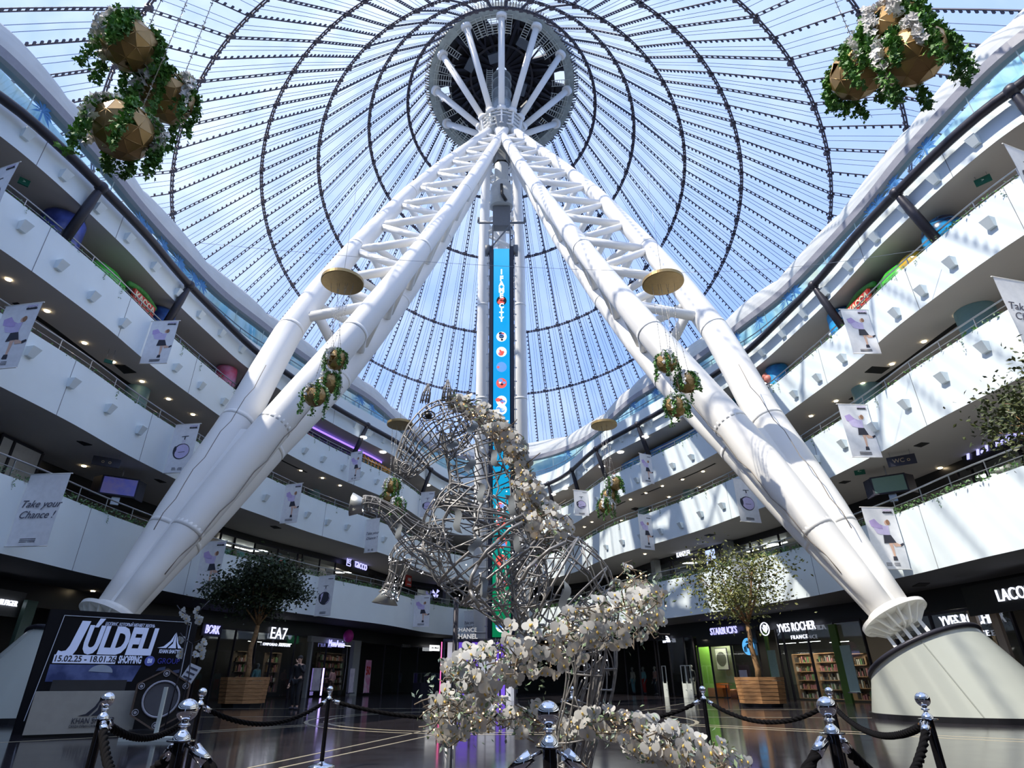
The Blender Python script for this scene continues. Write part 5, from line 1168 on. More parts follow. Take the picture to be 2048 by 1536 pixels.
# far centre: perfume kiosk
M_vio = mat('violet_panel', (.16, .08, .50), .4, emit=(.20, .10, .8), es=.35); M_kw = mat('kiosk_white', (.75, .75, .78), .4, emit=(.7, .7, .75), es=.25)
KY = 36.0
def KP(px, z): r = ray(px, 1350); return Vector((r.x * KY / r.y, KY, z))
kc = KP(945, 0); root = empty('perfume_kiosk', kc); tag(root, 'violet and white perfume kiosk with black frame at the far end', 'kiosk')
def kp(mb, nm, mt): o = mb.build(nm, mt, root); o.matrix_parent_inverse = Matrix.Translation(-kc); return o
x0, x1 = KP(884, 0).x, KP(1030, 0).x
m = MB(); m.box(((x0 + x1) / 2, KY + 1.4, 3.0), (x1 - x0, 3.0, .12)); kp(m, 'canopy', M_ink)
for px in (886, 1000, 1030): 
    m = MB(); x = KP(px, 0).x; m.beam((x, KY, 0), (x, KY, 3.0), .1, .1, up=(0, 1, 0)); kp(m, 'post', M_ink)
for a_, b_, mt in ((892, 913, M_kw), (915, 937, M_vio), (942, 955, M_vio), (957, 970, M_kw), (972, 990, M_kw), (992, 1010, M_vio), (1012, 1028, M_kw)):
    m = MB(); xa, xb = KP(a_, 0).x, KP(b_, 0).x; m.box(((xa + xb) / 2, KY + .4, 1.45), (xb - xa, .1, 2.9)); kp(m, 'wall_panel', mt)
m = MB()
for R_ in (1.0, 1.15): m.path([(KP(985, 0).x + R_ * math.cos(t), KY - .05, 1.6 + R_ * math.sin(t)) for t in [PI * i / 16 for i in range(17)]], .05, 5)
kp(m, 'arch', M_ink); m = MB(); m.beam(KP(912, .9) - Vector((0, .2, 0)), KP(912, 1.9) - Vector((0, .2, 0)), .5, .02, up=(0, 1, 0)); kp(m, 'doorlight', M_lil2)
text('CHANCE', frame(KP(930, 3.50) - Vector((0, .2, 0)), (1, 0, 0), UP), .30, M_white, root, 'heading', .02).matrix_parent_inverse = Matrix.Translation(-kc)
text('CHANEL', frame(KP(930, 3.16) - Vector((0, .2, 0)), (1, 0, 0), UP), .34, M_white, root, 'heading', .02, bold=.01).matrix_parent_inverse = Matrix.Translation(-kc)
p = KP(881, 0); m = MB(); m.tube(p, p + UP * 2.9, .025); o = m.build('light_rod', mat('pink_neon', (1, .2, .4), .4, emit=(1, .12, .35), es=1.2)); shift(o, p); tag(o, 'thin pink neon upright at the left of the perfume kiosk', 'neon light')
p, n = spt(853, 1360, 1.5, 0); root = empty('glass_display_case', p); tag(root, 'low glass display case left of the perfume kiosk', 'display case'); root.rotation_euler = (0, 0, math.atan2(n.y, n.x) - PI / 2)
m = MB(); m.box((0, 0, .4), (2.4, .8, .8)); m.build('base', M_ink, root); m = MB(); m.box((0, 0, 1.15), (2.36, .76, .7)); m.build('glass_box', M_glass, root)
m = MB()
for sx_ in (-1.18, 1.18):
    for sy in (-.38, .38): m.beam((sx_, sy, .8), (sx_, sy, 1.5), .03, .03)
for sy in (-.38, .38): m.beam((-1.18, sy, 1.5), (1.18, sy, 1.5), .03, .03)
m.build('frame', M_rail, root)
# ---- fourth floor play area pieces
def gl(px, py, off, k): p, n = px_on(px, py, off); p.z = max(p.z, ZB[k] + .9); return p, n
def barrel(px, py, off, r, h, mt, label, k=2, tilt=0, art=None):
    p, n = spt(px, py, off - 1.15); p.z = ZB[k] + .9; h = 2.45; root = empty('painted_barrel', p); tag(root, label, 'column wrap'); m = MB(); m.lathe([(r, 0), (r * 1.02, h * .05), (r * 1.02, h * .95), (r * .96, h), (.01, h)], (0, 0, 0), 28); m.build('wrap', mt, root)
    if art:
        random.seed(int(px)); U = tang(n)
        m = MB()
        for q in range(9):
            a_ = math.atan2(-n.y, -n.x) + random.uniform(-1.1, 1.1); z_ = random.uniform(.25, .85) * h; m.ball((math.cos(a_) * r, math.sin(a_) * r, z_), random.uniform(.1, .24), 6, random.randint(0, 2))
        m.build('picture', art, root)
M_bar = mat('cobalt_blue_print', (.02, .14, .45), .35, col2=(.02, .35, .7), nscale=2); ART = [mat('art_white', (.7, .75, .8), .5), mat('art_coral', (.7, .25, .2), .5), mat('art_navy', (.01, .02, .1), .5)]
barrel(1688, 650, 2.2, .60, 3.0, M_bar, 'glossy blue column wrapped in a coral reef picture beside the green train', 2, 0, ART)
barrel(1555, 745, 2.2, .60, 2.9, M_bar, 'glossy blue column wrapped in a picture, right of the mast leg', 2, 0, ART)
barrel(455, 735, 2.2, .55, 2.9, mat('crimson_print', (.65, .03, .08), .35, col2=(.6, .25, .45), nscale=1.5), 'crimson and pink wrapped column on the left fourth floor')
barrel(322, 625, 2.2, .62, 2.9, mat('navy_print', (.015, .02, .10), .3, col2=(.05, .15, .5), nscale=1.2), 'dark navy wrapped column right of the left green train')
barrel(128, 445, 2.2, .70, 2.9, mat('navy_violet_print', (.015, .02, .10), .3, col2=(.10, .15, .55), nscale=1.0), 'dark navy and violet wrapped column in the upper left gallery')
p, n = gl(1880, 445, 1.0, 2); p.z = 16.0 - .6; o = MB().ball((0, 0, 0), .75, 12, 0, (1, 1, 1.1)).build('swirl_ball', mat('blue_swirl_gloss', (.01, .01, .04), .2, col2=(.02, .40, .85), nscale=.9, stretch=(1, 1, 3))); o.location = Vector((p.x, p.y, 15.45)); tag(o, 'glossy black and blue swirl ball in the upper right gallery', 'ball ornament')
p, n = gl(1826, 530, 1.0, 2); o = MB().ball((0, 0, 0), .6, 12, 0, (1.5, 1, 1)).build('dome', mat('yellow_gloss', (.75, .45, .03), .3)); o.scale = (.75, .8, .8); o.location = (p.x, p.y, 15.4); o.rotation_euler = (0, 0, math.atan2(n.y, n.x) - PI / 2); tag(o, 'yellow rounded dome right of the right green train', 'dome')
def train(px, py, label, flip):
    p, n = spt(px, py, 1.15); p.z = ZB[2] + 1.15; root = empty('green_train', p); root.rotation_euler = (0, 0, math.atan2(n.y, n.x) - PI / 2); tag(root, label, 'play train')
    mg = mat('bright_green_gloss', (.03, .42, .03), .3, col2=(.10, .55, .06)); f = -1 if flip else 1
    m = MB(); m.lathe([(.01, -.95), (.5, -.88), (.78, -.55), (.85, 0), (.78, .55), (.5, .88), (.01, .95)], (f * .85, 0, 1.0), 22, 0, Matrix.Rotation(PI / 2, 3, 'Y')); m.build('body', mg, root)
    m = MB(); m.box((-f * .95, .1, 1.0), (1.7, 1.3, 1.4)); m.build('cabin', mat('cabin_dark', (.02, .025, .02), .6), root)
    m = MB()
    for q in range(22):
        t = q / 21; m.ball((-f * (.05 + 1.85 * t), -.55, 1.68 + .18 * math.sin(t * PI)), .13, 5)
    m.build('leafy_trim', mat('trim_green', (.05, .25, .04), .7, bump=.4), root)
    m = MB(); m.box((-f * .95, -.72, 1.30), (1.5, .12, .50)); sb = m.build('sign_board', M_red, root)
    text('КАССА', frame((-f * .95, -.80, 1.30), (1, 0, 0), UP), .40, mat('cream_letters', (.85, .75, .5), .5), sb, 'lettering', .01, bold=.012)
    for q in (-.45, .45): m = MB(); m.tube((f * .85 + q, -.7, .25), (f * .85 + q, -.85, .25), .25, n=14); m.build('wheel', M_ink, root)
train(1772, 560, 'bright green ticket train with red cash desk board, right gallery', False); train(236, 552, 'bright green ticket train with red cash desk board, left gallery', True)
bpy.data.objects['green_train'].location += Vector((0, 0, 0))
# yellow play rail, red door, blue wall, violet cove light
p, n = spt(748, 920, 1.0); p.z = ZB[2] + 1.9; m = MB(); U = tang(n)
for q in range(6): m.beam(p + U * (q * .45 - 1.2), p + U * (q * .45 - 1.2) + UP * (1.1 - .1 * q), .1, .1); m.beam(p + U * (q * .45 - 1.2) + UP * .9, p + U * (q * .45 - .75) + UP * .7, .1, .1)
for q in (0, 1): m.ball(p + U * (1.4 + q * .5) + UP * .7, .22, 8)
o = m.build('play_rail', mat('orange_yellow_paint', (.75, .33, .02), .5)); shift(o, p); tag(o, 'orange yellow play figures on the far left fourth floor', 'play rail')
i, j = rng(-18, -10); m = MB(); m.strip(loop(1.5, 16.24, i, j), loop(1.5, 16.38, i, j)); o = m.build('cove_light', mat('violet_cove_light', (.3, .2, 1), .5, emit=(.22, .12, .9), es=1.4)); shift(o, cxyz((i + j) // 2, 1.5, 16.24)); tag(o, 'violet strip of cove light on the far left fourth floor', 'light strip')
for a0, a1, off, z0, z1, mt, l in ((10.5, 19, 1.3, 13.9, 16.0, mat('deep_blue_wall', (.02, .08, .30), .5, col2=(.05, .22, .42), nscale=.6), 'deep blue painted wall of the far right fourth floor'), (19.2, 22.5, 1.2, 13.9, 16.3, mat('teal_blue_wall', (.05, .25, .38), .5), 'teal blue wall block beside the right mast leg'), (9.2, 10.3, 1.2, 13.9, 15.7, M_red, 'small red panel on the far right fourth floor'), (-17.5, -16.5, 1.4, 13.9, 15.7, M_red, 'small red panel on the far left fourth floor'), (-20, -9, 2.2, 13.9, 16.35, M_black, 'black wall behind the violet cove light, far left fourth floor')):
    i, j = rng(a0, a1); j = max(j, i + 2); m = MB(); m.strip(loop(off, z0, i, j), loop(off, z1, i, j)); m.strip(loop(off + .1, z0, i, j), loop(off + .1, z1, i, j)); m.strip(loop(off, z1, i, j), loop(off + .1, z1, i, j)); o = m.build('painted_wall', mt); shift(o, cxyz((i + j) // 2, off, z0)); tag(o, l, 'painted wall')
# ------------------------------------------------------------------ hanging planters
def ivy_leaf(mb, p, d, s, mi):
    d = d.normalized(); e = d.cross(Vector((random.uniform(-1, 1), random.uniform(-1, 1), random.uniform(-1, 1))))
    if e.length < .05: e = d.orthogonal()
    e.normalize(); n = d.cross(e) * s * .15
    pts = [(0, 0), (.45, .05), (.32, .38), (.62, .55), (.25, .62), (0, 1), (-.25, .62), (-.62, .55), (-.32, .38), (-.45, .05)]
    vs = [p + e * u * s + d * v * s + n * (abs(u) * 2 - .3) for u, v in pts] + [p + d * .45 * s]
    mb.add(vs, [(10, i, (i + 1) % 10) for i in range(10)], mi)
def blossom(mb, p, s, mi=0, np_=5):
    n = Vector((random.uniform(-1, 1), random.uniform(-1.2, .4), random.uniform(-.6, .8))).normalized(); e = n.orthogonal().normalized(); u = n.cross(e)
    for k in range(np_):
        a = 2 * PI * k / np_ + random.uniform(-.2, .2); d = e * math.cos(a) + u * math.sin(a); t = n.cross(d)
        mb.add([p, p + d * s * .5 + t * s * .38 + n * s * .12, p + d * s + n * s * .05, p + d * s * .5 - t * s * .38 + n * s * .12], [(0, 1, 2, 3)], mi)
def planter(c, r, seed, label, near, chain_to, group=None):
    random.seed(seed)
    root = empty('hanging_planter', c); tag(root, label, 'hanging planter', group); rot = Matrix.Rotation(random.uniform(0, 3), 3, 'Z') @ Matrix.Rotation(random.uniform(-.4, .4), 3, 'X')
    bm = bmesh.new(); bmesh.ops.create_icosphere(bm, subdivisions=2, radius=r)
    V = [rot @ v.co for v in bm.verts]; Fc = [[v.index for v in f.verts] for f in bm.faces]; Ed = [[v.index for v in e.verts] for e in bm.edges]; bm.free()
    gone = set(i for i, f in enumerate(Fc) if (sum((V[j] for j in f), Vector()) / 3).z > r * .35 and random.random() < .45 or random.random() < .04)
    m = MB(); th = .97
    for i, f in enumerate(Fc):
        if i in gone: continue
        a, b, c_ = [V[j] for j in f]; g = (a + b + c_) / 3; a, b, c_ = [g + (q - g) * .97 for q in (a, b, c_)]
        m.add([a, b, c_, a * th, b * th, c_ * th], [(0, 1, 2), (5, 4, 3), (0, 3, 4, 1), (1, 4, 5, 2), (2, 5, 3, 0)])
    m.build('faceted_shell', M_gold, root)
    m = MB()
    for a, b in Ed: m.tube(V[a] * .985, V[b] * .985, r * .022, n=4)
    m.build('edge_frame', M_gold, root)
    nv = 7 if near else 6; ls = r * .17
    for k in range(nv):
        m = MB(); a = 2 * PI * k / nv + random.uniform(-.4, .4); d = Vector((math.cos(a), math.sin(a), 0)); L = r * random.uniform(.7, 1.9); pts = []
        for q in range(9):
            t = q / 8; ang = .35 + t * 1.3; pts.append(Vector((d.x * math.sin(ang) * r * 1.08, d.y * math.sin(ang) * r * 1.08, math.cos(ang) * r * 1.08)))
        for q in range(6): pts.append(pts[-1] + Vector((random.uniform(-.06, .06) * r, random.uniform(-.06, .06) * r, -L / 6)))
        m.path(pts, r * .018, 4, 0)
        for i in range(len(pts) - 1):
            for q in range(19 if near else 11): p = pts[i].lerp(pts[i + 1], random.random()) + Vector((random.gauss(0, .09), random.gauss(0, .09), random.gauss(0, .06))) * r; ivy_leaf(m, p, Vector((random.uniform(-1, 1), random.uniform(-1, 1), random.uniform(-1.2, .3))), ls * random.uniform(.7, 1.3), random.choice((0, 0, 1)))
        m.build('ivy_trail', [M_leaf, mat('ivy_light', (.13, .33, .06), .55)], root)
    for k in range(3):
        m = MB(); a = random.uniform(0, 6.28) if k else -PI / 2 - .5; d = Vector((math.cos(a), math.sin(a), 0))
        for q in range(110 if near else 40):
            t = random.random(); ang = .3 + t * 1.5; p = Vector((d.x * math.sin(ang), d.y * math.sin(ang), math.cos(ang))) * r * 1.12 + Vector((random.gauss(0, .08), random.gauss(0, .08), random.gauss(0, .08) - max(0, t - .8) * 1.5)) * r
            blossom(m, p, r * .16)
        m.build('white_blossom_trail', M_petal, root)
    m = MB(); top = chain_to - Vector(c)
    for q in ((1,) if near else (-1, 1)):
        a0 = Vector((q * r * .35, 0, r * .9)); b0 = top + Vector((q * .12, 0, 0)); m.tube(a0, b0, .006, n=4)
        Lc = (b0 - a0).length
        for j in range(min(60, int(Lc / .12))): pz = a0.lerp(b0, j * .12 / Lc); blossom(m, pz, .035, 0, 3)
    m.build('suspension_chain', mat('pale_chain', (.55, .52, .48), .4, metal=.4), root)
def cluster(balls, r, dist, disc, label, near, seed):
    """balls px list; disc: (px, py, radius m) or None"""
    P = [at_d(x, y, dist) + Vector((0, 0, 0)) for x, y in balls]
    for i in range(1, len(P)):   # stagger in depth so that neighbours do not cut into each other
        P[i] = at_d(balls[i][0], balls[i][1], dist + (.30 if i % 2 else -.35) * r * 2)
    mid = sum(P, Vector()) / len(P)
    if disc:
        dp = at_d(disc[0], disc[1], dist); o = MB().lathe([(.01, -.05), (disc[2] * .96, -.05), (disc[2], -.03), (disc[2], .10), (disc[2] * .96, .12), (.01, .12)], (0, 0, 0), 48, smooth=False).build('suspended_disc', mat('gold_disc_metal', (.45, .31, .13), .38, metal=.55, noise=.08)); o.location = dp; tag(o, 'flat round gold disc hanging above the %s' % label[0], 'disc'); top = dp
        m = MB(); m.tube(dp + Vector((0, 0, .1)), dp + Vector((0, 0, 6)), .008, n=4); w_ = m.build('wire', M_rail, o); w_.matrix_parent_inverse = Matrix.Translation(-dp)
    for i, p in enumerate(P):
        tp_ = (top + Vector(((i - 1) * disc[2] * .4, 0, -.05))) if disc else p + Vector(((mid.x - p.x) * .3, .2, 9))
        planter(p, r, seed + i, label[1 + i], near, tp_)
cluster([(262, 92), (334, 196), (246, 262)], .355, 7.1, None, ['', 'topmost of the three gold faceted planters at the upper left', 'middle right gold faceted planter of the upper left cluster', 'lowest gold faceted planter of the upper left cluster'], True, 40)
cluster([(1785, 62), (1716, 146), (1826, 112)], .355, 7.0, None, ['', 'uppermost gold planter of the upper right cluster', 'left gold faceted planter of the upper right cluster', 'front right gold faceted planter of the upper right cluster'], True, 50)
cluster([(672, 720), (660, 767), (630, 792)], .40, 20.5, (685, 565, .84), ['left middle planter cluster', 'top planter of the cluster hanging before the left mast leg', 'middle planter of the cluster before the left mast leg', 'lowest planter of the cluster before the left mast leg'], False, 60)
cluster([(1333, 726), (1373, 766), (1352, 813)], .40, 20.5, (1326, 566, .82), ['right middle planter cluster', 'top planter of the cluster hanging before the right mast leg', 'middle planter of the cluster before the right mast leg', 'lowest planter of the cluster before the right mast leg'], False, 70)
cluster([(784, 972), (776, 996), (796, 1012)], .40, 31, (800, 850, .72), ['planter cluster at the horse muzzle', 'top planter of the cluster below the horse muzzle', 'left planter of the cluster below the horse muzzle', 'lowest planter of the cluster below the horse muzzle'], False, 80)
cluster([(1229, 968), (1220, 992), (1212, 1012)], .40, 31, (1208, 851, .72), ['far right planter cluster', 'top planter of the far right cluster above the menswear shop', 'middle planter of the far right cluster above the menswear shop', 'lowest planter of the far right cluster above the menswear shop'], False, 90)
# thin wire swags across the hall
for a, b_, l in (((400, 486), (1360, 545), 'thin wire strung across the hall in front of the mast legs, left part'), ((1360, 545), (1850, 498), 'thin wire strung from the right disc to the right gallery')):
    p, q = at_d(a[0], a[1], 22), at_d(b_[0], b_[1], 22); m = MB(); m.path([p.lerp(q, t / 12) - UP * .25 * math.sin(PI * t / 12) for t in range(13)], .009, 4); o = m.build('wire', M_rail); shift(o, p); tag(o, l, 'wire')
# ------------------------------------------------------------------ trees
def tree(base, h, crown_c, crown_r, nleaf, label, leafmats, seed, box=True, lean=Vector((0, 0, 0)), tr=.09, lsz=.16, dens=1.0):
    random.seed(seed); root = empty('potted_tree', base); tag(root, label, 'tree')
    bh = 1.12
    if box:
        m = MB(); R_ = .98
        for k in range(8):
            a0, a1 = 2 * PI * (k + .5) / 8, 2 * PI * (k + 1.5) / 8
            for q in range(7):
                z0, z1 = .14 + q * .14, .14 + (q + 1) * .14 - .012; rr0 = R_ * (.93 + .07 * q / 6)
                m.add([(rr0 * math.cos(a0), rr0 * math.sin(a0), z0), (rr0 * math.cos(a1), rr0 * math.sin(a1), z0), (rr0 * math.cos(a1), rr0 * math.sin(a1), z1), (rr0 * math.cos(a0), rr0 * math.sin(a0), z1), ((rr0 - .05) * math.cos(a0), (rr0 - .05) * math.sin(a0), z0), ((rr0 - .05) * math.cos(a1), (rr0 - .05) * math.sin(a1), z0), ((rr0 - .05) * math.cos(a1), (rr0 - .05) * math.sin(a1), z1), ((rr0 - .05) * math.cos(a0), (rr0 - .05) * math.sin(a0), z1)], [(0, 1, 2, 3), (5, 4, 7, 6), (3, 2, 6, 7), (1, 0, 4, 5)])
        m.build('planter_box', M_wood, root); m = MB(); m.lathe([(.8, 0), (.84, .14), (.01, .14)], (0, 0, 0), 8, smooth=False); m.build('plinth', M_black, root)
        m = MB(); m.lathe([(.9, 1.04), (.01, 1.06)], (0, 0, 0), 16); m.build('soil', M_soil, root)
    cc = crown_c - Vector(base); z0 = 1.0 if box else 0
    t0 = Vector((0, 0, z0)); fork = t0.lerp(cc, .62); fork.z = z0 + (cc.z - z0) * .62
    m = MB(); tp = [t0.lerp(fork, t / 5) + Vector((.05 * math.sin(t * 1.7), .04 * math.cos(t * 1.3), 0)) for t in range(6)]; m.path(tp, [tr * (1.35 - .35 * t / 5) for t in range(6)], 10); tk = m.build('trunk', M_bark, root)
    tips = []; m = MB()
    for k in range(9):
        a = 2 * PI * k / 9 + random.uniform(-.3, .3); el = random.uniform(-.15, 1.2); e = cc + Vector((math.cos(a) * math.cos(el) * crown_r.x, math.sin(a) * math.cos(el) * crown_r.y, math.sin(el) * crown_r.z)) * random.uniform(.55, .85)
        mid = fork.lerp(e, .5) + Vector((random.uniform(-.1, .1), random.uniform(-.1, .1), random.uniform(-.1, .1))); m.path([tp[-1], mid, e], [tr * .55, tr * .35, tr * .12], 6); tips += [e, mid]
        for q in range(4):
            e2 = e + Vector((random.uniform(-1, 1) * crown_r.x, random.uniform(-1, 1) * crown_r.y, random.uniform(-.7, .8) * crown_r.z)) * .42; m.path([mid.lerp(e, random.uniform(.3, 1)), e2], [tr * .16, tr * .05], 4); tips.append(e2)
    m.build('branches', M_bark, root)
    m = MB()
    for k in range(nleaf):
        t = random.choice(tips); p = t + Vector((random.gauss(0, .2) * crown_r.x, random.gauss(0, .2) * crown_r.y, random.gauss(0, .19) * crown_r.z)) * dens
        leaf(m, p, Vector((random.uniform(-1, 1), random.uniform(-1, 1), random.uniform(-.8, .6))), lsz * random.uniform(.6, 1.2), random.randint(0, 1), .55)
    o = m.build('foliage', leafmats, root); o['kind'] = 'stuff'
    return root
def base_on(px, D): a = math.radians(pxaz(px, 1400)); return Vector((D * math.sin(a), D * math.cos(a), 0))
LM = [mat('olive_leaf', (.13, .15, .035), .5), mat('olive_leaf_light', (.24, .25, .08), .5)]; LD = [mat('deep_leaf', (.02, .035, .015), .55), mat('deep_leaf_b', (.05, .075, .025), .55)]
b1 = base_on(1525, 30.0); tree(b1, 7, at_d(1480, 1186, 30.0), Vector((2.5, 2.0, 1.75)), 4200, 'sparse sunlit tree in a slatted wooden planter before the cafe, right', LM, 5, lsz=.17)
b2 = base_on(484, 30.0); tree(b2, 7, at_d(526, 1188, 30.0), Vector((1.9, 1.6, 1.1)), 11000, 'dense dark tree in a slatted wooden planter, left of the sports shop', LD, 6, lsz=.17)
b3 = at_z(2200, 1500, 0); b3 = Vector((12.2, 10.6, 0)); tree(b3, 7, at_d(2140, 850, 15.2), Vector((1.35, 1.2, 1.5)), 5200, 'leafy tree branches entering at the right picture edge', [mat('edge_leaf', (.035, .055, .012), .5), mat('edge_leaf_b', (.08, .10, .03), .5)], 8, lsz=.12)
# ------------------------------------------------------------------ wire horse
M_wireh = mat('grey_wrapped_wire', (.27, .27, .275), .42, metal=.35, noise=.25, nscale=30); M_plate = mat('silver_leaf_plate', (.42, .45, .46), .35, metal=.6)
HY = 4.6
horse = empty('horse_sculpture', Vector((.6, HY, 0))); tag(horse, 'large rearing horse sculpture of bent grey wire with orchid mane', 'sculpture')
def hp(mb, nm, mt):
    o = mb.build(nm, mt, horse); o.matrix_parent_inverse = Matrix.Translation(-horse.location); return o
def HPt(px, py, dy=0): return at_y(px, py, HY + dy)
def mpp(p): return (p.y * CT + (p.z - H) * ST) / F
random.seed(77)
SURF = {}
def wirebody(name, ctrl, nring, nlong, nrand, sq=.7, dy=0, rw=.0062, jit=.06, part=True):
    """ctrl: (px, py, r_px, dy)"""
    C3 = [tuple(HPt(c[0], c[1], c[3] if len(c) > 3 else dy)) + (c[2] * mpp(HPt(c[0], c[1], 0)),) for c in ctrl]
    path = catmull(C3, 6); n = len(path)
    def fr(i):
        a = Vector(path[max(i - 1, 0)][:3]); b = Vector(path[min(i + 1, n - 1)][:3]); t = (b - a).normalized(); e = t.cross(Vector((0, 1, 0))).normalized(); u = Vector((0, 1, 0)); u = (u - t * u.dot(t)).normalized(); return e, u
    def P(s, th):
        s = max(0, min(.9999, s)) * (n - 1); i = int(s); f = s - i; a, b = path[i], path[i + 1]; c = Vector(a[:3]).lerp(Vector(b[:3]), f); r = a[3] + (b[3] - a[3]) * f; e, u = fr(i); return c + (e * math.cos(th) + u * math.sin(th) * sq) * r
    SURF[name] = P; m = MB()
    for k in range(nring):
        s = (k + .5) / nring + random.uniform(-.02, .02); sl = random.uniform(-.05, .05)
        m.path([P(s + sl * math.cos(t * PI / 10), t * PI / 10) for t in range(20)], rw, 4, closed=True)
    for k in range(nlong):
        th = 2 * PI * k / nlong; w_ = random.uniform(-.5, .5); pts = []
        for j in range(16): s = j / 15; pts.append(P(s, th + w_ * math.sin(s * 3) + random.uniform(-jit, jit)))
        m.path(pts, rw * random.choice((1, 1.3, .8)), 4)
    for k in range(nrand):
        s, th = random.random(), random.uniform(0, 2 * PI); ds, dt = random.uniform(-.35, .35), random.uniform(-1.6, 1.6); q = 5
        m.path([P(s + ds * j / q, th + dt * j / q) * 1.0 for j in range(q + 1)], rw * random.choice((.7, .7, 1)), 4)
    return hp(m, name, M_wireh) if part else m
wirebody('head', [(940, 830, 34), (915, 842, 52), (888, 856, 60), (858, 876, 53), (834, 904, 40), (818, 928, 31), (811, 942, 25), (805, 952, 14)], 11, 17, 46, .62, rw=.0056)
wirebody('neck', [(915, 842, 44), (938, 875, 56), (955, 915, 62), (968, 960, 70), (972, 1005, 84), (962, 1040, 98)], 7, 15, 60, .6)
wirebody('chest', [(968, 990, 70), (955, 1030, 100), (955, 1075, 112), (985, 1120, 108), (1015, 1165, 92), (1030, 1215, 62), (1035, 1260, 30)], 9, 14, 95, .72)
wirebody('rump', [(1020, 1110, 40), (1055, 1140, 88), (1100, 1168, 108), (1140, 1195, 104), (1175, 1235, 76), (1195, 1270, 45)], 9, 15, 80, .85)
wirebody('hind_leg', [(1150, 1240, 62, -.15), (1165, 1290, 50, -.18), (1168, 1340, 36, -.18), (1160, 1400, 34, -.15), (1150, 1470, 40, -.12), (1140, 1540, 28, -.1), (1135, 1620, 24, -.1), (1130, 1700, 26, -.1)], 8, 12, 30, .9)
wirebody('hind_leg', [(1130, 1240, 60, .35), (1190, 1290, 44, .4), (1200, 1350, 34, .4), (1185, 1420, 32, .4), (1160, 1500, 30, .4), (1150, 1600, 24, .4)], 7, 11, 26, .9)
wirebody('foreleg', [(880, 1095, 44, -.15), (845, 1082, 32, -.25), (815, 1060, 25, -.3), (792, 1036, 19, -.32), (768, 1018, 14, -.33), (745, 1008, 14, -.33), (728, 1008, 16, -.33)], 8, 10, 26, .9, rw=.005)
wirebody('foreleg', [(900, 1110, 55, .1), (860, 1110, 40, .12), (822, 1105, 32, .14), (803, 1112, 25, .15), (798, 1130, 21, .15), (792, 1155, 17, .15), (783, 1180, 19, .15), (776, 1194, 22, .15)], 8, 10, 30, .9, rw=.005)
# heavy hoops at shoulder and flank, pastern bands
m = MB()
for nm, s, r_ in (('neck', .93, .011), ('chest', .42, .011), ('chest', .60, .010), ('rump', .12, .012), ('rump', .42, .010), ('rump', .75, .010)):
    m.path([SURF[nm](s, t * PI / 12) for t in range(24)], r_, 6, closed=True)
for (a, b_) in (((1045, 1160), (1075, 1120)), ((1075, 1120), (1130, 1085)), ((955, 1130), (1000, 1080)), ((1000, 1080), (1045, 1045)), ((955, 1130), (940, 1180)), ((940, 1180), (960, 1215))): m.path([HPt(*a, -.42), HPt((a[0] + b_[0]) / 2 - 4, (a[1] + b_[1]) / 2 - 3, -.44), HPt(*b_, -.42)], .013, 6)
hp(m, 'main_hoop', M_wireh)
# hooves
c = HPt(722, 1011, -.33); ax = Vector((-1, -.1, .1)).normalized(); M3 = Matrix((ax.orthogonal().normalized(), ax.cross(ax.orthogonal().normalized()), ax)).transposed(); m = MB(); m.lathe([(.050, -.02), (.085, .07), (.078, .07), (.045, -.02)], c, 20, 0, M3); hp(m, 'hoof', M_plate)
c = HPt(772, 1194, .15); m = MB(); m.lathe([(.03, .05), (.10, -.05), (.005, -.055)], c, 20, 0, Matrix.Rotation(.12, 3, 'Y') @ Matrix.Diagonal((1, .8, 1))); hp(m, 'hoof', M_plate)
# ears
for (a, b_, w_, dy) in (((849, 806), (857, 767), 9, .08), ((893, 800), (896, 759), 9, -.10)):
    m = MB(); p0, p1 = HPt(a[0], a[1], dy), HPt(b_[0], b_[1], dy); r = w_ * mpp(p0)
    for k in range(9): th = 2 * PI * k / 9; d = Vector((math.cos(th), .4 * math.sin(th), 0)) * r; m.path([p0 + d, p0.lerp(p1, .5) + d * .9, p1 + d * .05], .0045, 4)
    for s in (.15, .4, .65, .85): m.path([p0.lerp(p1, s) + Vector((math.cos(t * PI / 6), .4 * math.sin(t * PI / 6), 0)) * r * (1 - s * .75) for t in range(12)], .004, 4, closed=True)
    hp(m, 'ear', M_wireh)
m = MB(); c = HPt(857, 831, -.20); m.ball(c, .030, 8); m.path([c + Vector((math.cos(t * PI / 8) * .052, -.01, math.sin(t * PI / 8) * .034)) for t in range(16)], .006, 5, closed=True); hp(m, 'eye', M_black)
m = MB(); c = HPt(812, 934, -.10); 
for r_ in (.030, .045): m.path([c + Vector((math.cos(t * PI / 8) * r_, 0, math.sin(t * PI / 8) * r_)) for t in range(16)], .005, 5, closed=True)
hp(m, 'nostril', M_wireh)
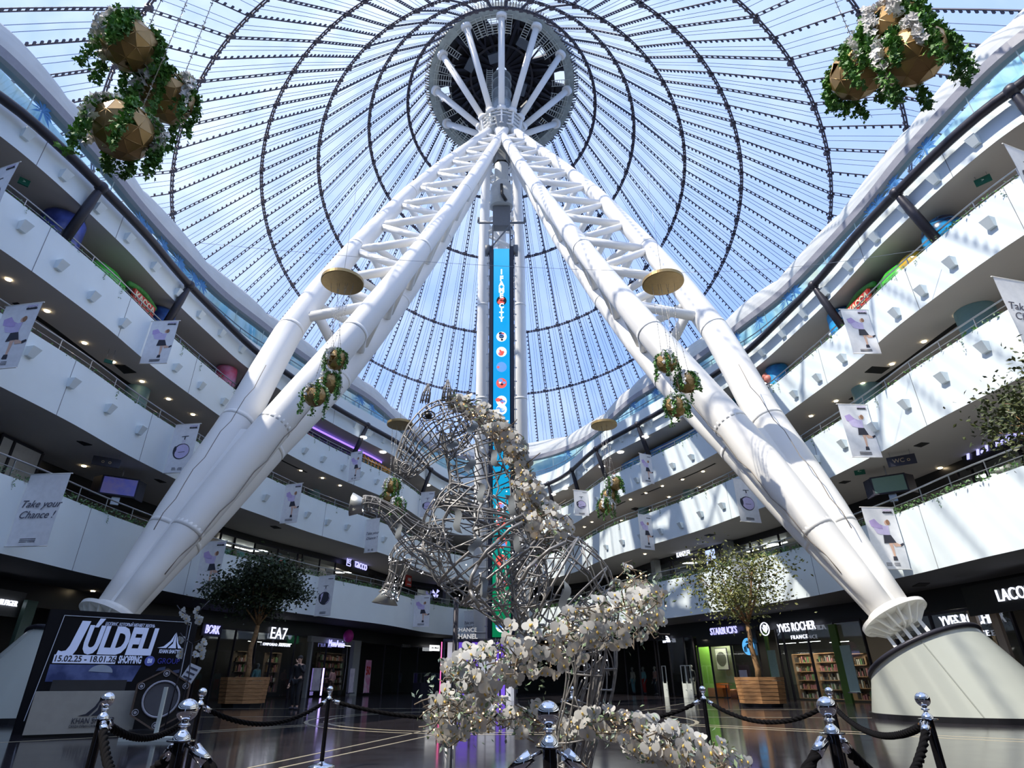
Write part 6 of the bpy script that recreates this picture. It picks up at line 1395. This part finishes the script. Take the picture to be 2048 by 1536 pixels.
# leaf plates
for px, py, L, an, dy in ((915, 1040, .20, -1.2, -.42), (945, 855, .13, 1.5, -.25), (988, 915, .16, -1.0, -.3), (940, 930, .14, 1.5, -.3), (1033, 1086, .15, -.75, -.45), (962, 985, .17, -1.2, -.4), (797, 1062, .12, -.9, -.4), (1130, 1195, .22, 1.6, -.55), (968, 1175, .16, -1.1, -.4), (855, 1123, .16, -.6, -.1), (1023, 1010, .18, -1.0, -.3), (950, 1090, .14, 1.4, -.45), (905, 890, .10, 1.3, -.2), (1130, 1260, .12, 1.2, -.6)):
    c = HPt(px, py, dy); d = Vector((math.cos(an), 0, math.sin(an))); e = Vector((-d.z, 0, d.x)); m = MB(); A, B = [], []
    for q in range(9): t = q / 8; w_ = math.sin(PI * t) ** .8 * .030; cc = c + d * (t - .5) * L + e * .022 * math.sin(2 * PI * t); A.append(cc + e * w_); B.append(cc - e * w_ + Vector((0, .012, 0)))
    m.strip(A, B); m.strip([a + Vector((0, .004, 0)) for a in B], [a + Vector((0, .004, 0)) for a in A]); hp(m, 'leaf_plate', M_plate)
# support pole and foot plate
m = MB(); p = HPt(913, 1195, .35); m.tube((p.x, p.y, 0), (p.x, p.y, p.z), .02, n=10); hp(m, 'support_pole', M_dark)
m = MB(); p = HPt(897, 1440, .0); m.tube((p.x, p.y, 0), (p.x, p.y, p.z), .025, n=10); m.tube((p.x + .04, p.y, 0), (p.x + .04, p.y, p.z), .012, n=8); hp(m, 'support_pole', M_rail)
# ---- orchids
def orchid_mesh():
    m = MB()
    def petal(a, L, w, cup, mi=0):
        d = Vector((math.cos(a), 0, math.sin(a))); t = Vector((-d.z, 0, d.x)); n = 7; vs = [Vector((0, 0, 0))]
        for i in range(n + 1):
            b = -1 + 2 * i / n; rr = math.cos(b * 1.35) ; vs.append(d * L * (.35 + .65 * rr if abs(b) < .99 else .25) + t * w * math.sin(b * 1.5) + Vector((0, -cup * rr, 0)))
        m.add(vs, [(0, i + 1, i + 2) for i in range(n)], mi, True)
    petal(.2, .060, .032, .014); petal(PI - .2, .060, .032, .014); petal(PI / 2, .052, .017, -.006); petal(-1.0, .050, .016, -.006); petal(PI + 1.0, .050, .016, -.006)
    m.ball((0, -.012, -.006), .008, 4, 1, (1, 1, 1.6)); return m
om = orchid_mesh(); M_orch = mat('orchid_petal', (.54, .56, .57), .6); M_lipy = mat('orchid_lip', (.60, .42, .10), .6)
nt = M_orch.node_tree; b = nt.nodes['Principled BSDF']; tr_ = nt.nodes.new('ShaderNodeBsdfTranslucent'); tr_.inputs[0].default_value = (.55, .52, .46, 1); mx_ = nt.nodes.new('ShaderNodeMixShader'); mx_.inputs[0].default_value = .3; out = [n_ for n_ in nt.nodes if n_.type == 'OUTPUT_MATERIAL'][0]
nt.links.new(b.outputs[0], mx_.inputs[1]); nt.links.new(tr_.outputs[0], mx_.inputs[2]); nt.links.new(mx_.outputs[0], out.inputs[0])
random.seed(99)
def pathpts(ctrl): return catmull([tuple(HPt(c[0], c[1], c[3])) + (c[2] * 1.2 * mpp(HPt(c[0], c[1], 0)),) for c in ctrl], 8)
MANE = pathpts([(905, 800, 10, -.05), (935, 812, 16, -.08), (975, 838, 22, -.1), (1008, 868, 24, -.1), (1032, 905, 20, -.1), (1042, 945, 20, -.1), (1056, 985, 24, -.1), (1072, 1020, 20, -.1), (1090, 1048, 38, -.15), (1112, 1060, 26, -.1)])
TAIL = pathpts([(1255, 1150, 22, -.1), (1290, 1185, 34, -.2), (1290, 1225, 36, -.35), (1240, 1240, 44, -.5), (1180, 1240, 40, -.55), (1120, 1280, 40, -.6), (1060, 1305, 44, -.6), (1000, 1330, 40, -.58), (945, 1358, 42, -.5), (905, 1395, 50, -.4), (890, 1440, 40, -.25), (930, 1430, 45, .1), (990, 1420, 34, .3), (1050, 1440, 32, .2), (1110, 1455, 26, .1), (1200, 1450, 26, -.35), (1260, 1465, 30, -.5), (1320, 1490, 34, -.6), (1390, 1512, 30, -.65), (1470, 1530, 24, -.7)])
def rnd_on(path):
    i = random.randrange(len(path) - 1); f = random.random(); a, b_ = path[i], path[i + 1]; c = Vector([a[k] + (b_[k] - a[k]) * f for k in range(3)]); r = a[3] + (b_[3] - a[3]) * f
    d = Vector((random.gauss(0, 1), random.gauss(0, 1), random.gauss(0, 1))).normalized() * r * random.uniform(.55, 1.05); return c, d
def spots(path, n, sc): 
    out = []
    for k in range(n):
        c, d = rnd_on(path); out.append((c + d, d, random.uniform(*sc)))
    return out
ALL = [(s, 0) for s in spots(MANE, 210, (.65, 1.0))] + [(s, 1) for s in spots(TAIL, 420, (.6, 1.0))]
def om_matrix(sp):
    p, d, s = sp; f = (d.normalized() * .7 + Vector((random.uniform(-.6, .6), -1.0, random.uniform(-.5, .5)))).normalized()   # faces outward, mostly to the front
    q = (-f).to_track_quat('Y', 'Z').to_matrix().to_4x4(); return Matrix.Translation(p) @ q @ Matrix.Rotation(random.uniform(-.6, .6), 4, 'Y') @ Matrix.Scale(s, 4)
ALL.sort(key=lambda a: a[0][0].y); src = None; rest = MB()
random.seed(100)
for i, (sp, k) in enumerate(ALL):
    M4 = om_matrix(sp)
    if i < 96:
        o = om.build('orchid', [M_orch, M_lipy], horse) if src is None else src.copy()
        if src is None: src = o
        else: C.objects.link(o)
        o.parent = horse; o.matrix_parent_inverse = Matrix.Translation(-horse.location); o.matrix_basis = M4
    else:
        rest.add([M4 @ Vector(v) for v in om.v], om.f, 0, True)
        for j, mi in enumerate(om.m): rest.m[-len(om.f) + j] = mi
o = hp(rest, 'orchid_mass', [M_orch, M_lipy]); o['kind'] = 'stuff'
# stems and small leaves through the garland
m = MB()
for path, n in ((MANE, 120), (TAIL, 260)):
    for k in range(n):
        c, d = rnd_on(path); c2, d2 = c + Vector((random.uniform(-.13, .13), random.uniform(-.06, .06), random.uniform(-.08, .08))), d; m.path([c + d * .6, c.lerp(c2, .5) + d, c2 + d2 * random.uniform(.3, 1.1)], .0042, 4)
hp(m, 'garland_twigs', mat('brown_grey_twig', (.16, .13, .10), .7))
m = MB()
for path, n in ((MANE, 320), (TAIL, 1300)):
    for k in range(n): c, d = rnd_on(path); leaf(m, c + d * random.uniform(.7, 1.45), Vector((random.uniform(-1, 1), random.uniform(-1, 1), random.uniform(-1, 1))), random.uniform(.025, .055), random.randint(0, 1), .45)
o = hp(m, 'garland_leaves', [M_leaf2, mat('silver_green_leaf', (.22, .30, .26), .6)]); o['kind'] = 'stuff'
m = MB()
for k in range(210): c, d = rnd_on(TAIL if k % 3 else MANE); m.ball(c + d * random.uniform(.5, 1.15), .0048, 3)
o = hp(m, 'warm_fairy_lights', mat('warm_fairy', (1, .7, .35), .5, emit=(1, .55, .18), es=7)); o['kind'] = 'stuff'
m = MB()
for k in range(260):
    nm = random.choice(('neck', 'chest', 'chest', 'rump', 'rump', 'hind_leg', 'foreleg')); m.ball(SURF[nm](random.random(), random.uniform(0, 6.28)), .0042, 3)
o = hp(m, 'white_fairy_lights', mat('white_fairy', (1, 1, 1), .5, emit=(.9, .92, 1), es=4)); o['kind'] = 'stuff'
# ------------------------------------------------------------------ rope stanchions
random.seed(4)
ZBL = .885
def post_at(px, py):
    p = at_z(px, py, ZBL); return Vector((p.x, p.y, 0))
def make_stanchion():
    root = empty('rope_stanchion'); m = MB(); m.lathe([(.17, 0), (.17, .012), (.12, .03), (.05, .045), (.03, .06)], n=32); m.build('base', M_chrome, root)
    m = MB(); m.lathe([(.027, .05), (.027, .775)], n=24); m.build('pole', mat('dark_polished_tube', (.05, .05, .06), .12, metal=.9), root)
    m = MB(); m.lathe([(.027, .765), (.056, .770), (.056, .775), (.036, .777)], n=28, smooth=False); m.lathe([(.036, .777), (.033, .79), (.022, .803), (.013, .812), (.013, .822), (.024, .826), (.024, .832), (.015, .838), (.013, .845)], n=28); m.build('collar', M_chrome, root)
    m = MB(); m.ball((0, 0, ZBL), .044, 16); m.build('ball_finial', M_chrome, root); return root
POSTS = {'A': ((1097, 1426), 'near centre chrome ball rope stanchion in front of the horse hind legs'), 'B': ((375, 1420), 'near left chrome ball rope stanchion, the largest one'), 'C': ((215, 1399), 'rope stanchion in front of the cream plinth of the event board'), 'D': ((405, 1385), 'small rope stanchion right of the hexagonal display'),
         'E': ((660, 1379), 'far rope stanchion left of the orchid tail'), 'F': ((1143, 1379), 'farthest rope stanchion seen behind the horse hind legs'), 'G': ((1405, 1379), 'far rope stanchion in front of the green cafe wall'), 'H': ((1658, 1383), 'rope stanchion behind the large right one'), 'I': ((1845, 1399), 'rope stanchion in front of the right cone pedestal'), 'J': ((1653, 1413), 'large near rope stanchion on the right')}
proto = make_stanchion(); PL = {}
for k, ((px, py), l) in POSTS.items():
    p = post_at(px, py); PL[k] = p; o = proto if k == 'A' else dup(proto); o.location = p; tag(o, l, 'stanchion', 'chrome rope stanchions')
M_rope = mat('black_velvet_rope', (.006, .006, .007), .95, spec=.05)
def rope(a, b, sag, label):
    pa, pb = PL[a] + Vector((0, 0, .765)), PL[b] + Vector((0, 0, .765)); d = (pb - pa); d.z = 0; d.normalize(); A, B = pa + d * .07, pb - d * .07; root = empty('barrier_rope', A); tag(root, label, 'rope')
    L = (B - A).length; n = max(24, int(L * 14)); pts = []
    for i in range(n + 1): t = i / n; p = A.lerp(B, t); p.z -= sag * 4 * t * (1 - t) + .02; pts.append(p)
    m = MB(); e = Vector((-d.y, d.x, 0))
    c0 = [p for p in pts[1:-1]]; m.path(c0, .019, 8)
    for s_ in (0, 1, 2):
        q = []
        k2 = len(c0) * 4
        for i in range(k2): t = i / (k2 - 1) * (len(c0) - 1); j = min(int(t), len(c0) - 2); p = c0[j].lerp(c0[j + 1], t - j); an = i * .55 + s_ * 2 * PI / 3; q.append(p + (e * math.cos(an) + UP * math.sin(an)) * .014)
        m.path(q, .014, 5)
    o = m.build('rope', M_rope, root); o.matrix_parent_inverse = Matrix.Translation(-A)
    for i0, i1, e0 in ((0, 2, pa), (-1, -3, pb)):
        m = MB(); u = (pts[i1] - pts[i0]).normalized(); m.tube(pts[i0], pts[i0] + u * .085, .026, n=12); m.tube(e0 - (e0 - pts[i0]).normalized() * .03, pts[i0] + u * .02, .007, n=6); o = m.build('end_cap', M_chrome, root); o.matrix_parent_inverse = Matrix.Translation(-A)
for a, b_, sg, l in (('B', 'A', .30, 'black rope sagging off the bottom edge between the near left and near centre stanchions'), ('A', 'J', .30, 'black rope sagging off the bottom edge between the near centre and right stanchions'), ('C', 'B', .22, 'black rope hanging between the plinth stanchion and the near left stanchion'), ('C', 'D', .16, 'black rope running behind the near left stanchion toward the hexagonal display'),
                     ('D', 'E', .2, 'far black rope left of the orchid tail, in front of the tree planter'), ('E', 'F', .2, 'far black rope behind the orchid tail'), ('F', 'G', .2, 'far black rope behind the hind legs, left of the cafe'), ('G', 'H', .2, 'far black rope in front of the right tree planter'), ('H', 'I', .16, 'black rope in front of the cone pedestal base'), ('I', 'J', .24, 'black rope between the pedestal stanchion and the large right stanchion')):
    rope(a, b_, sg, l)
# ------------------------------------------------------------------ event board, plinth, hexagonal display
BL, BR = at_z(28, 1470, 0), at_z(352, 1455, 0); BL.y += .0
U = (BR - BL).normalized(); n = Vector((-U.y, U.x, 0)); BW = (BR - BL).length
zt = 2.42; lean_ = n * .10
root = empty('event_board', BL); tag(root, 'large black event board with huge pale blue headline and dates on the left', 'board')
def eb(o): o.matrix_parent_inverse = Matrix.Translation(-BL); return o
Vb = (Vector((0, 0, zt)) + lean_).normalized(); Nb = U.cross(Vb).normalized()   # toward the viewer
if Nb.y > 0: Nb = -Nb
M3 = Matrix((U, Vb, Nb)).transposed()
def on_board(u, v, d=0): return BL + U * u * BW + Vb * v * zt + Nb * d
m = MB(); m.box(on_board(.5, .5, -.08), (BW * 1.02, zt, .14), M3); eb(m.build('panel', mat('board_black', (.006, .006, .009), .6, spec=.15), root))
m = MB()
for a, b_ in (((.08, .95), (.955, .95)), ((.08, .95), (.03, .1)), ((.955, .95), (.955, .42))): m.beam(on_board(*a, .005), on_board(*b_, .005), .012, .012, up=Nb)
eb(m.build('white_outline', mat('board_line_white', (.6, .65, .75), .5), root))
M_bw = mat('board_pale_blue', (.40, .48, .72), .5, emit=(.30, .38, .62), es=.22)
def btext(s_, u, v, size, width=None, m_=M_bw, shear=0, bold=0, nm='lettering', sy=None):
    Mx = frame(on_board(u, v, .01), U, Vb)
    if sy: Mx = Mx @ Matrix.Diagonal((1, sy, 1, 1))
    return eb(text(s_, Mx, size, m_, root, nm, .006, width=width, shear=shear, bold=bold))
btext('ÚLDELI', .475, .74, .56, BW * .48, shear=.17, bold=.028, nm='headline', sy=1.38)
m = MB(); m.prism([(-.16, .0), (-.10, -.02), (-.02, .0), (.03, .10), (.14, .62), (.31, .62), (.18, .02), (.12, -.10), (.0, -.15), (-.19, -.14)], on_board(.155, .655, .01), U, Vb, Nb, .006); eb(m.build('headline_initial', M_bw, root))
btext('ШОПИНГ, КОТОРЫЙ МЕНЯЕТ ЖИЗНЬ', .52, .895, .10, BW * .34, shear=.2)
m = MB(); m.box(on_board(.285, .585, .008), (BW * .39, .17, .01), M3); eb(m.build('date_bar', M_bw, root)); 
eb(text('15.02.25 - 18.01.26', frame(on_board(.285, .585, .016), U, Vb), .17, M_ink, root, 'date_lettering', .003, width=BW * .38, bold=.004))
btext('SHOPPING', .575, .585, .19, BW * .155, bold=.006, sy=1.15)
def tent_logo(o, Ux, Vx, Nx, s, mt, par, nm='tent_emblem'):
    m = MB()
    for poly in ([(-1, 0), (-.55, .12), (-.12, .55), (.15, 1.15), (.05, .5), (-.35, 0)], [(-.22, 0), (.10, .35), (.18, 1.15), (.30, .45), (.40, 0)], [(.55, 0), (.36, .5), (.2, 1.2), (.52, .35), (.85, 0)]): m.prism([(x * s, y * s) for x, y in poly], o, Ux, Vx, Nx, .006)
    q = m.build(nm, mt, par); return q
eb(tent_logo(on_board(.84, .70, .01), U, Vb, Nb, .30, M_bw, root)); btext('KHAN SHATYR', .84, .668, .12, BW * .155, bold=.002)
m = MB(); m.prism(circ(0, 0, .11, n=24), on_board(.71, .58, .008), U, Vb, Nb, .006); eb(m.build('round_badge', mat('badge_blue', (.12, .16, .6), .5), root)); eb(text('BI', frame(on_board(.71, .58, .018), U, Vb), .13, M_bw, root, 'lettering', .003, bold=.004)); btext('GROUP', .845, .58, .17, BW * .16, mat('group_blue', (.03, .04, .40), .5))
m = MB(); m.add([on_board(.08, .54, .006), on_board(.66, .54, .006), on_board(.62, .40, .006), on_board(.08, .40, .006)], [(0, 3, 2, 1)]); eb(m.build('picture_strip', mat('night_city_print', (.02, .04, .16), .5, col2=(.10, .14, .35), nscale=2.5), root))
m = MB(); m.prism(circ(0, 0, .24, .16, 20, 0, PI), on_board(.40, .475, .01), U, Vb, Nb, .005); eb(m.build('moon_print', mat('moon_pale', (.35, .42, .55), .5), root))
m = MB()
for q in range(7): m.prism([(q * .03, 0), (q * .03 + .2, .02), (q * .02 + .26, .10), (q * .03 + .05, .07)], on_board(.71 + (q % 3) * .06, .36 + q * .022, .008), U, Vb, Nb, .004)
eb(m.build('car_print', mat('print_blue_black', (.03, .05, .14), .5), root))
# cream plinth box before the board
p0 = at_z(42, 1478, 0); p1 = at_z(262, 1470, 0); pU = (p1 - p0).normalized(); pn = Vector((-pU.y, pU.x, 0)); pw = (p1 - p0).length
o = Vector((p0.x, p0.y, 0)); root = empty('display_plinth', o); tag(root, 'cream gloss plinth with black tent emblem in front of the event board', 'plinth')
def ep(q): q.matrix_parent_inverse = Matrix.Translation(-o); return q
PH = .74; M3p = Matrix((pU, pn, UP)).transposed(); fN = -pn
p0 = p0 + Vector((0, 0, 0))
m = MB(); m.box(p0 + pU * pw / 2 + pn * .12 + UP * (PH / 2 + .06), (pw, .24, PH), M3p); ep(m.build('body', mat('cream_gloss', (.42, .40, .36), .25), root))
m = MB(); m.box(p0 + pU * pw / 2 + pn * .14 + UP * .03, (pw * .98, .2, .06), M3p); ep(m.build('foot', M_black, root))
m = MB(); m.box(p0 + pU * (pw * .47) + pn * .30 + UP * (PH + .13), (pw * .72, .05, .26), M3p); ep(m.build('tinted_screen', mat('dark_grey_panel', (.05, .048, .05), .3), root))
cL = p0 + pU * pw * .60 + fN * .004 + UP * .36; ep(tent_logo(cL, pU, UP, fN, .29, M_ink, root)); ep(text('KHAN SHATYR', frame(cL - UP * .09 + fN * .01, pU, UP), .15, M_ink, root, 'lettering', .004, width=pw * .40)); ep(text('САУДА ОЙЫН-САУЫҚ ОРТАЛЫҒЫ', frame(cL - UP * .18 + fN * .01, pU, UP), .06, M_ink, root, 'small_lettering', .003, width=pw * .42))
# hexagonal display frame with ring
hc = at_y(322, 1398, 13.9); root = empty('hexagonal_display', Vector((hc.x, hc.y, 0))); tag(root, 'black hexagonal glass display with a glowing ring and round lamps', 'display'); hb_ = Vector((hc.x, hc.y, 0))
def eh(q): q.matrix_parent_inverse = Matrix.Translation(-hb_); return q
hn = Vector((hc.x, hc.y, 0)).normalized(); hU = tang(hn); R_ = .56; m = MB(); hexp = [(R_ * math.cos(PI / 6 + k * PI / 3) , R_ * math.sin(PI / 6 + k * PI / 3)) for k in range(6)]
hc = Vector((hc.x, hc.y, max(hc.z, R_ + .08)))
m.prism(hexp, hc, hU, UP, hn, .12); eh(m.build('glass_body', mat('smoked_glass', (.03, .028, .028), .12), root))
m = MB()
for k in range(6): a, b_ = hexp[k], hexp[(k + 1) % 6]; m.beam(hc + hU * a[0] + UP * a[1] - hn * .01, hc + hU * b_[0] + UP * b_[1] - hn * .01, .03, .03)
eh(m.build('edge_frame', mat('bronze_edge', (.14, .10, .08), .4), root))
def circ_path(c, r, n_=32): return [c + hU * r * math.cos(2 * PI * t / n_) + UP * r * math.sin(2 * PI * t / n_) for t in range(n_)]
m = MB(); m.path(circ_path(hc - hn * .03, .33), .022, 8, closed=True); eh(m.build('ring_light', mat('ring_pale', (.42, .42, .5), .4), root))
m = MB(); m.prism(circ(0, 0, .30, n=28), hc - hn * .015, hU, UP, hn, .01); eh(m.build('inner_disc', mat('inner_grey', (.12, .12, .14), .15), root))
for k in range(6):
    c = hc + (hU * math.cos(PI / 6 + k * PI / 3) + UP * math.sin(PI / 6 + k * PI / 3)) * .475 - hn * .02; m = MB(); m.path(circ_path(c, .055, 16), .008, 6, closed=True); m.prism(circ(0, 0, .03, n=14), c, hU, UP, hn, .01); eh(m.build('round_lamp', mat('ring_pale', (.5, .5, .6), .4), root))
m = MB(); m.box(hb_ + UP * .05, (.9, .5, .1), Matrix((hU, hn, UP)).transposed()); eh(m.build('foot', M_black, root))
# tall white blade stand and slanted info plate
p = at_y(312, 1466, 12.7); p.z = 0; root = empty('white_stand', p); tag(root, 'white slim blade standing on a flat base before the hexagonal display', 'stand'); q = at_d(326, 1388, math.hypot(p.x, p.y)); m = MB(); m.box((0, 0, .03), (1.15, .35, .06)); m.build('base', mat('white_plastic', (.62, .66, .62), .4), root); m = MB(); m.box((0, 0, max(.5, q.z / 2)), (.065, .04, q.z)); m.build('blade', mat('white_plastic', (.6, .6, .6), .4), root)
p = at_y(374, 1358, 14.5); root = empty('info_plate', Vector((p.x, p.y, 0))); tag(root, 'small slanted white info plate on a thin post, right of the hexagonal display', 'plate'); m = MB(); m.tube((0, 0, 0), (0, 0, p.z), .03); m.build('post', M_ink, root)
M3 = Matrix.Rotation(.35, 3, 'Y') @ Matrix.Rotation(-.3, 3, 'X'); m = MB(); m.box((0, 0, p.z), (.28, .03, .60), M3); pl = m.build('plate', mat('plate_white', (.5, .52, .58), .4), root)
m = MB()
for k in range(5): m.box(M3 @ Vector((0, -.02, .22 - k * .1)) + Vector((0, 0, p.z)), (.2, .006, .035), M3)
m.build('print_lines', M_ink, root)
# white orchid sprays right of the board
for (px, py, D, l, k) in ((378, 1232, 15.5, 'upper spray of white artificial orchids right of the event board', 0), (385, 1288, 15.5, 'lower spray of white artificial orchids right of the event board', 1)):
    c = at_d(px, py, D); random.seed(k); root = empty('orchid_spray', Vector((c.x, c.y, 0))); tag(root, l, 'flowers'); m = MB(); m.path([(0, 0, 0), (.05, .05, c.z * .6), (0, 0, c.z)], .012, 6); m.path([(0, 0, c.z), (.2, 0, c.z + .1), (.38, 0, c.z + .32)], .012, 5); m.path([(0, 0, c.z), (-.2, 0, c.z + .1), (-.32, 0, c.z + .22)], .012, 5); m.build('stem', M_dark, root)
    for q in range(9):
        o_ = om.build('orchid', [M_orch, M_lipy], root); o_.location = (random.uniform(-.35, .35), random.uniform(-.05, .05), c.z + random.uniform(-.25, .2)); o_.scale = (1.5,) * 3; o_.rotation_euler = (random.uniform(-.8, .8), random.uniform(-1, 1), random.uniform(-.6, .6))
